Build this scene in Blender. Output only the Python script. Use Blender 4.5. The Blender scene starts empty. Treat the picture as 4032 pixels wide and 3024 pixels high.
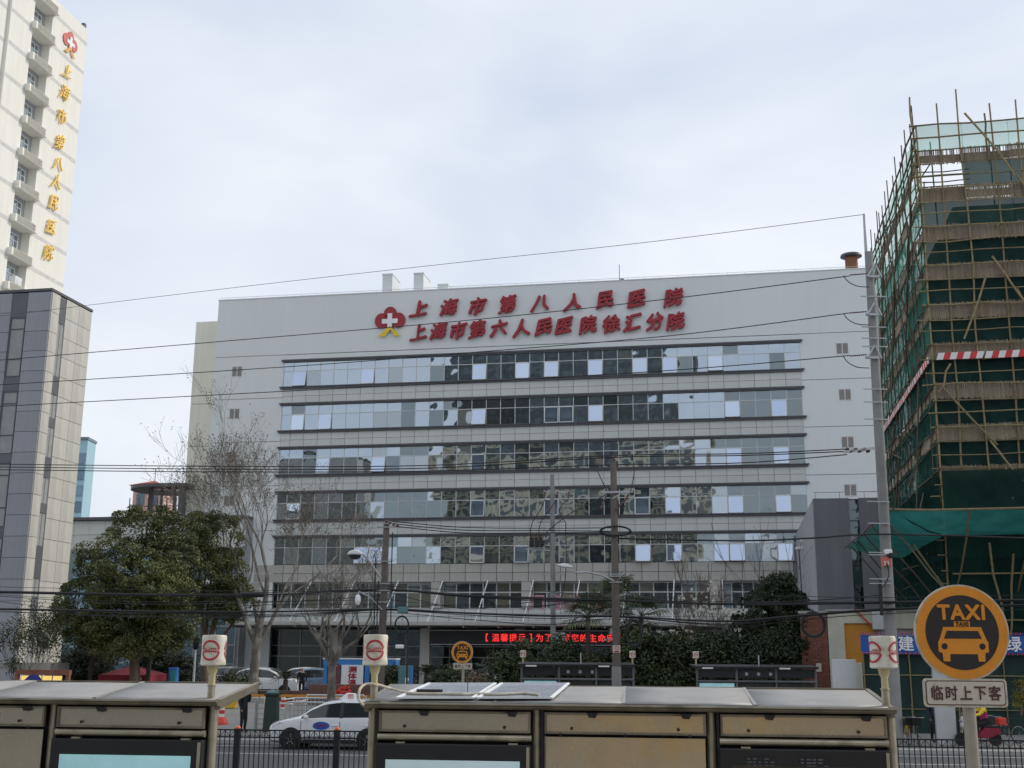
import bpy, math, random
import numpy as np
from mathutils import Vector, Matrix
R_ = math.radians
random.seed(7)
SC = bpy.context.scene
COL = SC.collection

# ------------------------------------------------------------------ camera
CAM_H, FPX, PITCH, ROLL = 3.1, 4649.0, R_(13.055), R_(.428)
cam_d = bpy.data.cameras.new('camera'); cam = bpy.data.objects.new('camera', cam_d); COL.objects.link(cam)
cam_d.sensor_width = 36; cam_d.lens = FPX / 4032 * 36; cam_d.clip_start = .1; cam_d.clip_end = 6000
CM = Matrix.Rotation(math.pi / 2 + PITCH, 3, 'X') @ Matrix.Rotation(ROLL, 3, 'Z')
cam.matrix_world = Matrix.Translation((0, 0, CAM_H)) @ CM.to_4x4()
SC.camera = cam

# ------------------------------------------------------------------ world, sun, exposure
SUN_AZ, SUN_EL = R_(68), R_(36)          # clockwise from the view direction (+Y); sun stands to the right, a little behind the buildings
w = bpy.data.worlds.new('World'); SC.world = w; w.use_nodes = True
nt = w.node_tree; nt.nodes.clear()
def wn(t, **k):
    n = nt.nodes.new(t)
    for a, b in k.items(): setattr(n, a, b)
    return n
out = wn('ShaderNodeOutputWorld'); bg = wn('ShaderNodeBackground'); bg.inputs[1].default_value = .1
sky = wn('ShaderNodeTexSky', sky_type='NISHITA', sun_disc=False)
sky.sun_elevation = SUN_EL; sky.sun_rotation = SUN_AZ; sky.dust_density = 3; sky.air_density = 1.2
tc = wn('ShaderNodeTexCoord'); mp = wn('ShaderNodeMapping'); mp.inputs['Scale'].default_value = (1, 1, 2.4); mp.inputs['Rotation'].default_value = (0, .12, .5)
nz = wn('ShaderNodeTexNoise'); nz.inputs['Scale'].default_value = 1.9; nz.inputs['Detail'].default_value = 5; nz.inputs['Roughness'].default_value = .5; nz.inputs['Distortion'].default_value = .35
rp = wn('ShaderNodeValToRGB')
rp.color_ramp.elements[0].position = .36; rp.color_ramp.elements[0].color = (.575, .635, .755, 1)
rp.color_ramp.elements[1].position = .66; rp.color_ramp.elements[1].color = (.80, .835, .87, 1)
mul = wn('ShaderNodeVectorMath', operation='SCALE'); mul.inputs['Scale'].default_value = 9.6
mx = wn('ShaderNodeMix', data_type='RGBA'); mx.inputs['Factor'].default_value = .90
L = nt.links.new
L(tc.outputs['Generated'], mp.inputs['Vector']); L(mp.outputs[0], nz.inputs['Vector']); L(nz.outputs['Fac'], rp.inputs[0])
L(rp.outputs[0], mul.inputs[0]); L(sky.outputs[0], mx.inputs[6]); L(mul.outputs[0], mx.inputs[7])
L(mx.outputs[2], bg.inputs[0]); L(bg.outputs[0], out.inputs[0])
sd = bpy.data.lights.new('sun', 'SUN'); sd.energy = 1.5; sd.angle = R_(10); sd.color = (1, .93, .82)
so = bpy.data.objects.new('sun', sd); COL.objects.link(so)
sdir = Vector((math.sin(SUN_AZ) * math.cos(SUN_EL), math.cos(SUN_AZ) * math.cos(SUN_EL), math.sin(SUN_EL)))
so.rotation_euler = sdir.to_track_quat('Z', 'Y').to_euler(); so.location = (60, 20, 80)
vs = SC.view_settings; vs.view_transform = 'Standard'; vs.look = 'None'; vs.exposure = .33; vs.gamma = 1; vs.use_curve_mapping = False
SC.cycles.max_bounces = 8; SC.cycles.transparent_max_bounces = 12

# ------------------------------------------------------------------ frames and pixel helpers (u, v in the 4032 x 3024 photograph)
ANG = {'W': 0.0, 'G': R_(10.58), 'R': R_(6.0)}      # W world, G the hospital grid, R the road
def axes(fr):
    a = ANG[fr]; return Vector((math.cos(a), -math.sin(a), 0)), Vector((math.sin(a), math.cos(a), 0))
def ray(u, v): return CM @ Vector(((u - 2016) / FPX, -(v - 1512) / FPX, -1))
def on(u, v, D, fr='W'):                              # point of that ray on the plane at distance D, in frame coordinates
    ex, ey = axes(fr); d = ray(u, v); d = d * (D / d.dot(ey)); return Vector((d.dot(ex), D, d.z + CAM_H))
def gnd(u, v, z=0.0, fr='W'):
    ex, ey = axes(fr); d = ray(u, v); d = d * ((z - CAM_H) / d.z); return Vector((d.dot(ex), d.dot(ey), z))
def K(u, v, D, fr='W'): return on(u * 1.8228, v * 1.8228, D, fr)   # same, in the 2212-wide view
def to_w(p, fr):
    ex, ey = axes(fr); return ex * p[0] + ey * p[1] + Vector((0, 0, p[2]))

# ------------------------------------------------------------------ objects
ORG = {}; FRM = {}
def tag(o, label=None, cat=None, group=None, kind=None):
    if label: o['label'] = label
    if cat: o['category'] = cat
    if group: o['group'] = group
    if kind: o['kind'] = kind
    return o
def thing(name, label, cat, org, fr='W', group=None):
    o = bpy.data.objects.new(name, None); COL.objects.link(o); o.empty_display_size = .2
    o.location = to_w(org, fr); o.rotation_euler = (0, 0, -ANG[fr]); ORG[o] = Vector(org); FRM[o] = fr
    return tag(o, label, cat, group)
def put(name, me, org, parent=None, fr='W', rot=None, scale=None):
    o = bpy.data.objects.new(name, me); COL.objects.link(o); ORG[o] = Vector(org)
    if parent is not None:
        o.parent = parent; o.location = Vector(org) - ORG[parent]; FRM[o] = FRM[parent]
        if rot: o.rotation_euler = rot
    else:
        o.location = to_w(org, fr); FRM[o] = fr
        r = rot or (0, 0, 0); o.rotation_euler = (r[0], r[1], r[2] - ANG[fr])
    if scale is not None: o.scale = scale
    return o
class MB:
    def __init__(s): s.v = []; s.f = []; s.m = []
    def add(s, vs, fs, mi=0):
        b = len(s.v); s.v += [tuple(p) for p in vs]; s.f += [tuple(b + i for i in f) for f in fs]; s.m += [mi] * len(fs); return s
    def box(s, x0, x1, y0, y1, z0, z1, mi=0):
        return s.add([(x0, y0, z0), (x1, y0, z0), (x1, y1, z0), (x0, y1, z0), (x0, y0, z1), (x1, y0, z1), (x1, y1, z1), (x0, y1, z1)],
                     [(0, 3, 2, 1), (4, 5, 6, 7), (0, 1, 5, 4), (1, 2, 6, 5), (2, 3, 7, 6), (3, 0, 4, 7)], mi)
    def bar(s, p, q, w_, h_=None, mi=0):
        p = Vector(p); q = Vector(q); d = (q - p).normalized(); h_ = h_ or w_
        up = Vector((0, 0, 1)) if abs(d.z) < .95 else Vector((0, 1, 0))
        a = d.cross(up).normalized() * (w_ / 2); b = a.cross(d).normalized() * (h_ / 2)
        return s.add([p - a - b, p + a - b, p + a + b, p - a + b, q - a - b, q + a - b, q + a + b, q - a + b],
                     [(0, 3, 2, 1), (4, 5, 6, 7), (0, 1, 5, 4), (1, 2, 6, 5), (2, 3, 7, 6), (3, 0, 4, 7)], mi)
    def tube(s, pts, r, n=6, mi=0, cap=True):
        pts = [Vector(p) for p in pts]; k = len(pts); rr = r if hasattr(r, '__len__') else [r] * k
        vs = []; a = None
        for i, p in enumerate(pts):
            d = (pts[min(i + 1, k - 1)] - pts[max(i - 1, 0)])
            d = d.normalized() if d.length > 1e-9 else Vector((0, 0, 1))
            if a is None:
                up = Vector((0, 0, 1)) if abs(d.z) < .9 else Vector((0, 1, 0)); a = d.cross(up).normalized()
            else:
                a = (a - d * a.dot(d)); a = a.normalized() if a.length > 1e-6 else d.orthogonal().normalized()
            b = d.cross(a)
            for j in range(n):
                t = 2 * math.pi * j / n; vs.append(p + (a * math.cos(t) + b * math.sin(t)) * rr[i])
        fs = [(i * n + j, i * n + (j + 1) % n, (i + 1) * n + (j + 1) % n, (i + 1) * n + j) for i in range(k - 1) for j in range(n)]
        if cap: fs += [tuple(range(n - 1, -1, -1)), tuple(range((k - 1) * n, k * n))]
        return s.add(vs, fs, mi)
    def lathe(s, prof, n=20, c=(0, 0, 0), mi=0, ax='z'):
        vs = []; k = len(prof)
        for r, z in prof:
            for j in range(n):
                t = 2 * math.pi * j / n; x, y = r * math.cos(t), r * math.sin(t)
                q = (x, y, z) if ax == 'z' else ((x, z, y) if ax == 'y' else (z, x, y))
                vs.append((q[0] + c[0], q[1] + c[1], q[2] + c[2]))
        fs = [(i * n + j, i * n + (j + 1) % n, (i + 1) * n + (j + 1) % n, (i + 1) * n + j) for i in range(k - 1) for j in range(n)]
        fs += [tuple(range(n - 1, -1, -1)), tuple(range((k - 1) * n, k * n))]
        return s.add(vs, fs, mi)
    def prism(s, poly, y0, y1, mi=0, ax='y'):          # poly in x,z pushed along y (or x,y pushed along z, or y,z pushed along x)
        n = len(poly)
        f = {'y': lambda a, b, t: (a, t, b), 'z': lambda a, b, t: (a, b, t), 'x': lambda a, b, t: (t, a, b)}[ax]
        vs = [f(a, b, y0) for a, b in poly] + [f(a, b, y1) for a, b in poly]
        fs = [tuple(range(n)), tuple(range(2 * n - 1, n - 1, -1))] + [(i, i + n, (i + 1) % n + n, (i + 1) % n) for i in range(n)]
        return s.add(vs, fs, mi)
    def mesh(s, name, mats, smooth=False, shift=None):
        me = bpy.data.meshes.new(name)
        v = s.v if shift is None else [(p[0] - shift[0], p[1] - shift[1], p[2] - shift[2]) for p in s.v]
        me.from_pydata(v, [], s.f)
        for m in (mats if isinstance(mats, (list, tuple)) else [mats]): me.materials.append(m)
        me.polygons.foreach_set('material_index', s.m)
        if smooth:
            me.polygons.foreach_set('use_smooth', [True] * len(me.polygons))
        me.update(); fix(me)
        if smooth: me.set_sharp_from_angle(angle=R_(38))
        return me
    def build(s, name, mats, parent=None, fr='W', smooth=False, bev=0, base=False):
        a = np.array(s.v); lo, hi = a.min(0), a.max(0); c = (lo + hi) / 2
        if base: c[2] = lo[2]
        o = put(name, s.mesh(name, mats, smooth, c), c, parent, fr)
        if bev:
            m = o.modifiers.new('bevel', 'BEVEL'); m.width = bev; m.segments = 2; m.limit_method = 'ANGLE'
        return o
import bmesh
def fix(me):
    bm = bmesh.new(); bm.from_mesh(me); bmesh.ops.recalc_face_normals(bm, faces=bm.faces); bm.to_mesh(me); bm.free()
def copy_tree(o, parent=None):
    c = o.copy(); COL.objects.link(c); ORG[c] = ORG.get(o, Vector()).copy(); FRM[c] = FRM.get(o, 'W')
    if parent is not None: c.parent = parent
    for ch in list(o.children): copy_tree(ch, c)
    return c

# ------------------------------------------------------------------ materials
MATS = {}
def pm(name, col, rough=.7, metal=0., var=.12, scale=2.0, bump=0., bscale=30., rnd=0., streak=0., dirt=None, spec=None, alpha=1., emit=0., trans=0., ior=None, coat=0., fine=0., bdet=5):
    m = bpy.data.materials.new(name); m.use_nodes = True; t = m.node_tree; N = t.nodes; Lk = t.links.new
    b = N['Principled BSDF']; b.inputs['Roughness'].default_value = rough; b.inputs['Metallic'].default_value = metal
    if spec is not None: b.inputs['Specular IOR Level'].default_value = spec
    if ior: b.inputs['IOR'].default_value = ior
    if coat: b.inputs['Coat Weight'].default_value = coat; b.inputs['Coat Roughness'].default_value = .06
    if alpha < 1: b.inputs['Alpha'].default_value = alpha
    if trans: b.inputs['Transmission Weight'].default_value = trans
    tcn = N.new('ShaderNodeTexCoord'); src = tcn.outputs['Object']
    def noise(sc, det=4, vec=None, ro=.55):
        n = N.new('ShaderNodeTexNoise'); n.inputs['Scale'].default_value = sc; n.inputs['Detail'].default_value = det; n.inputs['Roughness'].default_value = ro
        Lk(vec or src, n.inputs['Vector']); return n.outputs['Fac']
    def mapr(s_, a, b_, c, d):
        n = N.new('ShaderNodeMapRange'); Lk(s_, n.inputs[0])
        for i, x in enumerate((a, b_, c, d)): n.inputs[i + 1].default_value = x
        return n.outputs[0]
    def mulc(c_, f):
        n = N.new('ShaderNodeVectorMath'); n.operation = 'SCALE'; Lk(c_, n.inputs[0]); Lk(f, n.inputs['Scale']); return n.outputs[0]
    rgb = N.new('ShaderNodeRGB'); rgb.outputs[0].default_value = (*col, 1); c = rgb.outputs[0]
    if var: c = mulc(c, mapr(noise(scale), .25, .75, 1 - var, 1 + var))
    if fine: c = mulc(c, mapr(noise(scale * 25, 2), .25, .75, 1 - fine, 1 + fine))
    if streak:
        mpn = N.new('ShaderNodeMapping'); mpn.inputs['Scale'].default_value = (1.6, 1.6, .12); Lk(src, mpn.inputs[0])
        c = mulc(c, mapr(noise(1.2, 6, mpn.outputs[0]), .35, .7, 1 + streak * .3, 1 - streak))
    if rnd:
        oi = N.new('ShaderNodeObjectInfo'); c = mulc(c, mapr(oi.outputs['Random'], 0, 1, 1 - rnd, 1 + rnd))
    if dirt:
        mixn = N.new('ShaderNodeMix'); mixn.data_type = 'RGBA'; Lk(mapr(noise(dirt[1], 6), .48, .72, 0, dirt[2]), mixn.inputs['Factor'])
        Lk(c, mixn.inputs[6]); mixn.inputs[7].default_value = (*dirt[0], 1); c = mixn.outputs[2]
    Lk(c, b.inputs['Base Color'])
    if var: Lk(mapr(noise(scale * 3), .2, .8, max(0, rough - .08), min(1, rough + .08)), b.inputs['Roughness'])
    if emit: Lk(c, b.inputs['Emission Color']); b.inputs['Emission Strength'].default_value = emit
    if bump:
        bn = N.new('ShaderNodeBump'); bn.inputs['Strength'].default_value = 1; bn.inputs['Distance'].default_value = bump
        Lk(noise(bscale, bdet), bn.inputs['Height']); Lk(bn.outputs[0], b.inputs['Normal'])
    MATS[name] = m; return m
M = MATS
# walls and cladding
pm('white_render', (.745, .778, .778), .8, var=.03, scale=.12, streak=.02)
pm('cream_render', (.80, .79, .70), .8, var=.04, scale=.2, streak=.07)
pm('groove', (.34, .35, .35), .9)
pm('tile_white', (.62, .64, .62), .45, var=.05, scale=.6, rnd=.045, streak=.06)
pm('stone', (.47, .455, .42), .7, var=.07, scale=.8, rnd=.05, streak=.1, fine=.06)
pm('dark_frame', (.095, .095, .105), .5, var=.1)
pm('alu', (.58, .60, .60), .4, metal=.3, var=.08)
pm('white_frame', (.75, .76, .77), .45, var=.06)
pm('concrete', (.36, .35, .33), .85, var=.16, scale=1.5, bump=.004, bscale=25, streak=.18, fine=.1)
pm('concrete_pole', (.29, .285, .275), .85, var=.12, scale=2, streak=.2, fine=.12)
pm('wood_pole', (.17, .145, .125), .85, var=.2, scale=4, streak=.3, fine=.15)
pm('grey_panel', (.33, .335, .365), .55, var=.05, scale=.7, rnd=.05, streak=.12)
pm('warm_panel', (.60, .585, .53), .6, var=.05, scale=.5, rnd=.04, streak=.16, dirt=((.36, .35, .33), .35, .5))
pm('dark_panel', (.13, .135, .15), .5, var=.1, rnd=.15)
pm('tower_white', (.86, .84, .77), .8, var=.03, scale=.2, streak=.06)
pm('tower_band', (.63, .62, .60), .8)
pm('wing_grey', (.26, .265, .29), .75, var=.06, scale=.4, streak=.15)
pm('wing_light', (.42, .44, .47), .75, var=.06, scale=.4, streak=.12)
pm('brick_red', (.22, .085, .06), .85, var=.2, scale=3, rnd=.14, fine=.12)
pm('mortar', (.25, .2, .17), .9)
pm('cream_wall', (.66, .64, .52), .8, var=.06, streak=.15, dirt=((.4, .38, .3), .8, .5))
pm('orange_panel', (.60, .25, .03), .6, var=.08)
pm('mauve_panel', (.40, .34, .33), .8)
pm('granite_brown', (.16, .085, .07), .35, var=.2, scale=6, fine=.2, rnd=.06)
pm('asphalt', (.065, .067, .072), .85, var=.2, scale=.35, fine=.25, bump=.004, bscale=120, dirt=((.1, .1, .1), .2, .5))
pm('paving', (.25, .24, .225), .85, var=.12, scale=.7, fine=.15, dirt=((.15, .14, .13), .5, .5))
pm('kerb', (.42, .41, .39), .85, var=.12, fine=.1)
pm('ground', (.16, .16, .155), .95, var=.2, scale=.05)
pm('marking', (.68, .68, .66), .7, var=.1, scale=3, dirt=((.25, .25, .25), 5, .6))
pm('lawn', (.05, .075, .03), .95, var=.3, scale=1)
pm('roofing', (.3, .3, .3), .9)
# metal
pm('steel', (.60, .54, .43), .27, metal=.85, var=.10, scale=1.3, fine=.015, dirt=((.28, .23, .16), 1.3, .45), bump=.011, bscale=1.5, bdet=.5)
pm('steel_frame', (.26, .23, .17), .42, metal=.5, var=.15, scale=2, dirt=((.08, .07, .05), 3, .7))
pm('steel_tube', (.50, .45, .34), .34, metal=.6, var=.14, scale=3, dirt=((.16, .14, .1), 4, .5))
pm('roof_sheet', (.335, .33, .32), .55, metal=.1, var=.07, scale=1.2, dirt=((.25, .23, .2), 1.8, .6), streak=.05)
pm('solar', (.36, .385, .43), .25, var=.05, scale=2, coat=.4)
pm('galv', (.42, .43, .44), .45, metal=.6, var=.15, scale=4)
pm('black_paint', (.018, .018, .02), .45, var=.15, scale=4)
pm('black_rubber', (.012, .012, .013), .6, var=0)
pm('cable_black', (.016, .016, .018), .55, var=0)
pm('wire_grey', (.10, .10, .11), .6, var=0)
pm('rust', (.23, .10, .055), .85, var=.3, scale=5)
pm('orange_cap', (.80, .15, .06), .5, var=.1)
pm('insulator', (.13, .06, .05), .25, var=0)
pm('teal_screen', (.30, .52, .56), .25, var=.25, scale=.9, emit=.35)
pm('pale_screen', (.42, .54, .56), .25, var=.2, scale=.9, emit=.3)
pm('dark_screen', (.035, .038, .036), .18, var=.3, scale=2)
pm('drum', (.78, .75, .65), .4, var=.06, scale=4, streak=.10, dirt=((.40, .34, .2), 11, .75))
pm('drum_old', (.78, .735, .60), .45, var=.06, scale=4, streak=.1, dirt=((.36, .30, .2), 11, .8))
pm('red_print', (.52, .035, .045), .5, var=.12, scale=30)
pm('neck_yellow', (.60, .52, .28), .5, var=.15, scale=8)
pm('sign_orange', (.76, .28, .02), .55, var=.10, scale=6, streak=.10, fine=.05)
pm('sign_black', (.022, .016, .014), .5, var=.1, scale=8)
pm('sign_white', (.64, .575, .475), .55, var=.07, scale=6, streak=.08, dirt=((.42, .35, .26), 10, .45))
pm('sign_rim', (.60, .54, .43), .55, var=.14, scale=9, dirt=((.3, .25, .18), 14, .7))
pm('sign_brown', (.10, .035, .03), .5, var=.05)
pm('sign_post', (.40, .36, .29), .55, metal=.2, var=.15, scale=6, streak=.2)
pm('letter_red', (.36, .026, .042), .5, var=.08, scale=1)
pm('letter_gold', (.92, .64, .16), .35, metal=.35, var=.08)
pm('tower_red', (.62, .16, .13), .6, var=.08)
pm('tower_orange', (.72, .42, .12), .6)
pm('emblem_yellow', (.82, .60, .04), .5)
pm('pure_white', (.85, .86, .87), .5, var=.03)
pm('letter_pink', (.55, .27, .32), .5)
pm('led_red', (1, .04, .04), .5, var=0, emit=.75)
pm('led_board', (.014, .014, .017), .45, var=.1)
pm('white_lamp', (.85, .85, .84), .35, var=.05)
# scaffold
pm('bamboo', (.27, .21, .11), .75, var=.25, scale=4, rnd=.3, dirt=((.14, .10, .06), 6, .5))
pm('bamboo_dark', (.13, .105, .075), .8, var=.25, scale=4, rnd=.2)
pm('straw', (.33, .265, .195), .95, var=.28, scale=1.1, streak=.35, fine=.3, bump=.03, bscale=14)
pm('mesh_white_red', (.62, .05, .05), .6)
# cars
pm('car_white', (.80, .81, .81), .28, var=.02, coat=.6)
pm('car_blue', (.22, .30, .42), .28, metal=.3, var=.03, coat=.6)
pm('car_dark', (.035, .04, .05), .28, var=.03, coat=.6)
pm('car_grey', (.38, .39, .40), .28, metal=.3, var=.03, coat=.6)
pm('car_glass', (.018, .024, .024), .06, var=0, spec=.8)
pm('tyre', (.014, .014, .014), .85, var=.1)
pm('rim', (.36, .35, .34), .38, metal=.6, var=.25, scale=12, dirt=((.05, .05, .05), 12, .7))
pm('head_light', (.35, .37, .38), .1, var=.2, scale=20, metal=.4)
pm('tail_red', (.4, .01, .01), .2)
pm('oval_blue', (.03, .13, .50), .4, var=.1, scale=8)
pm('barrier_white', (.80, .79, .76), .5, var=.06)
pm('barrier_red', (.62, .05, .03), .5, var=.06)
pm('tent_blue', (.05, .24, .62), .55, var=.05)
pm('tent_red', (.25, .02, .04), .8, var=.12)
pm('green_box', (.028, .052, .042), .55, var=.2, scale=3, streak=.2)
pm('teal_sign', (.10, .22, .23), .5, var=.1)
pm('banner_blue', (.025, .10, .40), .6, var=.06)
pm('yellow_paint', (.72, .42, .02), .55, var=.08)
pm('lit_yellow', (.85, .60, .16), .4, var=.25, scale=4, emit=.55)
pm('deep_blue', (.03, .04, .25), .5)
pm('cyan_wall', (.36, .56, .64), .7, var=.04)
pm('pink_wall', (.62, .42, .35), .8, var=.05)
pm('roof_red', (.40, .10, .07), .8, var=.12)
pm('far_glass', (.16, .24, .32), .1, var=.15, rnd=.4, metal=.3)
# people
pm('skin', (.50, .31, .22), .6, var=.05)
pm('cloth_black', (.012, .013, .017), .85, var=.15)
pm('cloth_navy', (.03, .035, .06), .85, var=.15)
pm('cloth_white', (.62, .64, .66), .85, var=.1)
pm('cloth_yellow', (.80, .58, .03), .85, var=.1, scale=6)
pm('cloth_magenta', (.42, .035, .14), .85, var=.1, scale=6)
pm('hair', (.012, .011, .011), .6, var=.1)
# plants
pm('bark_plane', (.155, .138, .115), .85, var=.4, scale=5, dirt=((.42, .40, .35), 2.2, .8))
pm('bark_dark', (.075, .06, .05), .9, var=.25, scale=6)
pm('bark_brown', (.15, .11, .085), .9, var=.25, scale=6)
pm('dry_leaf', (.17, .12, .085), .9, var=.3, scale=6)
pm('petal', (.80, .77, .68), .7, var=.1)
def leafmat(name, c1, c2, sc=.55):
    m = bpy.data.materials.new(name); m.use_nodes = True; t = m.node_tree; N = t.nodes; Lk = t.links.new; b = N['Principled BSDF']
    tcn = N.new('ShaderNodeTexCoord'); n1 = N.new('ShaderNodeTexNoise'); n1.inputs['Scale'].default_value = sc; n1.inputs['Detail'].default_value = 3
    n2 = N.new('ShaderNodeTexNoise'); n2.inputs['Scale'].default_value = 9; n2.inputs['Detail'].default_value = 1
    Lk(tcn.outputs['Object'], n1.inputs[0]); Lk(tcn.outputs['Object'], n2.inputs[0])
    ad = N.new('ShaderNodeMath'); ad.operation = 'ADD'; Lk(n1.outputs[0], ad.inputs[0]); Lk(n2.outputs[0], ad.inputs[1])
    mr = N.new('ShaderNodeMapRange'); Lk(ad.outputs[0], mr.inputs[0]); mr.inputs[1].default_value = .75; mr.inputs[2].default_value = 1.25
    mi = N.new('ShaderNodeMix'); mi.data_type = 'RGBA'; Lk(mr.outputs[0], mi.inputs['Factor']); mi.inputs[6].default_value = (*c1, 1); mi.inputs[7].default_value = (*c2, 1)
    Lk(mi.outputs[2], b.inputs['Base Color']); b.inputs['Roughness'].default_value = .55; b.inputs['Specular IOR Level'].default_value = .35
    M[name] = m
leafmat('leaf_camphor', (.018, .034, .009), (.155, .160, .042))
leafmat('leaf_dark', (.010, .020, .009), (.040, .055, .022))
leafmat('leaf_hedge', (.013, .026, .010), (.080, .100, .032), 1.1)
leafmat('leaf_palm', (.03, .05, .018), (.10, .12, .045))
leafmat('leaf_yellow', (.10, .10, .01), (.30, .24, .03))
# window glass: strongly reflecting sheet with uneven surface, each pane with its own tilt of tint
def glassmat(name, tint, dif, wob=.010, sc=1.3, refl=.62, rnd=.35):
    m = bpy.data.materials.new(name); m.use_nodes = True; t = m.node_tree; N = t.nodes; Lk = t.links.new
    for n in list(N): N.remove(n)
    o = N.new('ShaderNodeOutputMaterial'); mixs = N.new('ShaderNodeMixShader'); gl = N.new('ShaderNodeBsdfGlossy'); df = N.new('ShaderNodeBsdfDiffuse')
    gl.inputs['Roughness'].default_value = .02; gl.inputs['Color'].default_value = (*tint, 1)
    g = N.new('ShaderNodeNewGeometry'); oi = N.new('ShaderNodeObjectInfo')
    cmb = N.new('ShaderNodeVectorMath'); cmb.operation = 'ADD'; Lk(g.outputs['Position'], cmb.inputs[0])
    sc3 = N.new('ShaderNodeMath'); sc3.operation = 'MULTIPLY'; sc3.inputs[1].default_value = 37; Lk(oi.outputs['Random'], sc3.inputs[0]); Lk(sc3.outputs[0], cmb.inputs[1])
    nn = N.new('ShaderNodeTexNoise'); nn.inputs['Scale'].default_value = sc; nn.inputs['Detail'].default_value = 1; nn.inputs['Distortion'].default_value = .8; Lk(cmb.outputs[0], nn.inputs['Vector'])
    bp = N.new('ShaderNodeBump'); bp.inputs['Strength'].default_value = 1; bp.inputs['Distance'].default_value = wob; Lk(nn.outputs[0], bp.inputs['Height']); Lk(bp.outputs[0], gl.inputs['Normal'])
    rm = N.new('ShaderNodeMapRange'); Lk(oi.outputs['Random'], rm.inputs[0]); rm.inputs[3].default_value = 1 - rnd; rm.inputs[4].default_value = 1 + rnd
    vm = N.new('ShaderNodeVectorMath'); vm.operation = 'SCALE'; vm.inputs[0].default_value = dif; Lk(rm.outputs[0], vm.inputs['Scale']); Lk(vm.outputs[0], df.inputs['Color'])
    mixs.inputs[0].default_value = refl; Lk(df.outputs[0], mixs.inputs[1]); Lk(gl.outputs[0], mixs.inputs[2]); Lk(mixs.outputs[0], o.inputs[0]); M[name] = m
glassmat('glass_ribbon', (.60, .69, .78), (.05, .062, .068), wob=.0012, sc=1.1, refl=.64)
glassmat('glass_room', (.52, .60, .64), (.035, .045, .046), wob=.0015, sc=1.1, refl=.34, rnd=.6)
glassmat('glass_blind', (.58, .66, .72), (.22, .225, .20), wob=.0012, sc=1.1, refl=.46, rnd=.4)
glassmat('glass_sash', (.66, .76, .92), (.12, .14, .17), wob=.002, sc=.6, refl=.72)
glassmat('glass_dark', (.5, .58, .62), (.034, .043, .044), wob=.003, sc=1.0, refl=.20, rnd=.6)
glassmat('glass_curtain', (.5, .58, .6), (.17, .165, .12), wob=.004, sc=1.0, refl=.17, rnd=.5)
glassmat('glass_plain', (.65, .75, .82), (.05, .065, .075), wob=.003, sc=.5, refl=.5)
glassmat('glass_blue', (.50, .64, .74), (.035, .075, .10), wob=.004, sc=.7, refl=.30)
# safety net: open weave, so light passes
def netmat(name, col, op, sc=.8):
    m = bpy.data.materials.new(name); m.use_nodes = True; t = m.node_tree; N = t.nodes; Lk = t.links.new
    for n in list(N): N.remove(n)
    o = N.new('ShaderNodeOutputMaterial'); a = N.new('ShaderNodeMixShader'); tr = N.new('ShaderNodeBsdfTransparent'); b2 = N.new('ShaderNodeMixShader')
    df = N.new('ShaderNodeBsdfDiffuse'); tl = N.new('ShaderNodeBsdfTranslucent')
    tcn = N.new('ShaderNodeTexCoord'); nn = N.new('ShaderNodeTexNoise'); nn.inputs['Scale'].default_value = sc; nn.inputs['Detail'].default_value = 4; Lk(tcn.outputs['Object'], nn.inputs[0])
    mr = N.new('ShaderNodeMapRange'); Lk(nn.outputs[0], mr.inputs[0]); mr.inputs[1].default_value = .3; mr.inputs[2].default_value = .7; mr.inputs[3].default_value = .72; mr.inputs[4].default_value = 1.25
    vm = N.new('ShaderNodeVectorMath'); vm.operation = 'SCALE'; vm.inputs[0].default_value = col; Lk(mr.outputs[0], vm.inputs['Scale'])
    Lk(vm.outputs[0], df.inputs[0]); Lk(vm.outputs[0], tl.inputs[0]); b2.inputs[0].default_value = .45; Lk(df.outputs[0], b2.inputs[1]); Lk(tl.outputs[0], b2.inputs[2])
    a.inputs[0].default_value = op; Lk(tr.outputs[0], a.inputs[1]); Lk(b2.outputs[0], a.inputs[2]); Lk(a.outputs[0], o.inputs[0]); M[name] = m
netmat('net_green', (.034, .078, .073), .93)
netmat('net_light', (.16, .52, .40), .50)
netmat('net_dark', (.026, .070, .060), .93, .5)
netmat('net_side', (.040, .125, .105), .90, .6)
netmat('net_mid', (.085, .30, .235), .72, .7)

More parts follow.
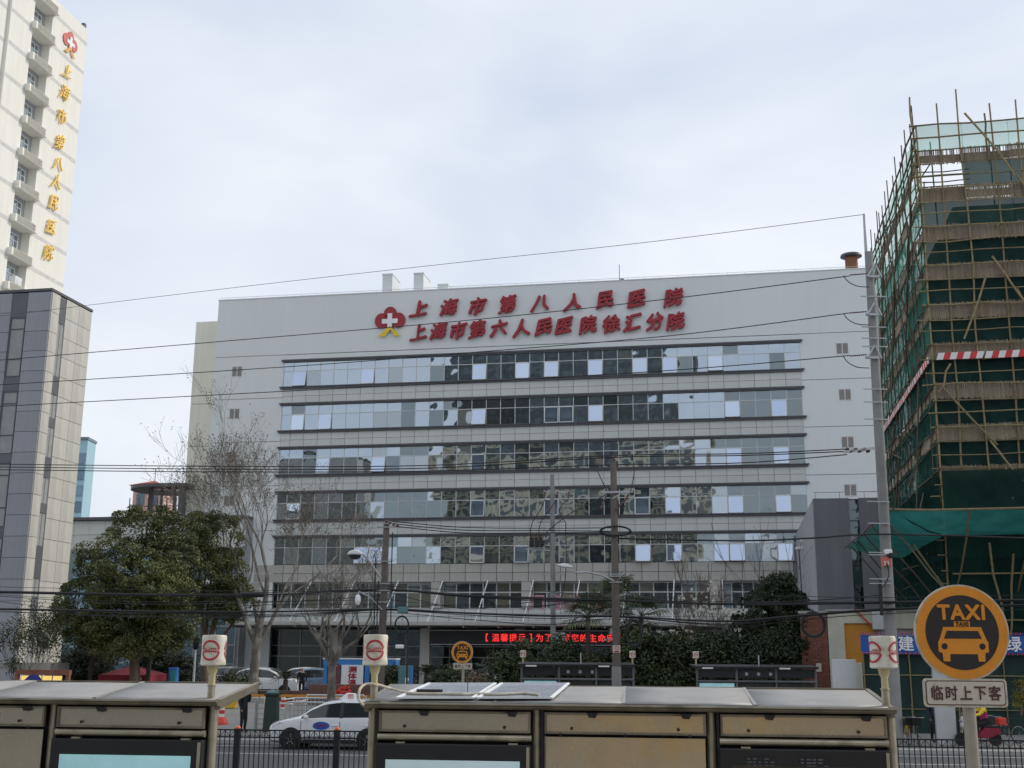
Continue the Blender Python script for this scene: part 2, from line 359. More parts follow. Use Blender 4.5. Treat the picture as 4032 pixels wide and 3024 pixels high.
# ------------------------------------------------------------------ lettering
TX = {}
def txt(body, size, depth=.02, bold=0., shear=0., mat='letter_red', space=1.0, bevel=0.):
    key = (body, size, depth, bold, shear, mat, space)
    if key in TX: return TX[key]
    cu = bpy.data.curves.new('lettering', 'FONT'); cu.body = body; cu.size = size; cu.extrude = depth / 2; cu.shear = shear
    cu.align_x = 'CENTER'; cu.align_y = 'CENTER'; cu.resolution_u = 3; cu.space_character = space; cu.bevel_depth = bevel
    o = bpy.data.objects.new('lettering', cu); COL.objects.link(o); bpy.context.view_layer.update()
    me = bpy.data.meshes.new_from_object(o.evaluated_get(bpy.context.evaluated_depsgraph_get())); bpy.data.objects.remove(o)
    a = np.empty(len(me.vertices) * 3); me.vertices.foreach_get('co', a); a = a.reshape(-1, 3)
    c = (a.min(0) + a.max(0)) / 2; a -= c
    b = np.stack([a[:, 0], -a[:, 2], a[:, 1]], 1)
    me.vertices.foreach_set('co', b.ravel())
    if bold:                                              # heavier strokes: the same glyph laid over itself in a small ring
        F = [tuple(p.vertices) for p in me.polygons]; n = len(b); V = []; FF = []
        for k in range(9):
            t = k * math.pi / 4; o_ = np.array([bold * math.cos(t), -.0004 * k - (.004 * k if depth > .1 else 0), bold * math.sin(t)]) if k < 8 else np.array([0, -.0036 - (.036 if depth > .1 else 0), 0])
            V.append(b + o_); FF += [tuple(i + n * k for i in f) for f in F]
        me = bpy.data.meshes.new('lettering'); me.from_pydata(np.concatenate(V).tolist(), [], FF)
    me.materials.clear(); me.materials.append(M[mat]); me.update(); TX[key] = me
    return me
# ================================================================== the setting
def sheet(name, r0, r1, q0, q1, z, mat, fr='R', t=None):
    b = MB()
    if t is None: b.add([(r0, q0, z), (r1, q0, z), (r1, q1, z), (r0, q1, z)], [(0, 1, 2, 3)])
    else: b.box(r0, r1, q0, q1, z - t, z)
    return tag(b.build(name, M[mat], fr=fr), kind='structure')
sheet('ground', -2500, 2500, -2500, 2500, -.03, 'ground', 'W')
sheet('road', -160, 160, 17.5, 43.4, 0, 'asphalt')
sheet('near_pavement', -160, 160, -20, 17.2, .13, 'paving', t=.2)
sheet('kerb_near', -160, 160, 17.2, 17.5, .15, 'kerb', t=.2)
sheet('kerb_far', -160, 160, 43.4, 43.7, .13, 'kerb', t=.2)
sheet('far_pavement', -160, 160, 43.7, 58, .11, 'paving', t=.2)
sheet('forecourt', -160, 40, 58, 130, .74, 'paving', t=.9)
b = MB(); b.add([(-26, 46, .125), (-6.5, 46, .125), (-6.5, 58.2, .76), (-26, 58.2, .76)], [(0, 1, 2, 3)]); tag(b.build('driveway', M['paving'], fr='R'), kind='structure')
for q, segs, wd in ((36.5, [(-60, -52), (-42, -34), (-24, -16), (-5.6, 2.6), (12, 20), (30, 38)], .15), (39.05, [(-60, -6.4), (-4.2, -1.0), (2, 60)], .13), (42.3, [(-60, -6.0), (-5.4, 60)], .13), (24.5, [(-40, -30), (-20, -10), (0, 10), (20, 30)], .15)):
    for a, c in segs: sheet('lane_line', a, c, q - wd / 2, q + wd / 2, .006, 'marking')

# ================================================================== hospital
G0 = (-17, 100, .6)
hosp = thing('hospital_building', 'white hospital block with five ribbon window rows and red wall lettering', 'building', (-17, 110, .6), 'G')
BT = [29.60, 25.52, 21.47, 17.42, 13.45]; BH = 2.55
SL, SR_ = -40.05, 6.22
cols = [SL, SL + .93] + [SL + .93 + (SR_ - SL - .93) / 35 * i for i in range(1, 36)]
zg = [.6, 14.0, 18.05, 22.1, 26.15, 30.2]
b = MB()
for i in range(len(zg) - 1):
    for s0, s1 in ((-46.9, SL), (SR_, 24)): b.box(s0, s1, 100, 100.4, zg[i] + .03, zg[i + 1] - .03)
b.box(-46.9, 24, 100, 100.4, 30.23, 35.75); b.box(SL, SR_, 100.02, 100.4, 29.75, 30.17)
b.box(-46.9, -46.6, 100.4, 128, .6, 35.7); b.box(23.7, 24, 100.4, 128, .6, 35.7)
b.build('wall', M['white_render'], hosp)
b = MB(); b.box(-46.88, 23.98, 100.42, 127, 9.43, 34.9); b.box(-46.88, 23.98, 101.7, 127, .6, 9.43); b.box(-46.85, SL, 100.06, 100.41, .6, 34.8); b.box(SR_, 23.9, 100.06, 100.41, .6, 34.8)
b.build('inner_wall', M['groove'], hosp)
b = MB(); b.box(-46.95, 24.05, 99.95, 100.5, 35.75, 35.83); b.build('parapet_coping', M['white_render'], hosp)
b = MB(); b.tube([(-46.8, 100.1, 36.02), (23, 100.1, 36.02)], .018, 4)
for i in range(48): b.tube([(-46 + i * 1.45, 100.1, 35.8), (-46 + i * 1.45, 100.1, 36.03)], .014, 4)
b.build('lightning_rail', M['galv'], hosp)
# stepped cream return on the left
b = MB()
zc = [.6, 14.2, 18.3, 22.4, 26.5, 34.7]
for i in range(5): b.box(-50.5, -46.0, 103, 127, zc[i] + .03, zc[i + 1] - .03)
cw = b.build('side_block', M['cream_render'], hosp)
b = MB(); b.box(-50.4, -46.1, 103.1, 126.9, .7, 34.5); b.build('side_block_core', M['groove'], cw)
# ribbon windows
OPEN = {0: [1163, 1470, 1879, 2048, 2162, 2333, 2509, 2627, 2838], 1: [1170, 1279, 1878, 2159, 2219, 2335, 2876, 3062], 2: [1269, 1485, 1876, 2881, 3070],
        3: [1152, 1871, 2152, 2521, 2646, 2890, 3085], 4: [1069, 1435, 1480, 1871, 2040, 2526, 2648, 2850, 2905, 3090]}
SASH = {}
def pane_mesh(wd, h):
    k = ('p', round(wd, 2), round(h, 2))
    if k not in SASH:
        SASH[k] = []
        for v in range(18):                               # each sheet bows in or out a little, as old glazing does
            r2 = random.Random(v * 7 + 1); A_ = r2.choice((-1, 1)) * r2.uniform(.001, .0065); bx_, bz_ = r2.uniform(-.003, .003), r2.uniform(-.003, .003); N_ = 6; b = MB(); vs = []
            for j in range(N_ + 1):
                for i in range(N_ + 1):
                    x, z = -1 + 2 * i / N_, -1 + 2 * j / N_; vs.append((x * wd / 2, -.012 - A_ * (1 - x * x) * (1 - z * z) - bx_ * math.sin(2.4 * x + v) * (1 - z * z) - bz_ * math.sin(3 * z + v) * (1 - x * x), z * h / 2))
            b.add(vs, [(j * (N_ + 1) + i, j * (N_ + 1) + i + 1, (j + 1) * (N_ + 1) + i + 1, (j + 1) * (N_ + 1) + i) for j in range(N_) for i in range(N_)])
            me = b.mesh('pane', M[('glass_ribbon', 'glass_room', 'glass_blind')[v // 6]], True); SASH[k].append(me)
    return SASH[k]
def pick(bi, i, lists):
    dark = .12; blind = .05
    if bi in (1, 2) and i >= 31: dark = .9
    elif bi == 1 and 8 <= i < 22: dark, blind = .55, .12
    elif bi == 2 and 6 <= i < 21: dark, blind = .2, .4
    elif bi == 3: dark, blind = (.6, .1) if (i < 16 or i > 29) else (.15, .15)
    elif bi == 4: dark, blind = .6, .15
    r_ = rg.random(); g = 1 if r_ < dark else 2 if r_ < dark + blind else 0
    return lists[g * 6 + rg.randrange(6)]
def sash_mesh(wd, h):
    k = ('s', round(wd, 2), round(h, 2))
    if k not in SASH:
        b = MB().box(-wd / 2 + .04, wd / 2 - .04, -.03, -.01, -h + .04, -.04, 1)
        for x0, x1, z0, z1 in ((-wd / 2, -wd / 2 + .06, -h, 0), (wd / 2 - .06, wd / 2, -h, 0), (-wd / 2, wd / 2, -.06, 0), (-wd / 2, wd / 2, -h, -h + .06)): b.box(x0, x1, -.045, .005, z0, z1)
        SASH[k] = b.mesh('open_sash', [M['white_frame'], M['glass_sash']])
    return SASH[k]
rg = random.Random(3)
for bi, zt in enumerate(BT):
    zb = zt - BH; zm = zt - .98
    b = MB(); b.box(SL - .22, SR_ + .22, 99.82, 100.3, zt - .04, zt + .10); b.box(SL - .1, SR_ + .1, 99.88, 100.3, zt - .16, zt - .04)
    if bi < 4: b.box(SL - .3, SR_ + .3, 99.80, 100.3, zb + .02, zb + .10); b.box(SL - .2, SR_ + .2, 99.86, 100.3, zb - .14, zb + .02)
    band = b.build('window_band', M['dark_frame'], hosp)
    z0, z1 = zb + .1, zt - .16
    b = MB()
    for x in cols: b.box(x - .03, x + .03, 100.00, 100.1, z0, z1)
    for x0, x1 in zip(cols, cols[1:]): b.box(x0 + .03, x1 - .03, 100.005, 100.095, zm - .03, zm + .03)
    b.build('mullion_grid', M['alu'], band)
    opened = set()
    for u in OPEN[bi]:
        lo, hi = 1000, 2300
        for _ in range(30):
            mid = (lo + hi) / 2
            if on(u, mid, 100, 'G').z > (z0 + zm) / 2: lo = mid
            else: hi = mid
        s_ = on(u, lo, 100, 'G').x
        for i in range(36):
            if cols[i] <= s_ < cols[i + 1]: opened.add(i)
    for i in range(36):
        x0, x1 = cols[i], cols[i + 1]; wd = x1 - x0 - .06; cx = (x0 + x1) / 2
        o = put('pane', pick(bi, i, pane_mesh(wd, z1 - zm - .03)), (cx, 100.05, (z1 + zm + .03) / 2), band, rot=(rg.gauss(0, .004), 0, rg.gauss(0, .008)))
        if i in opened:
            put('open_sash', sash_mesh(wd, zm - .03 - z0), (cx, 100.0, zm - .03), band, rot=(-R_(rg.uniform(4, 13)), 0, 0))
        else:
            put('pane', pick(bi, i, pane_mesh(wd, zm - .03 - z0)), (cx, 100.05, (zm - .03 + z0) / 2), band, rot=(rg.gauss(0, .004), 0, rg.gauss(0, .006)))
    # curtains and blinds hung behind are what shows through; the room void behind the row
    if bi < 4:
        za, zc_ = BT[bi + 1] + .10, zb - .14
        sp = MB().box(SL - .05, SR_ + .05, 100.10, 100.4, za, zc_).build('spandrel', M['groove'], hosp)
        for i in range(36):
            wd = cols[i + 1] - cols[i] - .035; h = (zc_ - za) / 2 - .03
            k = ('c', round(wd, 2), round(h, 2))
            if k not in SASH: SASH[k] = MB().box(-wd / 2, wd / 2, -.05, .06, -h / 2, h / 2).mesh('cladding_panel', M['tile_white'])
            for j in range(2): put('cladding_panel', SASH[k], ((cols[i] + cols[i + 1]) / 2, 100.06 + rg.gauss(0, .003), za + (zc_ - za) * (.25 + .5 * j)), sp)
# small louvred windows
fm = MB()
for x0, x1, z0, z1 in ((-.53, .53, .47, .53), (-.53, .53, -.53, -.47), (-.53, -.47, -.47, .47), (.47, .53, -.47, .47), (-.03, .03, -.47, .47)): fm.box(x0, x1, -.02, .06, z0, z1)
fme = fm.mesh('small_window', M['white_frame'])
lm = MB()
for sx in (-.25, .25):
    for k in range(9): lm.add([(sx - .21, -.005, -.46 + k * .1), (sx + .21, -.005, -.46 + k * .1), (sx + .21, .035, -.37 + k * .1), (sx - .21, .035, -.37 + k * .1)], [(0, 1, 2, 3)])
lme = lm.mesh('louvre', pm('louvre', (.30, .27, .25), .7))
for s_ in (-44.63, 9.70):
    for z in (28.8, 24.8, 20.75, 16.75): o = put('small_window', fme, (s_, 99.99, z), hosp); put('louvre', lme, (s_, 99.965, z), o)
# lettering and emblem
R1 = list('上海市第八人民医院'); S1 = [-27.35, -24.49, -21.81, -19.07, -16.19, -13.25, -10.38, -7.51, -4.31]
R2 = list('上海市第六人民医院徐汇分院'); S2 = [-27.37, -25.42, -23.55, -21.82, -19.89, -17.92, -15.83, -13.98, -11.86, -9.77, -7.91, -6.0, -4.18]
rg = random.Random(5)
def brush(ch, size, mat, th=.22, bd_=.038):
    me = txt(ch, size, th, bd_ * size, .16, mat).copy()
    n = len(me.vertices); a = np.empty(n * 3); me.vertices.foreach_get('co', a); a = a.reshape(-1, 3)
    x, z = a[:, 0] / size, a[:, 2] / size; ph = rg.uniform(0, 6)          # hand-written swing: strokes rise to the right and wander
    a[:, 2] += size * (.16 * x + .03 * np.sin(7 * x + ph)); a[:, 0] += size * (.035 * np.sin(6 * z + ph * 2) + .10 * x * (-z))
    me.vertices.foreach_set('co', a.ravel()); me.update(); return me
for ch, s_ in zip(R1, S1): put('sign_character', brush(ch, 1.62, 'letter_red'), (s_, 99.80, 33.98 + rg.uniform(-.05, .05)), hosp, rot=(0, rg.uniform(-.06, .03), 0))
for ch, s_ in zip(R2, S2): put('sign_character', brush(ch, 1.58, 'letter_red'), (s_, 99.80, 31.78 + rg.uniform(-.05, .05)), hosp, rot=(0, rg.uniform(-.06, .03), 0))
def emblem(parent, c, R, rotz, mats, name='emblem'):
    b = MB()
    def lobe(px, pz, rr, rz):
        b.prism([(px + rr * math.cos(t), pz + rz * math.sin(t)) for t in [2 * math.pi * k / 22 for k in range(22)]], -.1, .06)
    lobe(0, .52 * R, .42 * R, .46 * R); lobe(-.56 * R, .06 * R, .45 * R, .50 * R); lobe(.56 * R, .06 * R, .45 * R, .50 * R)
    b.prism([(-.22 * R, -.3 * R), (.22 * R, -.3 * R), (.22 * R, -.62 * R), (-.22 * R, -.62 * R)], -.09, .06)
    e = put(name, b.mesh(name, M[mats[0]]), c, parent, rot=(0, 0, rotz))
    b = MB(); a, l = .15 * R, .52 * R
    b.prism([(-a, l), (a, l), (a, a), (l, a), (l, -a), (a, -a), (a, -l), (-a, -l), (-a, -a), (-l, -a), (-l, a), (-a, a)], -.16, -.11)
    o = bpy.data.objects.new('emblem_cross', b.mesh('emblem_cross', M['pure_white'])); COL.objects.link(o); o.parent = e
    b = MB(); b.prism([(0, -.32 * R), (.15 * R, -.46 * R), (-.30 * R, -R), (-.78 * R, -R)], -.17, -.13); b.prism([(.02 * R, -.50 * R), (.17 * R, -.48 * R), (.78 * R, -R), (.36 * R, -R)], -.165, -.125)
    o = bpy.data.objects.new('emblem_gable', b.mesh('emblem_gable', M[mats[1]])); COL.objects.link(o); o.parent = e
    return e
emblem(hosp, (-30.02, 99.9, 32.92), 1.42, 0, ('letter_red', 'emblem_yellow'))
# roof flues, vent stack, lightning rod
for u, v, wd, hh in ((840, 594, .95, 2.6), (907, 592, .92, 2.7), (959, 616, .95, 1.1)):
    p = K(u, v, 101.2, 'G'); b = MB().box(p.x - wd / 2, p.x + wd / 2, 100.8, 103.4, 34.8, p.z - .12); b.box(p.x - wd / 2 - .04, p.x + wd / 2 + .04, 100.75, 103.45, p.z - .12, p.z); b.build('roof_flue', M['white_render'], hosp)
p = K(1838, 548, 104, 'G')
b = MB(); b.lathe([(.55, 33), (.55, p.z - .5), (.5, p.z - .45), (.5, p.z - .35)], 18, (p.x, 104, 0)); vs_ = b.build('vent_stack', M['rust'], hosp, smooth=True)
b = MB(); b.lathe([(.3, p.z - .35), (.95, p.z - .3), (.9, p.z - .12), (.35, p.z + .05), (.02, p.z + .08)], 20, (p.x, 104, 0)); b.build('stack_cap', M['dark_frame'], vs_, smooth=True)
p = K(1343, 607, 101, 'G'); b = MB(); b.tube([(p.x - .2, 101, 35.8), (p.x - .2, 101, 37.6)], .03, 5); b.box(p.x - .15, p.x + .2, 100.9, 101.2, 35.83, 36.25); b.build('roof_camera', M['dark_frame'], hosp)
# stone course below the fifth row
b = MB().box(-42.2, 5.1, 100.12, 100.4, 9.42, 10.98).build('stone_course', M['groove'], hosp)
k = MB().box(-.66, .66, -.06, .06, -.365, .365).mesh('stone_panel', M['stone'])
for i in range(34):
    for j in range(2): put('stone_panel', k, (-41.2 + i * 1.375, 100.05, 9.81 + j * .77), b)
# second floor behind the canopy rods
PIERS = [-41.6, -33.1, -25.2, -17.3, -9.4, -1.5, 4.7]
for s_ in PIERS: MB().box(s_ - .42, s_ + .42, 99.9, 101.28, 7.17, 9.41).build('pier', M['stone'], hosp)
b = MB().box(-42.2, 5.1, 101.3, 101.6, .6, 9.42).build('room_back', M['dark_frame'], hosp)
pmh = {}
for s0, s1 in zip(PIERS, PIERS[1:]):
    x0, x1 = s0 + .42, s1 - .42; n = 6; wd = (x1 - x0) / n
    b = MB()
    for i in range(n + 1): b.box(x0 + i * wd - .05, x0 + i * wd + .05, 100.95, 101.05, 7.2, 9.4)
    b.box(x0, x1, 100.96, 101.04, 8.52, 8.62); b.box(x0, x1, 100.94, 101.06, 7.16, 7.24); b.box(x0, x1, 100.94, 101.06, 9.34, 9.42)
    wf = b.build('window_row', M['white_frame'], hosp)
    for i in range(n):
        for z0, z1 in ((7.24, 8.55), (8.62, 9.34)):
            kk = (round(wd, 2), round(z1 - z0, 2))
            if kk not in pmh: pmh[kk] = [MB().box(-wd / 2 + .03, wd / 2 - .03, -.01, .01, -(z1 - z0) / 2, (z1 - z0) / 2).mesh('pane', M[g]) for g in ('glass_dark', 'glass_plain', 'glass_curtain')]
            put('pane', pmh[kk][rg.choice((0, 0, 0, 2, 2, 1))], (x0 + (i + .5) * wd, 101.0, (z0 + z1) / 2), wf, rot=(0, 0, rg.gauss(0, .01)))
b = MB().box(-42.2, 5.1, 100.15, 101.2, 5.9, 7.16).build('lower_spandrel', M['groove'], hosp)
k = MB().box(-.66, .66, -.05, .05, -.28, .28).mesh('cladding_tile', M['tile_white'])
for i in range(34):
    for j in range(2): put('cladding_tile', k, (-41.2 + i * 1.375, 100.09, 6.22 + j * .60), b)
# canopy, rods and ground floor
can = MB().box(-41.8, 5.0, 94.4, 100.1, 5.60, 5.92).build('entrance_canopy', M['stone'], hosp, bev=.04)
for i in range(12):
    s_ = -40.4 + i * 3.95
    MB().tube([(s_, 99.95, 9.5), (s_, 95.0, 5.9)], .05, 6).build('stay_rod', M['pure_white'], can)
for i in range(17): MB().box(-41.5 + i * 2.85, -41.42 + i * 2.85, 94.6, 100, 5.42, 5.6).build('canopy_rib', M['galv'], can)
for s_ in (-33.1, -25.2, -17.3, -9.4, -1.5): MB().box(s_ - .4, s_ + .4, 96.6, 97.4, .6, 5.42).build('canopy_column', M['stone'], hosp)
gf = MB()
for i in range(25): gf.box(-41.4 + i * 1.92 - .04, -41.4 + i * 1.92 + .04, 100.9, 101.05, .6, 5.4)
for z in (.65, 3.1, 4.0, 5.35): gf.box(-41.4, 4.7, 100.92, 101.03, z - .04, z + .04)
gfo = gf.build('ground_floor_frame', M['galv'], hosp)
for z0, z1 in ((.69, 3.06), (3.14, 3.96), (4.04, 5.31)):
    k = MB().box(-.91, .91, -.01, .01, -(z1 - z0) / 2, (z1 - z0) / 2).mesh('pane', M['glass_dark'])
    for i in range(24): put('pane', k, (-40.44 + i * 1.92, 100.98, (z0 + z1) / 2), gfo, rot=(0, 0, rg.gauss(0, .01)))
led = MB().box(-24.6, -8.4, 96.2, 96.55, 4.16, 5.22).build('message_board', M['led_board'], hosp, bev=.02)
bd = MB()
for x0, x1, z0, z1 in ((-24.65, -8.35, 5.22, 5.28), (-24.65, -8.35, 4.10, 4.16)): bd.box(x0, x1, 96.15, 96.6, z0, z1)
bd.build('board_edge', M['galv'], led)
x = K(1052, 1377, 96.2, 'G').x
for i, ch in enumerate('【温馨提示】为了保障您的生命安全，我们'):
    if i * .72 + x < -8.7: put('led_character', txt(ch, .66, .01, .008, 0, 'led_red'), (x + i * .72, 96.18, 4.69), led)
for u, ch in ((2117, '门'), (2198, '急'), (2266, '诊'), (2347, '楼')):
    p = on(u, 2371, 95.2, 'G'); put('canopy_character', txt(ch, 1.25, .16, .03, 0, 'letter_pink'), (p.x, 95.2, p.z), can)
b = MB()
for z in (6.05, 6.55): b.bar((-21.5, 95.3, z), (-8.5, 95.3, z), .05)
for i in range(10): b.bar((-21 + i * 1.35, 95.3, 5.9), (-21 + i * 1.35, 95.3, 6.6), .04)
b.build('letter_frame', M['galv'], can)
b = MB().box(-46.8, 23.9, 100.5, 127, 34.9, 35.1).build('roof', M['roofing'], hosp)

# ------------------------------------------------------------------ podium on the left
pod = thing('link_building', 'low glazed podium with white tiles and dark coping behind the big evergreen tree', 'building', (-60, 99, .6), 'G')
pz = on(600, 2041, 98.5, 'G').z
b = MB().box(-84, -42.3, 98.6, 112, .6, pz - .1).build('wall', M['groove'], pod)
MB().box(-84.2, -42.2, 98.1, 112, pz - .1, pz + .15).build('coping', M['dark_frame'], pod)
k = MB().box(-.74, .74, -.05, .05, -.62, .62).mesh('cladding_panel', M['tile_white'])
for i in range(27):
    for j in range(2): put('cladding_panel', k, (-82 + i * 1.5, 98.53, pz - .78 - j * 1.28), b)
z1 = pz - 2.75
fr_ = MB()
for i in range(22): fr_.box(-82.5 + i * 1.9 - .04, -82.5 + i * 1.9 + .04, 98.42, 98.6, .6, z1)
zr = [.7, 2.4, 4.0, 5.6, 7.4, 9.4, z1]
for z in zr: fr_.box(-82.5, -42.6, 98.44, 98.6, z - .04, z + .04)
fo = fr_.build('curtain_wall', M['galv'], pod)
for z0, z2 in zip(zr, zr[1:]):
    k = MB().box(-.9, .9, -.01, .01, -(z2 - z0) / 2 + .04, (z2 - z0) / 2 - .04).mesh('pane', M['glass_blue'])
    for i in range(21): put('pane', k, (-81.55 + i * 1.9, 98.5, (z0 + z2) / 2), fo, rot=(rg.gauss(0, .006), 0, rg.gauss(0, .01)))
MB().box(-82.5, -42.6, 98.2, 98.44, 9.25, 9.6).build('floor_band', M['tile_white'], pod)

# round pergola on the podium roof
pg = thing('rooftop_pergola', 'dark ring-shaped roof pergola on slim columns above the podium', 'pergola', (-52, 104, pz), 'G')
c0 = K(364, 1060, 104, 'G'); ztop = K(366, 1044, 101, 'G').z; Ro = 3.4
b = MB(); nseg = 40
def ring(b, cx, cy, r0, r1, z0, z1, a0, a1, n):
    vs = []
    for i in range(n + 1):
        t = a0 + (a1 - a0) * i / n
        for r, z in ((r0, z0), (r1, z0), (r1, z1), (r0, z1)): vs.append((cx + r * math.cos(t), cy + r * math.sin(t), z))
    fs = [(i * 4 + j, i * 4 + (j + 1) % 4, i * 4 + 4 + (j + 1) % 4, i * 4 + 4 + j) for i in range(n) for j in range(4)] + [(3, 2, 1, 0), (n * 4, n * 4 + 1, n * 4 + 2, n * 4 + 3)]
    b.add(vs, fs)
ring(b, c0.x - .05, 104, 1.7, Ro, ztop - .32, ztop, math.pi * .30, math.pi * 1.86, 40)
b.box(c0.x + .6, c0.x + 3.3, 100.75, 102.6, ztop - .32, ztop - .002)
b.build('ring_roof', M['dark_frame'], pg)
for t in (3.5, 4.1, 4.7, 5.3, 5.8): MB().box(c0.x + .4 + 2.0 * math.cos(t) - .1, c0.x + .4 + 2.0 * math.cos(t) + .1, 104 + 2.0 * math.sin(t) - .1, 104 + 2.0 * math.sin(t) + .1, pz, ztop - .32).build('column', M['dark_frame'], pg)
MB().box(c0.x + 2.6, c0.x + 3.1, 100.9, 101.3, pz, ztop - .32).build('column', M['dark_frame'], pg)
b = MB()
for z in (pz + .5, pz + 1.0, pz + 1.5): b.tube([(c0.x - 2.6, 101.6, z), (c0.x + 3, 101.6, z)], .04, 5)
for i in range(7): b.tube([(c0.x - 2.6 + i * .93, 101.6, pz), (c0.x - 2.6 + i * .93, 101.6, pz + 2.3)], .05, 5)
b.build('railing', M['dark_frame'], pg)

# ------------------------------------------------------------------ white tower on the far left
tw = thing('white_tower', 'tall white tower with gold vertical lettering and projecting window bays', 'tower', (-80, 100, 0), 'G')
S0 = -69.5
b = MB(); b.box(-95, S0, 96.2, 99.95, 0, 71.7); b.box(-95, S0, 103.2, 109.95, 0, 71.7); b.box(-95, S0 - 1.0, 99.95, 103.2, 0, 71.6); b.box(S0 - 1.0, S0, 99.95, 103.2, 69.9, 71.69); b.box(-95, S0 - .35, 80, 96.2, 0, 71.7); b.build('wall', M['tower_white'], tw)
b = MB()
for i in range(16):
    z = 70.16 - i * 3.55
    b.box(S0 - .3, S0 + .012, 103.5, 109.97, z - .42, z); b.box(S0 - .3, S0 + .012, 96.3, 99.7, z - .42, z); b.box(S0 - .6, S0 - .335, 80, 96.1, z - .42, z)
b.build('string_course', M['tower_band'], tw)
# bay: dark recess with a window, a box sill below and eave above
bm_ = {}
rc = MB().box(-.02, .02, -1.55, 1.66, 0, 2.7).mesh('bay_window', M['wing_light'])
sl_ = MB().box(-1.0, .55, -1.58, 1.64, -.82, 0).box(0.002, .55, -1.85, 2.0, -.8, -.02).mesh('bay_sill', M['tower_white'])
fr2 = MB()
for y0, y1, z0, z1 in ((-1.5, -1.42, .05, 2.2), (-.6, -.54, .05, 2.2), (.1, .16, .05, 2.2), (.74, .82, .05, 2.2), (-1.5, .82, .02, .1), (-1.5, .82, 1.5, 1.57), (-1.5, .82, 2.12, 2.2)): fr2.box(.03, .10, y0, y1, z0, z1)
fr2 = fr2.mesh('window_frame', M['white_frame'])
gl2 = MB().box(.03, .045, -1.42, .74, .1, 2.12).mesh('pane', M['glass_plain'])
for i in range(12):
    z = 67.05 - i * 3.53
    o = put('bay_window', rc, (S0 - .97, 101.55, z), tw)
    put('window_frame', fr2, (S0 - .97, 101.75, z), o); put('pane', gl2, (S0 - .97, 101.75, z), o)
    put('bay_sill', sl_, (S0, 101.55, z), tw)
    if i == 0: put('bay_sill', sl_, (S0, 101.55, z + 3.53), tw)
b = MB(); p = (S0 + .8, 101.2, 38.6); b.box(S0 - .1, S0 + .5, 100.8, 101.9, 38.9, 39.7); b.lathe([(.32, 0), (.32, .02)], 16, (S0 + .51, 101.35, 39.3), ax='x'); b.build('air_conditioner', M['white_frame'], tw)
for ch, z in zip('上海市第八人民医院', (64.86, 62.3, 59.5, 56.5, 54.05, 52.1, 49.6, 46.9, 44.1)):
    put('sign_character', brush(ch, 1.75, 'letter_gold', .14, .005), (S0 + .2, 106.45, z), tw, rot=(0, 0, math.pi / 2))
emblem(tw, (S0 + .02, 106.7, 68.3), 1.38, math.pi / 2, ('tower_red', 'tower_orange'))
b = MB(); b.box(S0 - .5, S0 - .1, 109.3, 109.7, 71.7, 72.3); b.tube([(S0 - .8, 104.5, 71.7), (S0 - .8, 104.5, 73)], .05, 5); b.build('roof_lamp', M['dark_frame'], tw)

# ------------------------------------------------------------------ grey panelled office block
ob = thing('office_block', 'grey panel-clad office block with dark vertical window slots on the left', 'building', (-46, 67, 0), 'G')
SX = -41.82
b = MB().box(-64, SX - .06, 65.06, 69.84, 0, 25.5).build('core', M['groove'], ob)
MB().box(-64, SX + .03, 64.97, 69.92, 25.55, 25.72).build('parapet_cap', M['dark_frame'], ob)
zj = [25.5 - 1.287 * i for i in range(21)] + [-.1]
# front: from the corner leftward, panel | slot | panel | slot
fx = [(SX - 1.62, SX), (SX - 3.02, SX - 2.18), (SX - 4.9, SX - 3.75)]
fs_mesh = {}
def clad(x0, x1, z0, z1, mat, axis='x'):
    wd, h = x1 - x0 - .03, z1 - z0 - .03; key = (round(wd, 2), round(h, 2), mat, axis)
    if key not in fs_mesh:
        fs_mesh[key] = (MB().box(-wd / 2, wd / 2, -.03, .06, -h / 2, h / 2) if axis == 'x' else MB().box(-.06, .03, -wd / 2, wd / 2, -h / 2, h / 2)).mesh('cladding_panel', M[mat])
    if axis == 'x': put('cladding_panel', fs_mesh[key], ((x0 + x1) / 2, 65.02, (z0 + z1) / 2), ob)
    else: put('cladding_panel', fs_mesh[key], (SX - .02, (x0 + x1) / 2, (z0 + z1) / 2), ob)
for z1, z0 in zip(zj, zj[1:]):
    for x0, x1 in ((SX - 1.62, SX), (SX - 4.35, SX - 2.72), (SX - 7.2, SX - 5.5)): clad(x0, x1, z0, z1, 'grey_panel')
    for y0, y1 in ((65.1, 66.02), (66.75, 68.3), (68.3, 69.85)): clad(y0, y1, z0, z1, 'warm_panel', 'y')
def slot_front(x0, x1, segs, rec=.22):
    for z0, z1, kind in segs:
        b = MB().box(x0, x1, 65.02 + (0 if kind == 'p' else .1), 65.3, z0 + .02, z1 - .02)
        o = b.build('slot_panel' if kind == 'p' else 'slot_window', M['dark_panel' if kind == 'p' else 'glass_plain'], ob)
        if kind == 'w':
            f = MB()
            for a, c in ((x0, x0 + .06), (x1 - .06, x1)): f.box(a, c, 65.0, 65.12, z0 + .02, z1 - .02)
            for z in (z0 + .05, z0 + (z1 - z0) * .3, z1 - .05, z1 - (z1 - z0) * .2): f.box(x0, x1, 65.02, 65.12, z - .03, z + .03)
            f.build('window_frame', M['dark_frame'], o)
seg = [(23.9, 25.5, 'p'), (20.0, 23.9, 'w'), (19.1, 20.0, 'p'), (15.1, 19.1, 'w'), (14.6, 15.1, 'p'), (10.6, 14.6, 'w'), (10.0, 10.6, 'p'), (6.0, 10.0, 'w'), (5.4, 6.0, 'p'), (.5, 5.4, 'w')]
slot_front(SX - 2.69, SX - 1.65, seg); slot_front(SX - 5.47, SX - 4.38, seg)
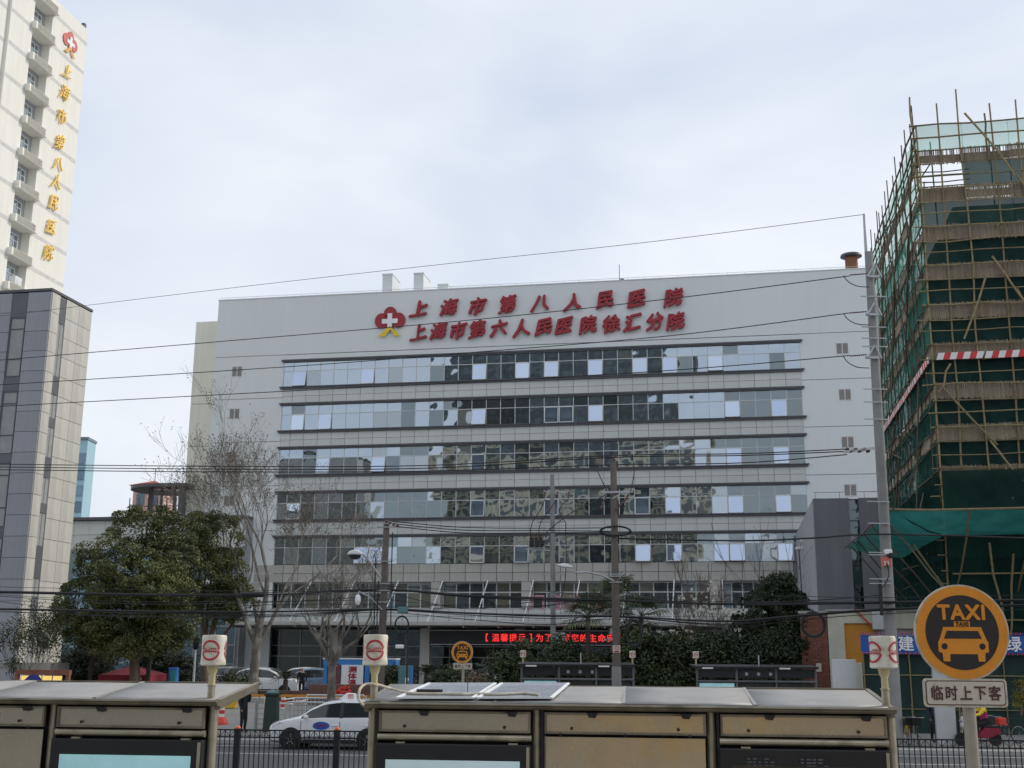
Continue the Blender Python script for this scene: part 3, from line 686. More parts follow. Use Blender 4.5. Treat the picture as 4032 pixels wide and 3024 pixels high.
for z0, z1, kind in [(23.75, 25.4, 'p'), (20.3, 23.75, 'w'), (19.1, 20.3, 'p'), (17.6, 19.1, 'w'), (17.0, 17.6, 'p'), (15.1, 17.0, 'w'), (13.8, 15.1, 'p'), (12.2, 13.8, 'w'), (11.6, 12.2, 'p'), (9.6, 11.6, 'w'), (7.6, 9.6, 'p'), (6.5, 7.6, 'w'), (5.2, 6.5, 'p'), (2.6, 5.2, 'w'), (.3, 2.6, 'w')]:
    b = MB().box(SX - .3, SX - (.02 if kind == 'p' else .12), 66.05, 66.72, z0, z1)
    o = b.build('slot_panel' if kind == 'p' else 'slot_window', M['dark_panel' if kind == 'p' else 'glass_dark'], ob)
    if kind == 'w': MB().box(SX - .14, SX - .06, 66.34, 66.40, z0, z1).build('window_frame', M['dark_frame'], o)

# ------------------------------------------------------------------ far towers
p = K(186, 950, 260); zt = p.z
bt = thing('blue_tower', 'distant pale blue high-rise with a glazed left face', 'tower', (p.x, 260, 0))
x0, xm, x1 = K(120, 952, 260).x, K(188, 952, 260).x, K(190, 952, 260).x
MB().box(x0, x1, 260, 265.2, 0, zt).build('wall', M['cyan_wall'], bt)
MB().box(x0 - .3, x1 + .2, 259.7, 265.3, zt, zt + .6).build('parapet', M['far_glass'], bt)
for i in range(16):
    z = zt - 3 - i * 3.6
    for j in range(3):
        a = x0 + 1 + j * (xm - x0 - .5) / 3; MB().box(a, a + (xm - x0) / 3 - .7, 259.8, 260.1, z - 2.4, z).build('window', M['far_glass'], bt)
zt = K(318, 1049, 150).z; p = K(318, 1060, 150)
pt = thing('pink_tower', 'distant pinkish tower with a red hipped roof behind the pergola', 'tower', (p.x, 155, 0))
x0, x1 = K(288, 1060, 150).x, K(347, 1060, 150).x
MB().box(x0, x1, 150, 156, 0, zt).build('wall', M['pink_wall'], pt)
pk = K(332, 1031, 150).z; b = MB(); xa = (x0 + x1) / 2
b.add([(x0 - .5, 149.5, zt), (x1 + .5, 149.5, zt), (x1 + .5, 156.5, zt), (x0 - .5, 156.5, zt), (xa, 153, pk)], [(0, 1, 4), (1, 2, 4), (2, 3, 4), (3, 0, 4), (3, 2, 1, 0)]); rf = b.build('roof', M['roof_red'], pt)
MB().tube([(xa, 153, pk - .1), (xa, 153, pk + 1.6)], .05, 5).build('finial', M['dark_frame'], rf)
for i in range(3):
    for j in range(2): MB().box(x0 + .5 + j * 1.7, x0 + 1.5 + j * 1.7, 149.9, 150.1, zt - 2.5 - i * 3.2, zt - 1.0 - i * 3.2).build('window', M['far_glass'], pt)

# ------------------------------------------------------------------ grey wing right of the hospital
gw = thing('grey_annex', 'plain dark grey annex with one black vertical window strip beside the pole', 'building', (9, 80, 0), 'G')
b = MB()
for a, c in ((5.15, 7.33), (7.92, 16)): b.box(a, c, 77, 77.5, .6, 13.1)
b.build('front_wall', M['wing_grey'], gw); MB().box(5.13, 5.6, 77.5, 99.7, .6, 13.1).build('side_wall', M['wing_light'], gw)
MB().box(5.6, 16, 77.6, 99.6, .6, 12.9).build('core', M['groove'], gw)
for i in range(9): MB().box(7.34, 7.91, 77.12, 77.2, .9 + i * 1.35, 2.2 + i * 1.35).build('strip_pane', M['glass_dark'], gw)
b = MB()
for i in range(10): b.box(7.33, 7.92, 77.08, 77.25, .84 + i * 1.35, .9 + i * 1.35)
b.build('strip_mullion', M['dark_frame'], gw)
b = MB(); b.tube([(5.2, 77.1, 13.5), (16, 77.1, 13.5)], .025, 5)
for i in range(8): b.tube([(5.3 + i * 1.5, 77.1, 13.1), (5.3 + i * 1.5, 77.1, 13.5)], .02, 5)
b.build('roof_rail', M['galv'], gw)
b = MB().box(1.2, 5.1, 88, 94, 6.9, 7.6); b.box(1.2, 1.6, 88, 88.4, .6, 6.9); b.build('porch', M['dark_frame'], gw)
# ================================================================== scaffolded building on the right
cb = thing('unfinished_building', 'concrete building wrapped in bamboo scaffolding and green net', 'building', (18, 66, 0), 'G')
b = MB(); b.box(11.6, 30, 59.6, 78, 0, 25.6); b.build('shell', M['concrete'], cb)
for i in range(8):
    for j in range(4): MB().box(12.2 + j * 3, 14.2 + j * 3, 59.5, 59.7, 1.2 + i * 3.1, 3.0 + i * 3.1).build('window_opening', M['dark_frame'], cb)
for i in range(8):
    for j in range(5): MB().box(11.5, 11.7, 61 + j * 3.3, 63 + j * 3.3, 1.2 + i * 3.1, 3.0 + i * 3.1).build('window_opening', M['dark_frame'], cb)
sf = thing('bamboo_scaffold', 'tall bamboo scaffold with green nets and straw mats on the right', 'scaffold', (14, 60, 0), 'G')
rg = random.Random(11)
CS, CD, SE, DE = 9.8, 58.0, 21.0, 78.5
def wob(p, q, r0, mat='bamboo', n=5, name='bamboo_pole', j=.05):
    p, q = Vector(p), Vector(q); d = q - p; pts = []
    for i in range(n + 1):
        t = i / n; pts.append(p + d * t + Vector((rg.gauss(0, j), rg.gauss(0, j), rg.gauss(0, j))) * (0 if i in (0, n) else 1))
    return MB().tube(pts, [r0 * (1.08 - .16 * i / n) for i in range(n + 1)], 6).build(name, M[mat], sf, smooth=True)
MT = [28.17 - 2.013 * i for i in range(14)]                 # top of each mat strip
for i, s_ in enumerate((9.82, 10.66, 11.9, 13.5, 14.62, 15.8, 17.0, 18.2, 19.4, 20.6)):
    top = (29.5, 30.6, 31.3, 30.4, 30.5, 30.6, 30.2, 30.6, 30.3, 30.2)[i]; k = 12
    wob((s_ + rg.gauss(0, .05), CD, 0), (s_ + rg.gauss(0, .08), CD, top), .046, n=10, j=.05)
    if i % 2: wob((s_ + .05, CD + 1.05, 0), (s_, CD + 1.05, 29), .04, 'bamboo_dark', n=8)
wob((13.22, CD + .05, 27.2), (13.18, CD + .05, 29.9), .05); wob((9.75, CD, 26), (9.7, CD + .3, 31.2), .05)
for i, zt_ in enumerate(MT):
    for dz in (.12, .86, 1.45):
        if zt_ - dz < .3: continue
        wob((CS - .35 + rg.gauss(0, .1), CD - .07, zt_ - dz + rg.gauss(0, .03)), (SE, CD - .07, zt_ - dz + rg.gauss(0, .06)), rg.uniform(.024, .036), n=8, j=.03)
for z in (29.42, 28.75): wob((CS - .3, CD - .06, z), (SE, CD - .06, z + .05), .04, n=8, j=.02)
for a in (((12.2, 57.85, 29.9), (14.3, 57.85, 26.4)), ((14.4, 57.85, 26.4), (15.6, 57.85, 24.4)), ((12.9, 57.85, 22.3), (14.2, 57.85, 19.9)), ((12.5, 57.85, 21.2), (11.3, 57.85, 18.2)), ((13.9, 57.85, 20.6), (15.7, 57.85, 17.0)), ((10.6, 57.85, 17.0), (9.95, 57.85, 15.6)), ((10.1, 57.85, 15.9), (12.4, 57.85, 13.0)), ((12.1, 57.85, 13.2), (13.3, 57.85, 11.4)), ((14.4, 57.85, 13.4), (12.7, 57.85, 10.2)), ((12.6, 57.85, 12.0), (13.9, 57.85, 9.8)), ((11.6, 57.5, 8.4), (12.0, 57.5, 4.2)), ((12.6, 57.5, 7.9), (12.1, 57.5, 3.6)), ((13.2, 57.5, 8.2), (13.5, 57.5, 3.0)), ((14.0, 57.5, 8.6), (13.7, 57.5, 3.0))):
    wob(a[0], a[1], .05, n=3)
# side face: two rows of standards, ledgers, braces
nd = 15
for i in range(nd):
    d = CD + .3 + i * (DE - CD - .3) / (nd - 1); top = 30.4 + rg.uniform(-.3, .8)
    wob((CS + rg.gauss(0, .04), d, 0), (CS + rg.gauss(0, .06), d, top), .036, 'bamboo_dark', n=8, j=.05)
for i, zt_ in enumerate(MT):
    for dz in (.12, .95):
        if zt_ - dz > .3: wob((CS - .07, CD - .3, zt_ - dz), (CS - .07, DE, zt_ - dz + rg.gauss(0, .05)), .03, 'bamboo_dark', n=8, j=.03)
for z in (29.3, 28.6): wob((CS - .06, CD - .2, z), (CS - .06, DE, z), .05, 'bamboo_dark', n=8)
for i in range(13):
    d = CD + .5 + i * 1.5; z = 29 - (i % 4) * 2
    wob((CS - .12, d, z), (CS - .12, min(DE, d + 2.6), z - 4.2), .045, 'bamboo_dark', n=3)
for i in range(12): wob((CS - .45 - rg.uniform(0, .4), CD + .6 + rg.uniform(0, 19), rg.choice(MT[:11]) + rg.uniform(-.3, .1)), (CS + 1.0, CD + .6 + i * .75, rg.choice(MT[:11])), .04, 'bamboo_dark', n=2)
# straw mats: upright slats tied in strips; four kinds
mats_ = []
for v in range(4):
    b = MB()
    for k in range(46):
        x = -1.1 + k * .048 + rg.gauss(0, .006); h = .40 + rg.uniform(-.035, .05); w_ = rg.uniform(.014, .022)
        if v == 3 and rg.random() < .12: continue
        b.box(x - w_, x + w_, rg.gauss(0, .012) - .012, .012, -.40 + rg.uniform(-.04, .03), h)
    b.box(-1.1, 1.1, .014, .02, -.36 if v < 2 else -.3, .33 if v < 2 else .1)
    mats_.append(b.mesh('straw_mat', M['straw']))
for i, zt_ in enumerate(MT[:10]):
    for k in range(5): put('straw_mat', mats_[3 if i == 0 else rg.randrange(3)], (CS + 1.12 + k * 2.2, CD + .1 + rg.gauss(0, .03), zt_ - .40 + rg.gauss(0, .02)), sf, rot=(rg.gauss(0, .03), rg.gauss(0, .008), 0))
    for k in range(9): put('straw_mat', mats_[rg.randrange(4)], (CS + .1 + rg.gauss(0, .04), CD + 1.2 + k * 2.2, zt_ - .42 + rg.gauss(0, .03)), sf, rot=(rg.gauss(0, .05), rg.gauss(0, .02), math.pi / 2))
# nets
def net(wd, h, sag=.05, seed=0, n=8):
    r2 = random.Random(seed); b = MB(); vs = []
    for j in range(n + 1):
        for i in range(n + 1): vs.append((-wd / 2 + wd * i / n, r2.gauss(0, sag * .5) + sag * math.sin(i * 1.7 + j), -h / 2 + h * j / n))
    b.add(vs, [(j * (n + 1) + i, j * (n + 1) + i + 1, (j + 1) * (n + 1) + i + 1, (j + 1) * (n + 1) + i) for j in range(n) for i in range(n)]); return b
nets = [net(2.24, 1.42, .05, s).mesh('safety_net', M['net_green'], True) for s in range(4)]
netd = [net(2.24, 1.5, .06, 9 + s).mesh('safety_net', M['net_dark'], True) for s in range(3)]
nets_mid = [net(2.24, 1.5, .06, 60 + s).mesh('safety_net', M['net_mid'], True) for s in range(3)]
nets_side = [net(2.24, 1.5, .06, 40 + s).mesh('safety_net', M['net_side'], True) for s in range(3)]
netl = [net(2.24, 1.4, .03, 20 + s).mesh('safety_net', M['net_light'], True) for s in range(3)]
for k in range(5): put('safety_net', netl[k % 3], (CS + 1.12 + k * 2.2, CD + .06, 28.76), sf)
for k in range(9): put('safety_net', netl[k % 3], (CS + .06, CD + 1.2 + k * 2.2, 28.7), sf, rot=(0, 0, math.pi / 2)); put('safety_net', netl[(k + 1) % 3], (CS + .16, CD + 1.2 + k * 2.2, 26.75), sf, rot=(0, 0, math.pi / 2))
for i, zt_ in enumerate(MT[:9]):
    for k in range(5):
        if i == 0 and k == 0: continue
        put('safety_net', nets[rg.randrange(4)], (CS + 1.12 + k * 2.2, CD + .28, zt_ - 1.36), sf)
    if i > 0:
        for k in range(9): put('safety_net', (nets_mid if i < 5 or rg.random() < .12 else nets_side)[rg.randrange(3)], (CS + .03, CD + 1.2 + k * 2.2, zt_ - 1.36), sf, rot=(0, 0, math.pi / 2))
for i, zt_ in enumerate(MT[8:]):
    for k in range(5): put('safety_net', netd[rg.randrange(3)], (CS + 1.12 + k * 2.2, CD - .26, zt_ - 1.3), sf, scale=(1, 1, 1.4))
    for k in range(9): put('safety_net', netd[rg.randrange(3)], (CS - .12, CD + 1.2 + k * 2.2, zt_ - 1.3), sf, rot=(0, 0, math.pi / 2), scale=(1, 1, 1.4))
# a torn flap hanging in the open lift, and pipes seen through it
for i in range(5): wob((CS + .1, CD + .9, 26.2 + i * .28), (CS + 2.6, CD + .9, 26.25 + i * .27), .03, 'bamboo_dark', n=2)
# striped warning boards
def stripes(L_, seed):
    b = MB(); n = int(L_ / .3)
    for i in range(n):
        x = -L_ / 2 + i * L_ / n; w_ = L_ / n; b.prism([(x, -.17), (x + w_, -.17), (x + w_ + .12, .17), (x + .12, .17)], -.02, .02, i % 2)
    return b.mesh('striped_board', [M['barrier_white'], M['mesh_white_red']])
st = stripes(2.1, 0)
for k in range(5): put('striped_board', st, (CS + 1.2 + k * 2.2, CD - .16, 17.38), sf, rot=(0, rg.gauss(0, .01), 0))
for k in range(9): put('striped_board', st, (CS - .16, CD + 1.2 + k * 2.2, 17.3), sf, rot=(0, rg.gauss(0, .012), math.pi / 2))
# catch net reaching out over the pavement
def patch(pts4, n, m, sag, seed, mat):
    r2 = random.Random(seed); a, b_, c, d = [Vector(p) for p in pts4]; vs = []
    for j in range(m + 1):
        for i in range(n + 1):
            u, v = i / n, j / m; p = a * (1 - u) * (1 - v) + b_ * u * (1 - v) + c * u * v + d * (1 - u) * v
            vs.append(p - Vector((0, 0, sag * 4 * v * (1 - v) * (.6 + .4 * math.sin(u * 9)) + r2.gauss(0, .02))))
    b = MB(); b.add(vs, [(j * (n + 1) + i, j * (n + 1) + i + 1, (j + 1) * (n + 1) + i + 1, (j + 1) * (n + 1) + i) for j in range(m) for i in range(n)])
    return b.build('catch_net', M[mat], sf, smooth=True)
netmat('net_catch', (.05, .27, .23), .80)
NL = (7.0, 54.0, 9.55)
patch([NL, (SE, 54, 9.5), (SE, 58, 8.75), (9.8, 58, 8.8)], 24, 6, .22, 1, 'net_catch')
patch([(6.6, 71.5, 9.5), NL, (9.8, 58, 8.8), (9.8, 71.5, 8.9)], 20, 6, .28, 2, 'net_catch')
wob((6.8, 54, 9.58), (SE, 54, 9.54), .05, n=8); wob((6.5, 72.2, 9.55), (7.0, 53.6, 9.58), .04, 'bamboo_dark', n=8)
for d in (56, 60, 64, 67.5, 71): wob((6.75, d, 9.5), (9.75, d, 5.6), .04, 'bamboo_dark', n=3)
for s_ in (10.2, 12.9, 15.6, 18.3): wob((s_, 54.05, 9.5), (s_ - .2, 58, 6.0), .045, n=3)
wob((8.2, 57, 8.3), (11.2, 57.5, 3.8), .045); wob((9.9, 57.5, 7.0), (SE, 57.5, 7.05), .035, n=9, j=.02); wob((9.9, 57.5, 4.9), (SE, 57.5, 4.9), .035, n=9, j=.02)
# drain pipe hung on the scaffold corner
MB().tube([K(1893, 640, 56, 'G'), K(1903, 900, 56, 'G'), K(1915, 1100, 56, 'G'), K(1925, 1320, 56, 'G')], .05, 8).build('white_pipe', M['galv'], sf, smooth=True)

# ------------------------------------------------------------------ gatehouse wall, pillar, banner, boards
cw_ = thing('gatehouse', 'low cream gatehouse wall with an orange panel under the scaffold net', 'building', (8, 61, 0), 'G')
b = MB(); b.box(4.4, 5.16, 60, 60.6, 0, 5.40); b.box(5.16, 6.95, 60, 60.6, 4.84, 5.42); b.box(6.95, 9.6, 60, 60.6, 4.6, 5.42); b.box(5.16, 5.9, 60, 60.6, 0, 3.0); b.build('wall', M['cream_wall'], cw_)
MB().box(5.16, 6.6, 60.1, 60.5, 3.0, 4.84).build('orange_panel', M['orange_panel'], cw_)
MB().box(6.6, 9.6, 60.12, 60.5, 3.0, 4.84).build('mauve_panel', M['mauve_panel'], cw_)
MB().box(6.45, 6.95, 59.6, 60, 4.55, 5.5).build('meter_box', M['alu'], cw_)
MB().tube([(5.7, 59.9, 5.5), (6.4, 59.9, 4.75)], .04, 6).build('red_strut', M['mesh_white_red'], cw_)
MB().box(4.35, 9.7, 59.9, 60.7, 5.42, 5.5).build('coping', M['kerb'], cw_)
bp = thing('brick_pillar', 'dark red brick pillar with a coiled black cable beside the gatehouse', 'pillar', (3.7, 60, 0), 'G')
MB().box(3.11, 4.36, 60.03, 61.1, 0, 5.3).build('mortar_core', M['mortar'], bp)
br = MB().box(-.148, .148, -.03, .03, -.058, .058).mesh('brick', M['brick_red'])
for j in range(40):
    for i in range(4 + j % 2):
        x = 3.27 + i * .31 - (.155 if j % 2 else 0)
        if x > 3.05 and x < 4.45: put('brick', br, (min(max(x, 3.26), 4.22), 60.02, .09 + j * .131), bp)
MB().box(3.03, 4.44, 59.96, 61.2, 5.3, 5.42).build('cap', M['kerb'], bp)
MB().box(3.75, 4.0, 59.96, 59.985, 2.55, 2.95).build('notice', M['sign_white'], bp)
bn = thing('blue_banner', 'long blue banner with white characters and striped edges under the scaffold', 'banner', (13, 53.9, 3.3), 'G')
BS0 = on(1858 * 1.8228, 2500, 54, 'G').x
b = MB(); n = 40
vs = []
for i in range(n + 1):
    x = BS0 + (SE - BS0) * i / n
    for z in (3.46, 3.82, 4.18): vs.append((x, 54 + .03 * math.sin(i * .9) + .01 * rg.gauss(0, 1), z - .04 * math.sin(math.pi * ((x - BS0) % 3) / 3)))
b.add(vs, [(i * 3 + j, i * 3 + 3 + j, i * 3 + 4 + j, i * 3 + 1 + j) for i in range(n) for j in range(2)]); b.build('cloth', M['banner_blue'], bn, smooth=True)
b = MB()
for z in (3.36, 4.19):
    for i in range(150):
        x = BS0 + i * .09
        if x < SE: b.prism([(x, z), (x + .045, z), (x + .085, z + .09), (x + .04, z + .09)], 53.95, 53.97, i % 2)
b.build('striped_edge', [M['mesh_white_red'], M['banner_blue']], bn)
for u, ch in ((1957, '建'), (2189, '绿')):
    p = K(u, 1392, 53.95, 'G'); put('banner_character', txt(ch, .66, .006, .012, 0, 'pure_white'), (p.x, 53.93, 3.82), bn)
gh = thing('green_hoarding', 'dark green netted hoarding below the blue banner', 'hoarding', (14, 54.4, .1), 'G')
for i in range(7):
    x0 = BS0 + .1 + i * 1.9; MB().box(x0, x0 + 1.86, 54.3, 54.36, .1, 3.4).build('sheet', pm('hoard', (.011, .034, .029), .8, var=.3, scale=.8) if 'hoard' not in M else M['hoard'], gh)
    MB().tube([(x0, 54.25, .1), (x0, 54.25, 3.4)], .03, 6).build('post', M['bamboo'], gh)
for z in (1.1, 2.5): MB().tube([(BS0, 54.24, z), (SE, 54.24, z)], .022, 6).build('rail', M['bamboo'], gh)
p0 = K(1796, 1424, 55, 'G'); p1 = K(1852, 1490, 55, 'G')
MB().box(p0.x, p1.x, 55, 55.06, .11, p0.z).build('white_hoarding', M['white_frame'], fr='G', bev=.01); tag(bpy.data.objects['white_hoarding'], 'blank pale hoarding sheet standing in front of the cream gatehouse', 'hoarding')
p0 = on(3675, 2700, 47, 'G'); p1 = on(3770, 2911, 47, 'G')
o = MB().box(p0.x, p1.x, 47, 47.25, .11, 2.9).build('grey_cabinet', M['alu'], fr='G', bev=.02); tag(o, 'tall pale grey street cabinet behind the fence below the taxi sign', 'cabinet')

# ================================================================== bus shelters, near row
QF = 12.1
def rz(u, v, dq=0): p = on(u, v, QF + dq, 'R'); return p.x, p.z
rA, zE = rz(1427, 2763); rB, _ = rz(3531, 2785)
ZG1, ZG0 = zE, rz(2400, 2800)[1]                                # gutter top / bottom
ZP1, ZP0 = rz(2500, 2808, .1)[1], rz(2500, 2893, .1)[1]          # upper panels
ZT = rz(2500, 2915, .05)[1]                                      # round rail
ZB = rz(2500, 2940, .05)[1]                                      # top of light box
posts = [rz(u, 2850, .15)[0] for u in (1466, 2113, 2800, 3508)]
def bolt(parent, x, z): MB().lathe([(.016, 0), (.012, -.008), (0.001, -.01)], 10, (x, QF + .06, z), ax='y').build('bolt', M['black_paint'], parent, smooth=True)
def shelter(label, r0, r1, ps, kinds, seed):
    rg = random.Random(seed)
    t = thing('bus_shelter', label, 'bus shelter', ((r0 + r1) / 2, QF + .6, .13), 'R', 'metal bus shelters in the foreground')
    # gutter: shaped lip along the front edge
    prof = [(QF - .02, ZG1), (QF - .03, ZG1 - .02), (QF + .0, ZG1 - .035), (QF + .0, ZG0 + .02), (QF + .03, ZG0), (QF + .12, ZG0), (QF + .12, ZG1 - .005)]
    MB().prism(prof, r0, r1, ax='x').build('gutter', M['steel_frame'], t, bev=.004)
    ZR = ZG1 + .135; QB = QF + 1.35
    b = MB()
    for x in (r0, r1):
        s = 1 if x == r0 else -1
        b.add([(x, QF + .1, ZG1 - .1), (x + s * .05, QF + .1, ZG1 - .1), (x + s * .05, QB, ZR - .06), (x, QB, ZR - .06), (x, QF + .1, ZG1 + .004), (x + s * .05, QF + .1, ZG1 + .004), (x + s * .05, QB, ZR + .012), (x, QB, ZR + .012)], [(0, 3, 2, 1), (4, 5, 6, 7), (0, 1, 5, 4), (1, 2, 6, 5), (2, 3, 7, 6), (3, 0, 4, 7)])
    b.build('end_beam', M['steel_frame'], t, bev=.004)
    MB().box(r0 + .05, r1 - .05, QB - .06, QB, ZR - .07, ZR + .015).build('rear_beam', M['steel_frame'], t)
    n = max(2, round((r1 - r0) / 1.28)); wd = (r1 - r0 - .1) / n
    for i in range(n):
        x0, x1 = r0 + .05 + i * wd + .012, r0 + .05 + (i + 1) * wd - .012; nn = 6; vs = []
        for j in range(nn + 1):
            for k in range(4):
                vs.append((x0 + (x1 - x0) * k / 3, QF + .06 + (QB - .1 - QF - .04) * j / nn, ZG1 - .002 + (ZR - ZG1) * j / nn + rg.gauss(0, .0025)))
        b = MB(); b.add(vs, [(j * 4 + k, j * 4 + k + 1, j * 4 + k + 5, j * 4 + k + 4) for j in range(nn) for k in range(3)])
        o = b.build('roof_panel', M['roof_sheet'], t, smooth=True); m = o.modifiers.new('t', 'SOLIDIFY'); m.thickness = .012
        if i: MB().bar((x0 - .012, QF + .06, ZG1 + .006), (x0 - .012, QB - .05, ZR + .006), .035, .016).build('roof_seam', M['roof_sheet'], t)
    for x in ps:
        b = MB(); b.lathe([(.047, 0), (.047, ZP1 - .12)], 18, (x, QF + .18, .13)); b.lathe([(.038, ZP1 + .01), (.038, ZG0 + .03)], 16, (x, QF + .18, 0)); b.lathe([(.05, ZP1 - .0), (.05, ZP1 + .012)], 18, (x, QF + .18, 0))
        b.build('post', M['steel_tube'], t, smooth=True)
        if x != ps[-1]: MB().box(x + .05, x + .075, QF + .1, QF + .3, .13, ZG0).build('post_plate', M['black_paint'], t)
    for (a, c), kd in zip(zip(ps, ps[1:]), kinds):
        x0, x1 = a + .085, c - .055
        o = MB().box(x0 + .02, x1 - .02, QF + .085, QF + .1, ZP0 + .02, ZP1 - .02).build('fascia_panel', M['steel'], t)
        f = MB()
        for p_ in ((x0, x1, ZP1 - .022, ZP1), (x0, x1, ZP0, ZP0 + .022), (x0, x0 + .022, ZP0 + .022, ZP1 - .022), (x1 - .022, x1, ZP0 + .022, ZP1 - .022)): f.box(p_[0], p_[1], QF + .06, QF + .11, p_[2], p_[3])
        f.build('panel_frame', M['steel_frame'], o, bev=.003)
        for tx in (.30, .88): MB().prism([(x0 + (x1 - x0) * tx - .055, ZP1), (x0 + (x1 - x0) * tx + .055, ZP1), (x0 + (x1 - x0) * tx + .03, ZP1 - .05), (x0 + (x1 - x0) * tx - .035, ZP1 - .045)], QF + .045, QF + .06).build('clamp', M['black_paint'], o)
        for tx in (.17, .83): bolt(o, x0 + (x1 - x0) * tx, ZP0 + .055)
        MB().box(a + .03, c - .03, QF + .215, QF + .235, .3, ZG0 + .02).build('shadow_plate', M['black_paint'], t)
        if kd == 'panel':
            o = MB().box(x0 + .01, x1 - .01, QF + .095, QF + .11, .5, ZP0 - .03).build('back_panel', M['steel'], t)
            for tx in (.1, .5, .9): bolt(o, x0 + (x1 - x0) * tx, ZP0 - .006)
            MB().box(x0, x0 + .012, QF + .08, QF + .1, .5, ZP0 - .02).build('panel_edge', M['steel_frame'], o)
        else:
            MB().tube([(x0 - .01, QF + .09, ZT), (x1 + .01, QF + .09, ZT)], .034, 14).build('rail', M['steel_tube'], t, smooth=True)
            o = MB().box(x0 - .02, x1 + .01, QF + .02, QF + .22, .55, ZB).build('light_box', M['black_paint'], t, bev=.012)
            zs = ZB - .155
            MB().box(x0 + .09, x1 - .10, QF + .012, QF + .03, .75, zs).build('screen', M[kd], o)
            if kd == 'dark_screen':
                for tx in (.14, .46):
                    xs_ = x0 + (x1 - x0) * tx; ns = MB().box(xs_, xs_ + .30, QF + .018, QF + .02, .9, ZB - .06).build('notice_sheet', M['led_board'], o); nb_ = MB()
                    for r_ in range(9):
                        for c_ in range(5):
                            if rg.random() < .8: nb_.box(xs_ + .02 + c_ * .055, xs_ + .02 + c_ * .055 + rg.uniform(.02, .048), QF + .014, QF + .017, ZB - .10 - r_ * .03, ZB - .088 - r_ * .03)
                    nb_.build('print_rows', M['dark_panel'], ns)
            MB().box(x1 - .035, x1 - .005, QF + .008, QF + .03, .6, ZB - .02).build('box_trim', M['steel_tube'], o)
            for tx in (.12, .86): MB().box(x0 + (x1 - x0) * tx, x0 + (x1 - x0) * tx + .09, QF + .03, QF + .1, ZB, ZB + .014).build('hinge', M['steel_tube'], o)
    return t
shelter('long metal bus shelter with cable and two flat panels on its roof', rA, rB, posts, ['pale_screen', 'panel', 'dark_screen'], 1)
pl = [rz(u, 2850, .15)[0] for u in (206, 835)]; dl = pl[1] - pl[0]
rC = rz(825, 2770)[0] + .06
shelter('metal bus shelter cut off by the left edge with a teal advert screen', pl[0] - 2 * dl, rC + .02, [pl[0] - dl, pl[0], pl[1]], ['panel', 'teal_screen'], 2)
# flat panels lying on the roof
def roofpt(u, v):                                              # hit the sloping roof plane of the near row
    d = ray(u, v); ex, ey = axes('R'); n_ = ey * (-.135 / 1.35) + Vector((0, 0, 1)); o_ = ey * QF + Vector((0, 0, ZG1 + .02)) - Vector((0, 0, CAM_H))
    t = o_.dot(n_) / d.dot(n_); p = d * t; return Vector((p.dot(ex), p.dot(ey), p.z + CAM_H))
for (xa, xb, xc, xd), lab in (((1562, 1860, 1950, 1690), 'leftmost pale flat panel lying on the long shelter roof'), ((1880, 2170, 2238, 1975), 'second pale flat panel on the long shelter roof nearer its middle')):
    P = [roofpt(xa, 2755), roofpt(xb, 2755), roofpt(xc, 2697), roofpt(xd, 2697)]
    t = thing('flat_panel', lab, 'panel', (P[0] + P[2]) / 2, 'R', 'flat panels on the shelter roof')
    up = Vector((0, 0, .008)); b = MB(); b.add([p + up for p in P] + [p + up * 2 for p in P], [(3, 2, 1, 0), (4, 5, 6, 7), (0, 1, 5, 4), (1, 2, 6, 5), (2, 3, 7, 6), (3, 0, 4, 7)]); b.build('sheet', M['solar'], t)
    for i, (p, q) in enumerate(((P[0], P[3]), (P[1], P[2]), (P[0], P[1]), (P[3], P[2]))): MB().bar(p + up * 2.2, q + up * 2.2, .03 if i < 2 else .012, .016).build('edge_strip', M['pure_white'], t)
def hang(pts, r, mat, n=8, name='cable', label=None, cat='cable', group=None, fr='W', sub=6):
    P = [Vector(p) for p in pts]; out = []
    for i in range(len(P) - 1):
        p0, p1, p2, p3 = P[max(i - 1, 0)], P[i], P[i + 1], P[min(i + 2, len(P) - 1)]
        for k in range(sub):
            t = k / sub; out.append(.5 * ((2 * p1) + (-p0 + p2) * t + (2 * p0 - 5 * p1 + 4 * p2 - p3) * t * t + (-p0 + 3 * p1 - 3 * p2 + p3) * t ** 3))
    out.append(P[-1]); o = MB().tube(out, r, n).build(name, M[mat], fr=fr, smooth=True)
    return tag(o, label, cat, group)
pp = [K(786, 1524, QF - .06, 'R'), K(776, 1512, QF - .05, 'R'), K(777, 1490, QF + .0, 'R'), K(790, 1478, QF + .1, 'R'), K(815, 1479, QF + .2, 'R')] + [roofpt(u * 1.8228, v * 1.8228) + Vector((0, 0, .03)) for u, v in ((845, 1494), (880, 1503), (925, 1505), (960, 1505), (1000, 1506), (1030, 1505), (1080, 1506), (1130, 1504), (1165, 1507))]
hang(pp, .014, 'sign_rim', label='thick pale cable looping over the end of the long shelter roof', fr='R')
q = roofpt(935 * 1.8228, 1503 * 1.8228); MB().tube([q + Vector((-.17, 0, .045)), q + Vector((.10, 0, .045))], .022, 8).build('cable_joint', M['cable_black'], fr='R'); tag(bpy.data.objects['cable_joint'], 'black tape-wrapped cable joint on the shelter roof', 'cable joint')
q = roofpt(1010 * 1.8228, 1505 * 1.8228); b = MB().tube([q, q + Vector((0, 0, .22))], .004, 6); b.lathe([(.012, 0), (.012, .04)], 8, q); tag(b.build('whip_antenna', M['cable_black'], fr='R'), 'thin black aerial standing between the two roof panels', 'aerial')

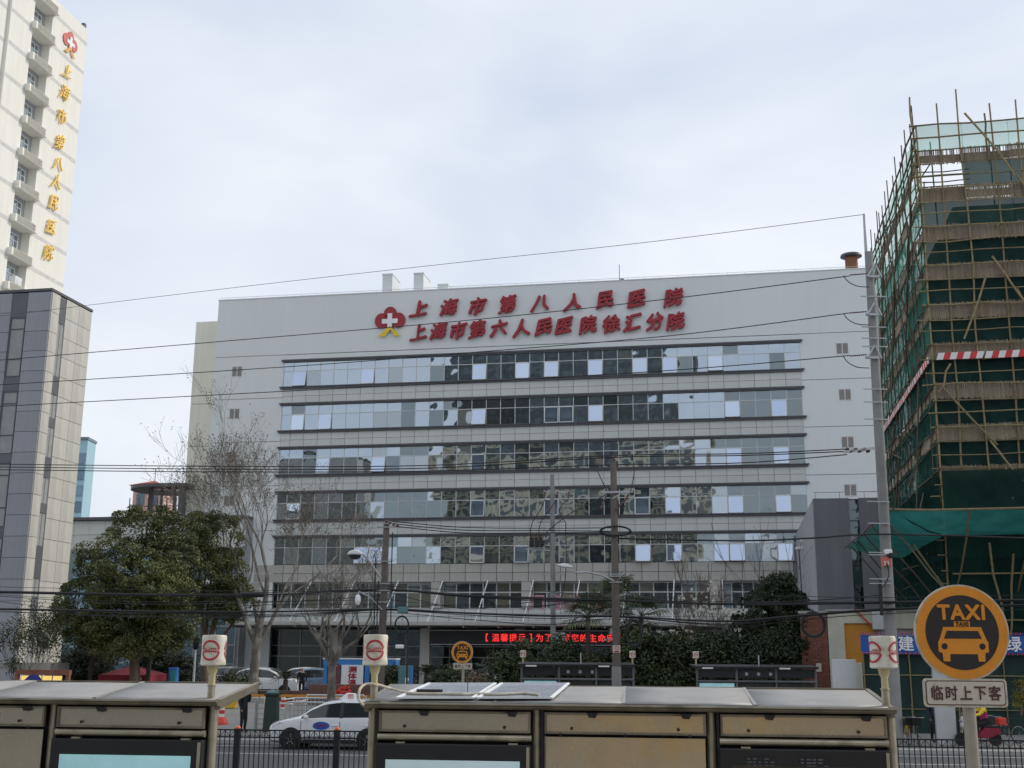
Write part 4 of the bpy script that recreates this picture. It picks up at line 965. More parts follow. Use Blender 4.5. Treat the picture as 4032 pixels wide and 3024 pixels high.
# drum-shaped stop signs
def wrap(b, rect, r, n=6, mi=0, off=.002):
    x0, x1, z0, z1 = rect; vs = []
    for i in range(n + 1):
        a = (x0 + (x1 - x0) * i / n) / r
        for z in (z0, z1): vs.append(((r + off) * math.sin(a), -(r + off) * math.cos(a), z))
    b.add(vs, [(i * 2, i * 2 + 2, i * 2 + 3, i * 2 + 1) for i in range(n)])
def stop_emblem(r, R0):
    b = MB()
    for a0, a1 in ((10, 172), (192, 350)):
        n = 22; vs = []
        for i in range(n + 1):
            t = R_(a0 + (a1 - a0) * i / n)
            for q_ in (R0, R0 * .80):
                x, z = q_ * math.cos(t), q_ * math.sin(t); a = x / r; vs.append(((r + .002) * math.sin(a), -(r + .002) * math.cos(a), z))
        b.add(vs, [(i * 2, i * 2 + 1, i * 2 + 3, i * 2 + 2) for i in range(n)])
    k = R0
    for x0, x1, z0, z1 in ((-.86, .88, -.17, -.06), (-.86, -.79, -.06, .14), (-.86, -.45, .10, .17), (-.45, .0, .0, .07), (-.05, .02, .0, .24), (-.05, .55, .17, .24), (.14, .2, -.06, .17), (.32, .38, -.06, .17), (.5, .56, -.06, .24), (.56, .86, .10, .17), (.8, .88, -.06, .17), (-.62, -.48, -.24, -.17), (.5, .64, -.24, -.17), (-.6, -.3, -.02, .03)):
        wrap(b, (x0 * k, x1 * k, z0 * k, z1 * k), r, 5)
    return b
def drum(label, u, v0, v1, q, fr, rad, rot, ztop_post, mat='drum', roofz=None, small=False):
    pt = on(u, v0, q, fr); pb = on(u, v1, q, fr); x = (pt.x + pb.x) / 2; h = pt.z - pb.z; z0 = pb.z
    t = thing('stop_sign', label, 'bus stop sign', (x, q, ztop_post), fr, 'drum-shaped bus stop signs')
    b = MB(); b.lathe([(rad * .9, 0), (rad * 1.03, .012), (rad * .985, h * .25), (rad * .965, h * .5), (rad * .985, h * .8), (rad * 1.0, h - .02), (rad * .93, h), (.001, h + .004)], 36, (0, 0, 0))
    d = put('drum', b.mesh('drum', M[mat], True), (x, q, z0), t)
    for k in range(3):
        o = bpy.data.objects.new('emblem', stop_emblem(rad * 1.0, rad * .82).mesh('emblem', M['red_print'])); COL.objects.link(o); o.parent = d; o.location = (0, 0, h * .5); o.rotation_euler = (0, 0, rot + k * 2 * math.pi / 3)
    b = MB(); b.lathe([(rad * .46, 0), (rad * .40, -.05), (rad * .26, -.09), (rad * .26, -.19)], 18, (x, q, z0)); b.build('neck', M['neck_yellow'], t, smooth=True)
    b = MB(); b.lathe([(rad * .36, z0 - .19), (rad * .36, z0 - .205), (rad * .30, z0 - .21), (rad * .30, ztop_post)], 18, (x, q, 0)); b.build('pole', M['steel_tube'], t, smooth=True)
    return t
KK = 1.8228
drum('cream drum bus stop sign with a red ring above the left shelter', 462 * KK, 1372 * KK, 1438 * KK, QF + .18, 'R', .128, R_(2), ZG0)
drum('dirty cream drum bus stop sign at the cable end of the long shelter', 811 * KK, 1371 * KK, 1438 * KK, QF + .18, 'R', .127, R_(9), ZG0, 'drum_old')
drum('cream drum bus stop sign showing two half rings near the big taxi sign', 1907 * KK, 1374 * KK, 1444 * KK, QF + .18, 'R', .129, R_(58), ZG0)

# ------------------------------------------------------------------ taxi signs
def taxi_sign(label, u, v, Y, R, plate, zb):
    c = on(u, v, Y); t = thing('taxi_sign', label, 'sign', (c.x, Y, zb), 'W', 'round taxi stand signs')
    def disc(name, r, y0, y1, mat, par): return MB().lathe([(r, y0), (r, y1)], 56, (c.x, 0, c.z), ax='y').build(name, M[mat], par, smooth=True)
    d = disc('disc', R, Y, Y + .03, 'sign_rim', t); disc('orange_ring', R * .965, Y - .004, Y, 'sign_orange', d); disc('black_field', R * .775, Y - .008, Y - .004, 'sign_black', d)
    put('lettering', txt('TAXI', R * .43, .003, R * .016, 0, 'sign_orange', 1.1), (c.x, Y - .011, c.z + R * .42), d)
    def S(poly, y, mat, nm): MB().prism([(c.x + a * R, c.z + b_ * R) for a, b_ in poly], y - .002, y).build(nm, M[mat], d)
    y1, y2 = Y - .009, Y - .0115
    b = MB()
    def P(poly): b.prism([(c.x + a * R, c.z + z * R) for a, z in poly], y1 - .002, y1)
    P([(-.17, .23), (.17, .23), (.17, .12), (-.17, .12)])
    P([(-.40, .11), (.40, .11), (.50, -.16), (.53, -.2), (.53, -.40), (.45, -.43), (.44, -.60), (.30, -.60), (.29, -.45), (-.29, -.45), (-.30, -.60), (-.44, -.60), (-.45, -.43), (-.53, -.40), (-.53, -.2), (-.50, -.16)])
    b.build('car_symbol', M['sign_orange'], d)
    b = MB(); b.prism([(c.x + a * R, c.z + z * R) for a, z in ((-.33, .03), (.33, .03), (.40, -.13), (-.40, -.13))], y2 - .002, y2)
    for sx in (-.40, .40): b.prism([(c.x + (sx + .065 * math.cos(k * math.pi / 9)) * R, c.z + (-.29 + .065 * math.sin(k * math.pi / 9)) * R) for k in range(18)], y2 - .002, y2)
    b.build('symbol_cutout', M['sign_black'], d)
    put('small_lettering', txt('TAXI', R * .125, .002, R * .004, 0, 'sign_black'), (c.x, Y - .013, c.z + R * .175), d)
    pu0, pu1, pv0, pv1 = plate
    a = on(pu0, pv0, Y); e = on(pu1, pv1, Y); a2 = on(pu0, pv1, Y); e2 = on(pu1, pv0, Y)
    x0, x1 = (a.x + a2.x) / 2, (e.x + e2.x) / 2; z1, z0 = (a.z + e2.z) / 2, (e.z + a2.z) / 2; w_ = x1 - x0; h = z1 - z0; xm = (x0 + x1) / 2; zm = (z0 + z1) / 2
    def rr(w_, h, r): return [(xm + sx * (w_ / 2 - r) + r * math.cos(t0 + k * math.pi / 12), zm + sz * (h / 2 - r) + r * math.sin(t0 + k * math.pi / 12)) for sx, sz, t0 in ((1, 1, 0), (-1, 1, math.pi / 2), (-1, -1, math.pi), (1, -1, 1.5 * math.pi)) for k in range(7)]
    pl_ = MB().prism(rr(w_, h, h * .14), Y, Y + .025).build('plate', M['sign_rim'], t)
    MB().prism(rr(w_ * .955, h * .86, h * .11), Y - .003, Y - .0005).build('plate_border', M['sign_brown'], pl_)
    MB().prism(rr(w_ * .93, h * .79, h * .09), Y - .006, Y - .0035).build('plate_face', M['sign_white'], pl_)
    n = 5
    for i, ch in enumerate('临时上下客'): put('plate_character', txt(ch, h * .53, .003, h * .010, 0, 'sign_brown'), (x0 + w_ * (.155 + .1725 * i), Y - .009, zm), pl_, scale=(.88, 1, 1))
    MB().lathe([(R * .13, zb), (R * .13, z0 - .002), (R * .09, z0 + .01), (R * .09, c.z + R * .6)], 20, (c.x + R * .10, Y + .03 + R * .135, 0)).build('post', M['sign_post'], t, smooth=True)
    for z in (c.z, zm): MB().box(c.x + R * .10 - R * .16, c.x + R * .10 + R * .16, Y + .03, Y + .05 + R * .2, z - .03, z + .03).build('bracket', M['galv'], t)
taxi_sign('large round orange and black taxi sign in the right foreground', 2078 * KK, 1366 * KK, 10.6, .415, (1996 * KK, 2176 * KK, 1466 * KK, 1528 * KK), .13)
taxi_sign('small round orange taxi sign across the road', 998.5 * KK, 1409 * KK, 45.2, .405, (979 * KK, 1020 * KK, 1432 * KK, 1446 * KK), .11)
# ================================================================== picket fence along the road
QN = 32.05
def fpx(u): return on(u * KK, 2900, QN, 'R').x
P1, P2 = fpx(513), fpx(728); FW = P2 - P1
ZF = on(650 * KK, 1577 * KK, QN, 'R').z
postm = MB(); postm.box(-.075, .075, -.075, .075, 0, ZF + .02); postm = postm.mesh('post', M['black_paint'])
capm = MB().lathe([(.07, 0), (.07, .03), (.05, .06), (.001, .07)], 14).mesh('post_cap', M['orange_cap'], True)
pick = MB().box(-.011, .011, -.011, .011, .10, ZF).mesh('picket', M['black_paint'])
railm = MB().box(.075, FW - .075, -.02, .02, -.018, .018).mesh('rail', M['black_paint'])
brace = MB()
for i in range(19):
    x = .075 + (FW - .15) * i / 19; w_ = (FW - .15) / 19
    brace.bar((x, -.016, ZF - .03) if i % 2 else (x, -.016, ZF - .19), (x + w_, -.016, ZF - .19) if i % 2 else (x + w_, -.016, ZF - .03), .012)
brace = brace.mesh('lattice', M['black_paint'])
labs = {0: 'black picket fence panel in front of the white taxi', -1: 'black picket fence panel left of the taxi by the left shelter post', 1: 'black picket fence panel behind the left end of the long shelter',
        5: 'black picket fence panel beside the right end of the long shelter', 6: 'black picket fence panel in front of the scooter rider', 7: 'black picket fence panel at the right edge of the frame'}
for i in range(-3, 9):
    x = P1 + i * FW
    t = thing('fence_panel', labs.get(i, 'black picket fence panel hidden behind a bus shelter'), 'fence', (x, QN, 0), 'R', 'black picket fence along the road')
    put('post', postm, (x, QN, 0), t); put('post_cap', capm, (x, QN, ZF + .02), t); put('lattice', brace, (x, QN, 0), t)
    for z in (ZF - .018, ZF - .20, .12): put('rail', railm, (x, QN, z), t)
    for k in range(1, 19): put('picket', pick, (x + .075 + (FW - .15) * k / 19, QN, 0), t)

# ================================================================== cars
def car(label, pos, rz_, st, W, paint, taxi=False, glass_x=(-.95, 1.9), wheels=(-1.32, 1.36), wr=.32, L_=4.4, group='cars parked at the hospital', fr='W', sub=None):
    t = thing('taxi' if taxi else 'parked_car', label, 'taxi' if taxi else 'car', pos, fr, None if taxi else group)
    t.rotation_euler[2] += rz_; ORG[t] = Vector((0, 0, 0))
    xs = [s[0] for s in st]
    def sec(x):
        i = max(0, min(len(st) - 2, sum(1 for a in xs if a <= x) - 1)); a, b_ = st[i], st[i + 1]; k = (x - a[0]) / (b_[0] - a[0]); k = max(0, min(1, k)); k = k * k * (3 - 2 * k) * .35 + k * .65
        return [a[j] + (b_[j] - a[j]) * k for j in range(1, 6)]          # zb, belt, roof, w, wr
    X = np.linspace(xs[0], xs[-1], 46); vs = []; n = 0
    for x in X:
        zb, be, ro, w_, wr_ = sec(x)
        half = [(0, zb), (w_ * .8, zb), (w_ * .97, zb + .08), (w_, zb + .22), (w_ * 1.0, (zb + be) / 2 + .08), (w_ * .985, be - .04), (w_ * .965, be), (wr_, ro - .07), (wr_ * .93, ro - .02), (wr_ * .6, ro + .005), (0, ro + .015)]
        ring_ = half + [(-y, z) for y, z in half[-2:0:-1]]; n = len(ring_); vs += [(x, y, z) for y, z in ring_]
    b = MB(); m = len(X)
    b.add(vs, [(i * n + j, i * n + (j + 1) % n, (i + 1) * n + (j + 1) % n, (i + 1) * n + j) for i in range(m - 1) for j in range(n)] + [tuple(range(n)), tuple(range((m - 1) * n, m * n))])
    body = b.build('body', M[paint], t, smooth=True)
    def strip(x0, x1, t0, t1, side, k=8, off=.006, ta=None, tb=None):
        b = MB(); vs = []
        for i in range(k + 1):
            x = x0 + (x1 - x0) * i / k; zb, be, ro, w_, wr_ = sec(x)
            for tt in (t0, t1):
                y = w_ * .965 + (wr_ - w_ * .965) * tt + off; z = be + (ro - .07 - be) * tt; vs.append((x, side * y, z))
        b.add(vs, [(i * 2, i * 2 + 2, i * 2 + 3, i * 2 + 1) for i in range(k)]); return b
    gx = glass_x; cuts = [gx[0], gx[0] + (gx[1] - gx[0]) * .46, gx[0] + (gx[1] - gx[0]) * .50, gx[0] + (gx[1] - gx[0]) * .80, gx[0] + (gx[1] - gx[0]) * .83, gx[1]]
    for s_ in (-1, 1):
        for a, c in ((cuts[0], cuts[1]), (cuts[2], cuts[3]), (cuts[4], cuts[5])): strip(a, c, .06, .95, s_).build('side_window', M['car_glass'], t, smooth=True)
        strip(cuts[1], cuts[2], .02, .97, s_, 2, .004).build('pillar', M['black_paint'], t); strip(cuts[3], cuts[4], .02, .97, s_, 2, .004).build('pillar', M['black_paint'], t)
    # windscreen and rear window
    def cross(x0, x1, nm, k=5):
        b = MB(); vs = []
        for i in range(k + 1):
            x = x0 + (x1 - x0) * i / k; zb, be, ro, w_, wr_ = sec(x)
            for y in (-.82, -.4, 0, .4, .82): vs.append((x, y * wr_ * .98, ro + .022 - .02 * abs(y) ** 2))
        b.add(vs, [(i * 5 + j, i * 5 + j + 1, i * 5 + j + 6, i * 5 + j + 5) for i in range(k) for j in range(4)]); return b.build(nm, M['car_glass'], t, smooth=True)
    cross(gx[0] + .02, gx[0] + .82, 'windscreen'); cross(xs[-1] - .28, xs[-1] - .05, 'rear_window')
    for wx in wheels:
        for s_ in (-1, 1):
            w_ = sec(wx)[3]
            b = MB().lathe([(wr + .07, 0), (wr + .07, s_ * .012), (wr + .05, s_ * .016), (.001, s_ * .016)], 28, (wx, s_ * (w_ - .003), wr + .01), ax='y'); b.build('wheel_arch', M['black_rubber'], t)
            b = MB().lathe([(wr * .62, -.1 * s_), (wr * .93, -.1 * s_), (wr, -.07 * s_), (wr, .05 * s_), (wr * .94, .085 * s_), (wr * .62, .08 * s_)], 28, (wx, s_ * (w_ - .03), wr), ax='y'); wo = b.build('wheel', M['tyre'], t, smooth=True)
            b = MB().lathe([(wr * .62, .06 * s_), (wr * .56, .075 * s_), (wr * .5, .05 * s_), (.001, .05 * s_)], 24, (wx, s_ * (w_ - .03), wr), ax='y', mi=1)
            for k in range(5):
                a = 2 * math.pi * k / 5 + .3; y = s_ * (w_ - .03) + s_ * .07; b.bar((wx + .04 * math.cos(a), y, wr + .04 * math.sin(a)), (wx + wr * .58 * math.cos(a), y, wr + wr * .58 * math.sin(a)), .07, .03)
            b.build('rim', [M['rim'], M['black_rubber']], wo)
    zb, be, ro, w_, wr_ = sec(xs[0] + .25)
    for s_ in (-1, 1):
        b = MB(); b.add([(xs[0] + .07, s_ * w_ * .72, be - .12), (xs[0] + .20, s_ * (w_ * .96 + .02), be - .1), (xs[0] + .55, s_ * (sec(xs[0] + .55)[3] + .012), be + .03), (xs[0] + .34, s_ * w_ * .9, be + .07), (xs[0] + .12, s_ * w_ * .66, be - .0)], [(0, 1, 2, 3, 4)]); b.build('headlight', M['head_light'], t)
        b = MB().box(xs[-1] - .2, xs[-1] - .02, s_ * (sec(xs[-1] - .2)[3] - .05), s_ * (sec(xs[-1] - .2)[3] + .012), .85, 1.05); b.build('tail_light', M['tail_red'], t)
        zz = sec(gx[0] + .25); b = MB().lathe([(.02, -.11), (.075, -.07), (.085, 0), (.07, .06), (.02, .09)], 12, (gx[0] + .22, s_ * (zz[3] + .1), zz[1] + .06), ax='y'); b.build('wing_mirror', M[paint], t, smooth=True)
        for hx in (cuts[1] - .22, cuts[3] - .1): MB().box(hx, hx + .2, s_ * sec(hx)[3] * .985, s_ * (sec(hx)[3] + .028), be - .17 + .1, be - .135 + .1).build('door_handle', M[paint], t, bev=.008)
        for hx in (cuts[0] + .02, cuts[1] + .03, cuts[3] + .02): MB().box(hx - .006, hx + .006, s_ * sec(hx)[3] * .97, s_ * (sec(hx)[3] + .004), .36, be + .08).build('door_seam', M['black_rubber'], t)
        MB().box(wheels[0] + .42, wheels[1] - .42, s_ * sec(0)[3] * .99, s_ * (sec(0)[3] + .010), .2, .33).build('sill', M['black_rubber'], t)
        MB().box(wheels[0] + .46, wheels[1] - .46, s_ * sec(0)[3] * .99, s_ * (sec(0)[3] + .012), .38, .44).build('side_trim', M['black_rubber' if not taxi else 'galv'], t)
    MB().box(xs[0] - .005, xs[0] + .03, -.52, .52, .28, .42).build('grille', M['black_rubber'], t); MB().box(xs[0] - .012, xs[0] + .0, -.22, .22, .46, .57).build('number_plate', M['oval_blue'], t)
    if taxi:
        b = MB(); b.prism([(cuts[1] + .08 + .28 * math.cos(2 * math.pi * k / 26) * 1.05 - .70, .78 + .135 * math.sin(2 * math.pi * k / 26)) for k in range(26)], -(sec(0)[3] + .008), -(sec(0)[3] + .002)); ov = b.build('door_oval', M['oval_blue'], t)
        b = MB(); cx = cuts[1] - .62
        for k, (dx, dz, l, a) in enumerate([(-.17, .02, .08, 1.1), (-.12, .0, .1, 1.4), (-.14, .04, .1, .1), (-.05, .01, .09, 1.2), (-.02, .04, .08, .2), (.04, 0, .1, 1.3), (.05, .03, .09, .1), (.11, .0, .09, 1.2), (.16, .01, .08, 1.0), (.13, -.03, .1, .1), (-.08, -.04, .12, .1)]):
            b.bar((cx + dx - l / 2 * math.cos(a), -(sec(0)[3] + .010), .78 + dz - l / 2 * math.sin(a)), (cx + dx + l / 2 * math.cos(a), -(sec(0)[3] + .010), .78 + dz + l / 2 * math.sin(a)), .022)
        b.build('oval_script', M['letter_red'], ov)
        zr = sec(cuts[1])[2]; b = MB().prism([(cuts[1] - .22, zr), (cuts[1] + .36, zr), (cuts[1] + .33, zr + .2), (cuts[1] + .05, zr + .22)], -.13, .13); rs = b.build('roof_sign', M['pure_white'], t, bev=.02)
        b = MB().box(cuts[1] + .10, cuts[1] + .28, -.137, -.128, zr + .04, zr + .17); b.build('roof_sign_panel', M['tower_red'], rs)
        b = MB()
        for k in range(2):
            x = cuts[1] + .145 + k * .085; b.box(x, x + .012, -.141, -.137, zr + .06, zr + .15); b.box(x - .022, x + .034, -.141, -.137, zr + .10, zr + .115); b.box(x - .022, x + .034, -.141, -.137, zr + .065, zr + .08)
        b.build('roof_sign_marks', M['pure_white'], rs)
    return t
MPV = [(-2.2, .34, .60, .64, .50, .48), (-2.13, .24, .72, .78, .74, .66), (-1.95, .2, .84, .89, .84, .72), (-1.55, .2, .93, .98, .88, .72), (-1.12, .2, .99, 1.08, .89, .70), (-.6, .2, 1.01, 1.40, .895, .67), (-.2, .2, 1.02, 1.57, .9, .66), (.3, .2, 1.02, 1.635, .9, .66), (1.1, .2, 1.03, 1.635, .9, .655), (1.75, .22, 1.05, 1.575, .885, .63), (2.05, .26, 1.06, 1.42, .86, .60), (2.17, .3, .98, 1.06, .82, .58), (2.2, .36, .80, .84, .78, .55)]
SUV = [(-2.2, .40, .68, .74, .55, .5), (-2.12, .28, .82, .90, .78, .68), (-1.9, .24, .94, 1.0, .87, .75), (-1.5, .24, 1.0, 1.06, .9, .75), (-1.0, .24, 1.04, 1.13, .91, .72), (-.5, .24, 1.06, 1.46, .91, .68), (-.1, .24, 1.07, 1.62, .91, .67), (.5, .24, 1.08, 1.67, .91, .67), (1.3, .24, 1.1, 1.64, .91, .66), (1.85, .26, 1.12, 1.5, .89, .63), (2.1, .3, 1.08, 1.25, .86, .6), (2.2, .4, .86, .92, .8, .56)]
tq = 42.0; tx_ = on(1141, 2954, tq - .9, 'R').x
car('white taxi with a blue door oval stopped behind the black fence', (tx_ + 1.32, tq, .006), 0, MPV, .9, 'car_white', True, (-1.0, 1.95), fr='R')
def at_u(u, Y): return on(u * KK, 2680, Y).x
car('blue-grey car parked left of the temperature check booth', (at_u(665, 74), 74, .74), R_(-8), SUV, .9, 'car_blue')
car('white car roof showing behind the blue-grey parked car', (at_u(641, 79), 79, .74), R_(-8), SUV, .9, 'car_white')
car('white car with its nose showing beside the cycad planter', (at_u(582, 73), 73.5, .74), R_(165), SUV, .9, 'car_white')
car('dark car parked left of the white car nose', (at_u(547, 77), 77, .74), R_(150), SUV, .9, 'car_dark')
car('silver car half hidden by the left drum sign pole', (at_u(515, 80), 80, .74), R_(170), SUV, .9, 'car_grey')

# ================================================================== people
def person(label, pos, rz_, J, cloth, group=None, fr='W', scale=1.0, skinparts=('head',)):
    """J: joint -> (x, y, z, radius); one skinned body"""
    E = [('pelvis', 'belly'), ('belly', 'chest'), ('chest', 'neck'), ('neck', 'head0'), ('head0', 'head'), ('chest', 'shl'), ('shl', 'ell'), ('ell', 'wrl'), ('wrl', 'hal'), ('chest', 'shr'), ('shr', 'elr'), ('elr', 'wrr'), ('wrr', 'har'),
         ('pelvis', 'hil'), ('hil', 'knl'), ('knl', 'anl'), ('anl', 'tol'), ('pelvis', 'hir'), ('hir', 'knr'), ('knr', 'anr'), ('anr', 'tor')]
    names = list(J); me = bpy.data.meshes.new('person')
    me.from_pydata([J[n][:3] for n in names], [(names.index(a), names.index(b_)) for a, b_ in E], [])
    o = bpy.data.objects.new('person', me); COL.objects.link(o)
    sk = o.modifiers.new('s', 'SKIN'); sk.use_smooth_shade = True
    for i, n in enumerate(names):
        d = me.skin_vertices[0].data[i]; r = J[n][3]; d.radius = r if hasattr(r, '__len__') else (r, r); d.use_root = n == 'pelvis'
    ss_ = o.modifiers.new('d', 'SUBSURF'); ss_.levels = 2; ss_.render_levels = 2
    bpy.context.view_layer.update(); ev = o.evaluated_get(bpy.context.evaluated_depsgraph_get()); m2 = bpy.data.meshes.new_from_object(ev); bpy.data.objects.remove(o)
    keys = ['top', 'bottom', 'skin', 'hair', 'shoe']; m2.materials.clear()
    for k in keys: m2.materials.append(M[cloth[k]])
    pts = {n: Vector(J[n][:3]) for n in names}
    part = {'head': 2, 'head0': 2, 'neck': 2, 'hal': 2, 'har': 2, 'wrl': 0, 'wrr': 0, 'anl': 1, 'anr': 1, 'tol': 4, 'tor': 4, 'knl': 1, 'knr': 1, 'hil': 1, 'hir': 1, 'pelvis': 1}
    fw = Vector((0, -1, 0))
    for p in m2.polygons:
        c = p.center.copy(); n = min(pts, key=lambda q_: (pts[q_] - c).length); mi = part.get(n, 0)
        if n in ('head', 'head0') and ((c - pts['head0']).y > .01 or c.z > pts['head'].z + .03): mi = 3
        if n in ('hal', 'har') and (pts[n] - c).length > .075: mi = 0
        p.material_index = mi; p.use_smooth = True
    ob_ = put('person', m2, pos, None, fr, rot=(0, 0, rz_)); ob_.scale = (scale,) * 3
    # face: nose, eyes, ears as one child
    b = MB(); h = pts['head0']; b.lathe([(.001, -.135), (.016, -.115), (.014, -.09)], 8, (h.x, h.y, h.z + .03), ax='y')
    for s_ in (-1, 1): b.lathe([(.001, -.112), (.012, -.105), (.012, -.09)], 8, (h.x + s_ * .035, h.y, h.z + .06), ax='y', mi=1); b.lathe([(.001, 0), (.03, .01), (.03, .025), (.001, .035)], 8, (h.x + s_ * .1 - .018, h.y, h.z + .045), ax='x')
    f = bpy.data.objects.new('face', b.mesh('face', [M[cloth['skin']], M['hair']], True)); COL.objects.link(f); f.parent = ob_
    return tag(ob_, label, 'person', group)
STAND = dict(pelvis=(0, 0, .95, (.155, .115)), belly=(0, 0, 1.12, (.15, .11)), chest=(0, 0, 1.34, (.18, .125)), neck=(0, .01, 1.50, .058), head0=(0, -.01, 1.60, (.085, .10)), head=(0, 0, 1.70, (.08, .095)),
             shl=(-.2, 0, 1.40, .07), ell=(-.25, .03, 1.13, .055), wrl=(-.24, -.06, .9, .04), hal=(-.23, -.08, .82, .035), shr=(.2, 0, 1.40, .07), elr=(.27, -.05, 1.15, .055), wrr=(.16, -.17, 1.38, .042), har=(.11, -.12, 1.52, .038),
             hil=(-.1, 0, .88, .10), knl=(-.11, -.02, .5, .072), anl=(-.11, .02, .1, .05), tol=(-.12, -.12, .05, .04), hir=(.1, 0, .88, .10), knr=(.11, -.03, .5, .072), anr=(.11, .0, .1, .05), tor=(.13, -.15, .05, .04))
CB = dict(top='cloth_black', bottom='cloth_black', skin='skin', hair='hair', shoe='black_rubber')
def drv(u, v):
    z = .3
    for _ in range(30): p = gnd(u, v, z); q = p.x * math.sin(ANG['R']) + p.y * math.cos(ANG['R']); z = min(.75, max(.12, .125 + (q - 46) * .635 / 12.2)) * .5 + z * .5
    return gnd(u, v, z)
g_ = drv(955, 2884)
person('person in black standing by the green post with a phone at the ear', (g_.x, g_.y, g_.z), R_(65), STAND, CB)
W2 = dict(STAND); W2.update(elr=(.26, -.0, 1.13, .055), wrr=(.25, -.1, .92, .04), har=(.24, -.13, .84, .036))
person('person in a white top walking near the planted shrubs', (K(1074, 1460, 68).x, 68, .74), R_(-30), W2, dict(CB, top='cloth_white', bottom='cloth_black'))
g_ = on(3674, 2830, 46.2)
person('person in dark clothes standing behind the parked bicycles', (g_.x, 46.2, .11), R_(30), W2, dict(CB, top='cloth_navy'))
g2 = K(651, 1450, 75)
person('dark clothed person beside the blue-grey car in the forecourt', (K(653, 1450, 71).x, 71, .74), R_(20), W2, CB)

# scooter and rider, facing left
sx0 = on(3850, 2880, 44.6).x
sc_ = thing('motor_scooter', 'red motor scooter with rider in yellow and magenta near the right pole', 'scooter', (sx0, 44.6, .11))
O = Vector((sx0, 44.6, .11)); ORG[sc_] = Vector((0, 0, 0))
for wx in (-.62, .62):
    w1 = MB().lathe([(.15, -.04), (.21, -.045), (.235, 0), (.21, .045), (.15, .04)], 22, (wx, 0, .235), ax='y').build('wheel', M['tyre'], sc_, smooth=True)
    MB().lathe([(.15, -.03), (.03, -.035), (.03, .035), (.15, .03)], 16, (wx, 0, .235), ax='y').build('rim', M['galv'], w1)
MB().prism([(-.42, .28), (.40, .28), (.80, .46), (.78, .62), (.20, .66), (-.02, .42), (-.28, .40), (-.44, .80), (-.52, .80)], -.14, .14).build('body', M['tent_red'], sc_, bev=.05)
MB().prism([(.05, .66), (.78, .64), (.82, .70), (.10, .76)], -.13, .13).build('seat', M['black_rubber'], sc_, bev=.03)
MB().prism([(-.47, .55), (-.40, .98), (-.52, 1.04), (-.58, .72)], -.17, .17).build('front_shield', M['barrier_white'], sc_, bev=.03)
MB().tube([(-.62, 0, .25), (-.5, 0, .7), (-.44, 0, 1.02)], .025, 8).build('steering_column', M['galv'], sc_, smooth=True)
MB().tube([(-.36, -.33, 1.04), (-.46, -.1, 1.02), (-.46, .1, 1.02), (-.36, .33, 1.04)], .016, 8).build('handlebar', M['black_rubber'], sc_, smooth=True)
for s_ in (-1, 1):
    MB().tube([(-.45, s_ * .22, 1.04), (-.43, s_ * .3, 1.2)], .008, 6).build('mirror_stem', M['galv'], sc_); MB().lathe([(.001, -.01), (.05, -.008), (.05, .008), (.001, .01)], 12, (-.43, s_ * .3, 1.24), ax='x').build('mirror', M['black_rubber'], sc_)
MB().lathe([(.001, -.1), (.06, -.06), (.06, .04), (.001, .06)], 12, (-.56, 0, .88), ax='x').build('headlamp', M['head_light'], sc_, smooth=True)
MB().box(.72, 1.02, -.18, .18, .72, 1.0).build('rear_box', M['barrier_red'], sc_, bev=.05)
MB().bar((.5, -.05, .72), (1.1, -.05, .76), .02).build('rear_rack', M['galv'], sc_)
RID = dict(pelvis=(0, .0, .86, (.16, .14)), belly=(0, -.03, 1.02, (.16, .13)), chest=(0, -.08, 1.25, (.19, .14)), neck=(0, -.11, 1.40, .06), head0=(0, -.15, 1.50, (.09, .105)), head=(0, -.14, 1.60, (.085, .10)),
           shl=(-.21, -.07, 1.30, .075), ell=(-.30, -.28, 1.12, .06), wrl=(-.30, -.5, 1.08, .045), hal=(-.30, -.57, 1.07, .038), shr=(.21, -.07, 1.30, .075), elr=(.30, -.28, 1.12, .06), wrr=(.30, -.5, 1.08, .045), har=(.30, -.57, 1.07, .038),
           hil=(-.11, -.02, .82, .105), knl=(-.18, -.42, .74, .08), anl=(-.17, -.36, .38, .055), tol=(-.17, -.48, .34, .045), hir=(.11, -.02, .82, .105), knr=(.18, -.42, .74, .08), anr=(.17, -.36, .38, .055), tor=(.17, -.48, .34, .045))
person('rider in yellow and magenta jacket seated on the red scooter', (O.x + .28, O.y, .11), R_(-90), RID, dict(top='cloth_magenta', bottom='cloth_black', skin='skin', hair='hair', shoe='black_rubber'))
rid = bpy.context.scene.objects[-1]
rid = [o for o in SC.objects if o.get('label', '').startswith('rider in yellow')][0]
rid.data.materials.append(M['cloth_yellow'])
for p in rid.data.polygons:
    if p.material_index == 0 and (p.center.z > 1.2 or abs(p.center.x) > .235): p.material_index = 5

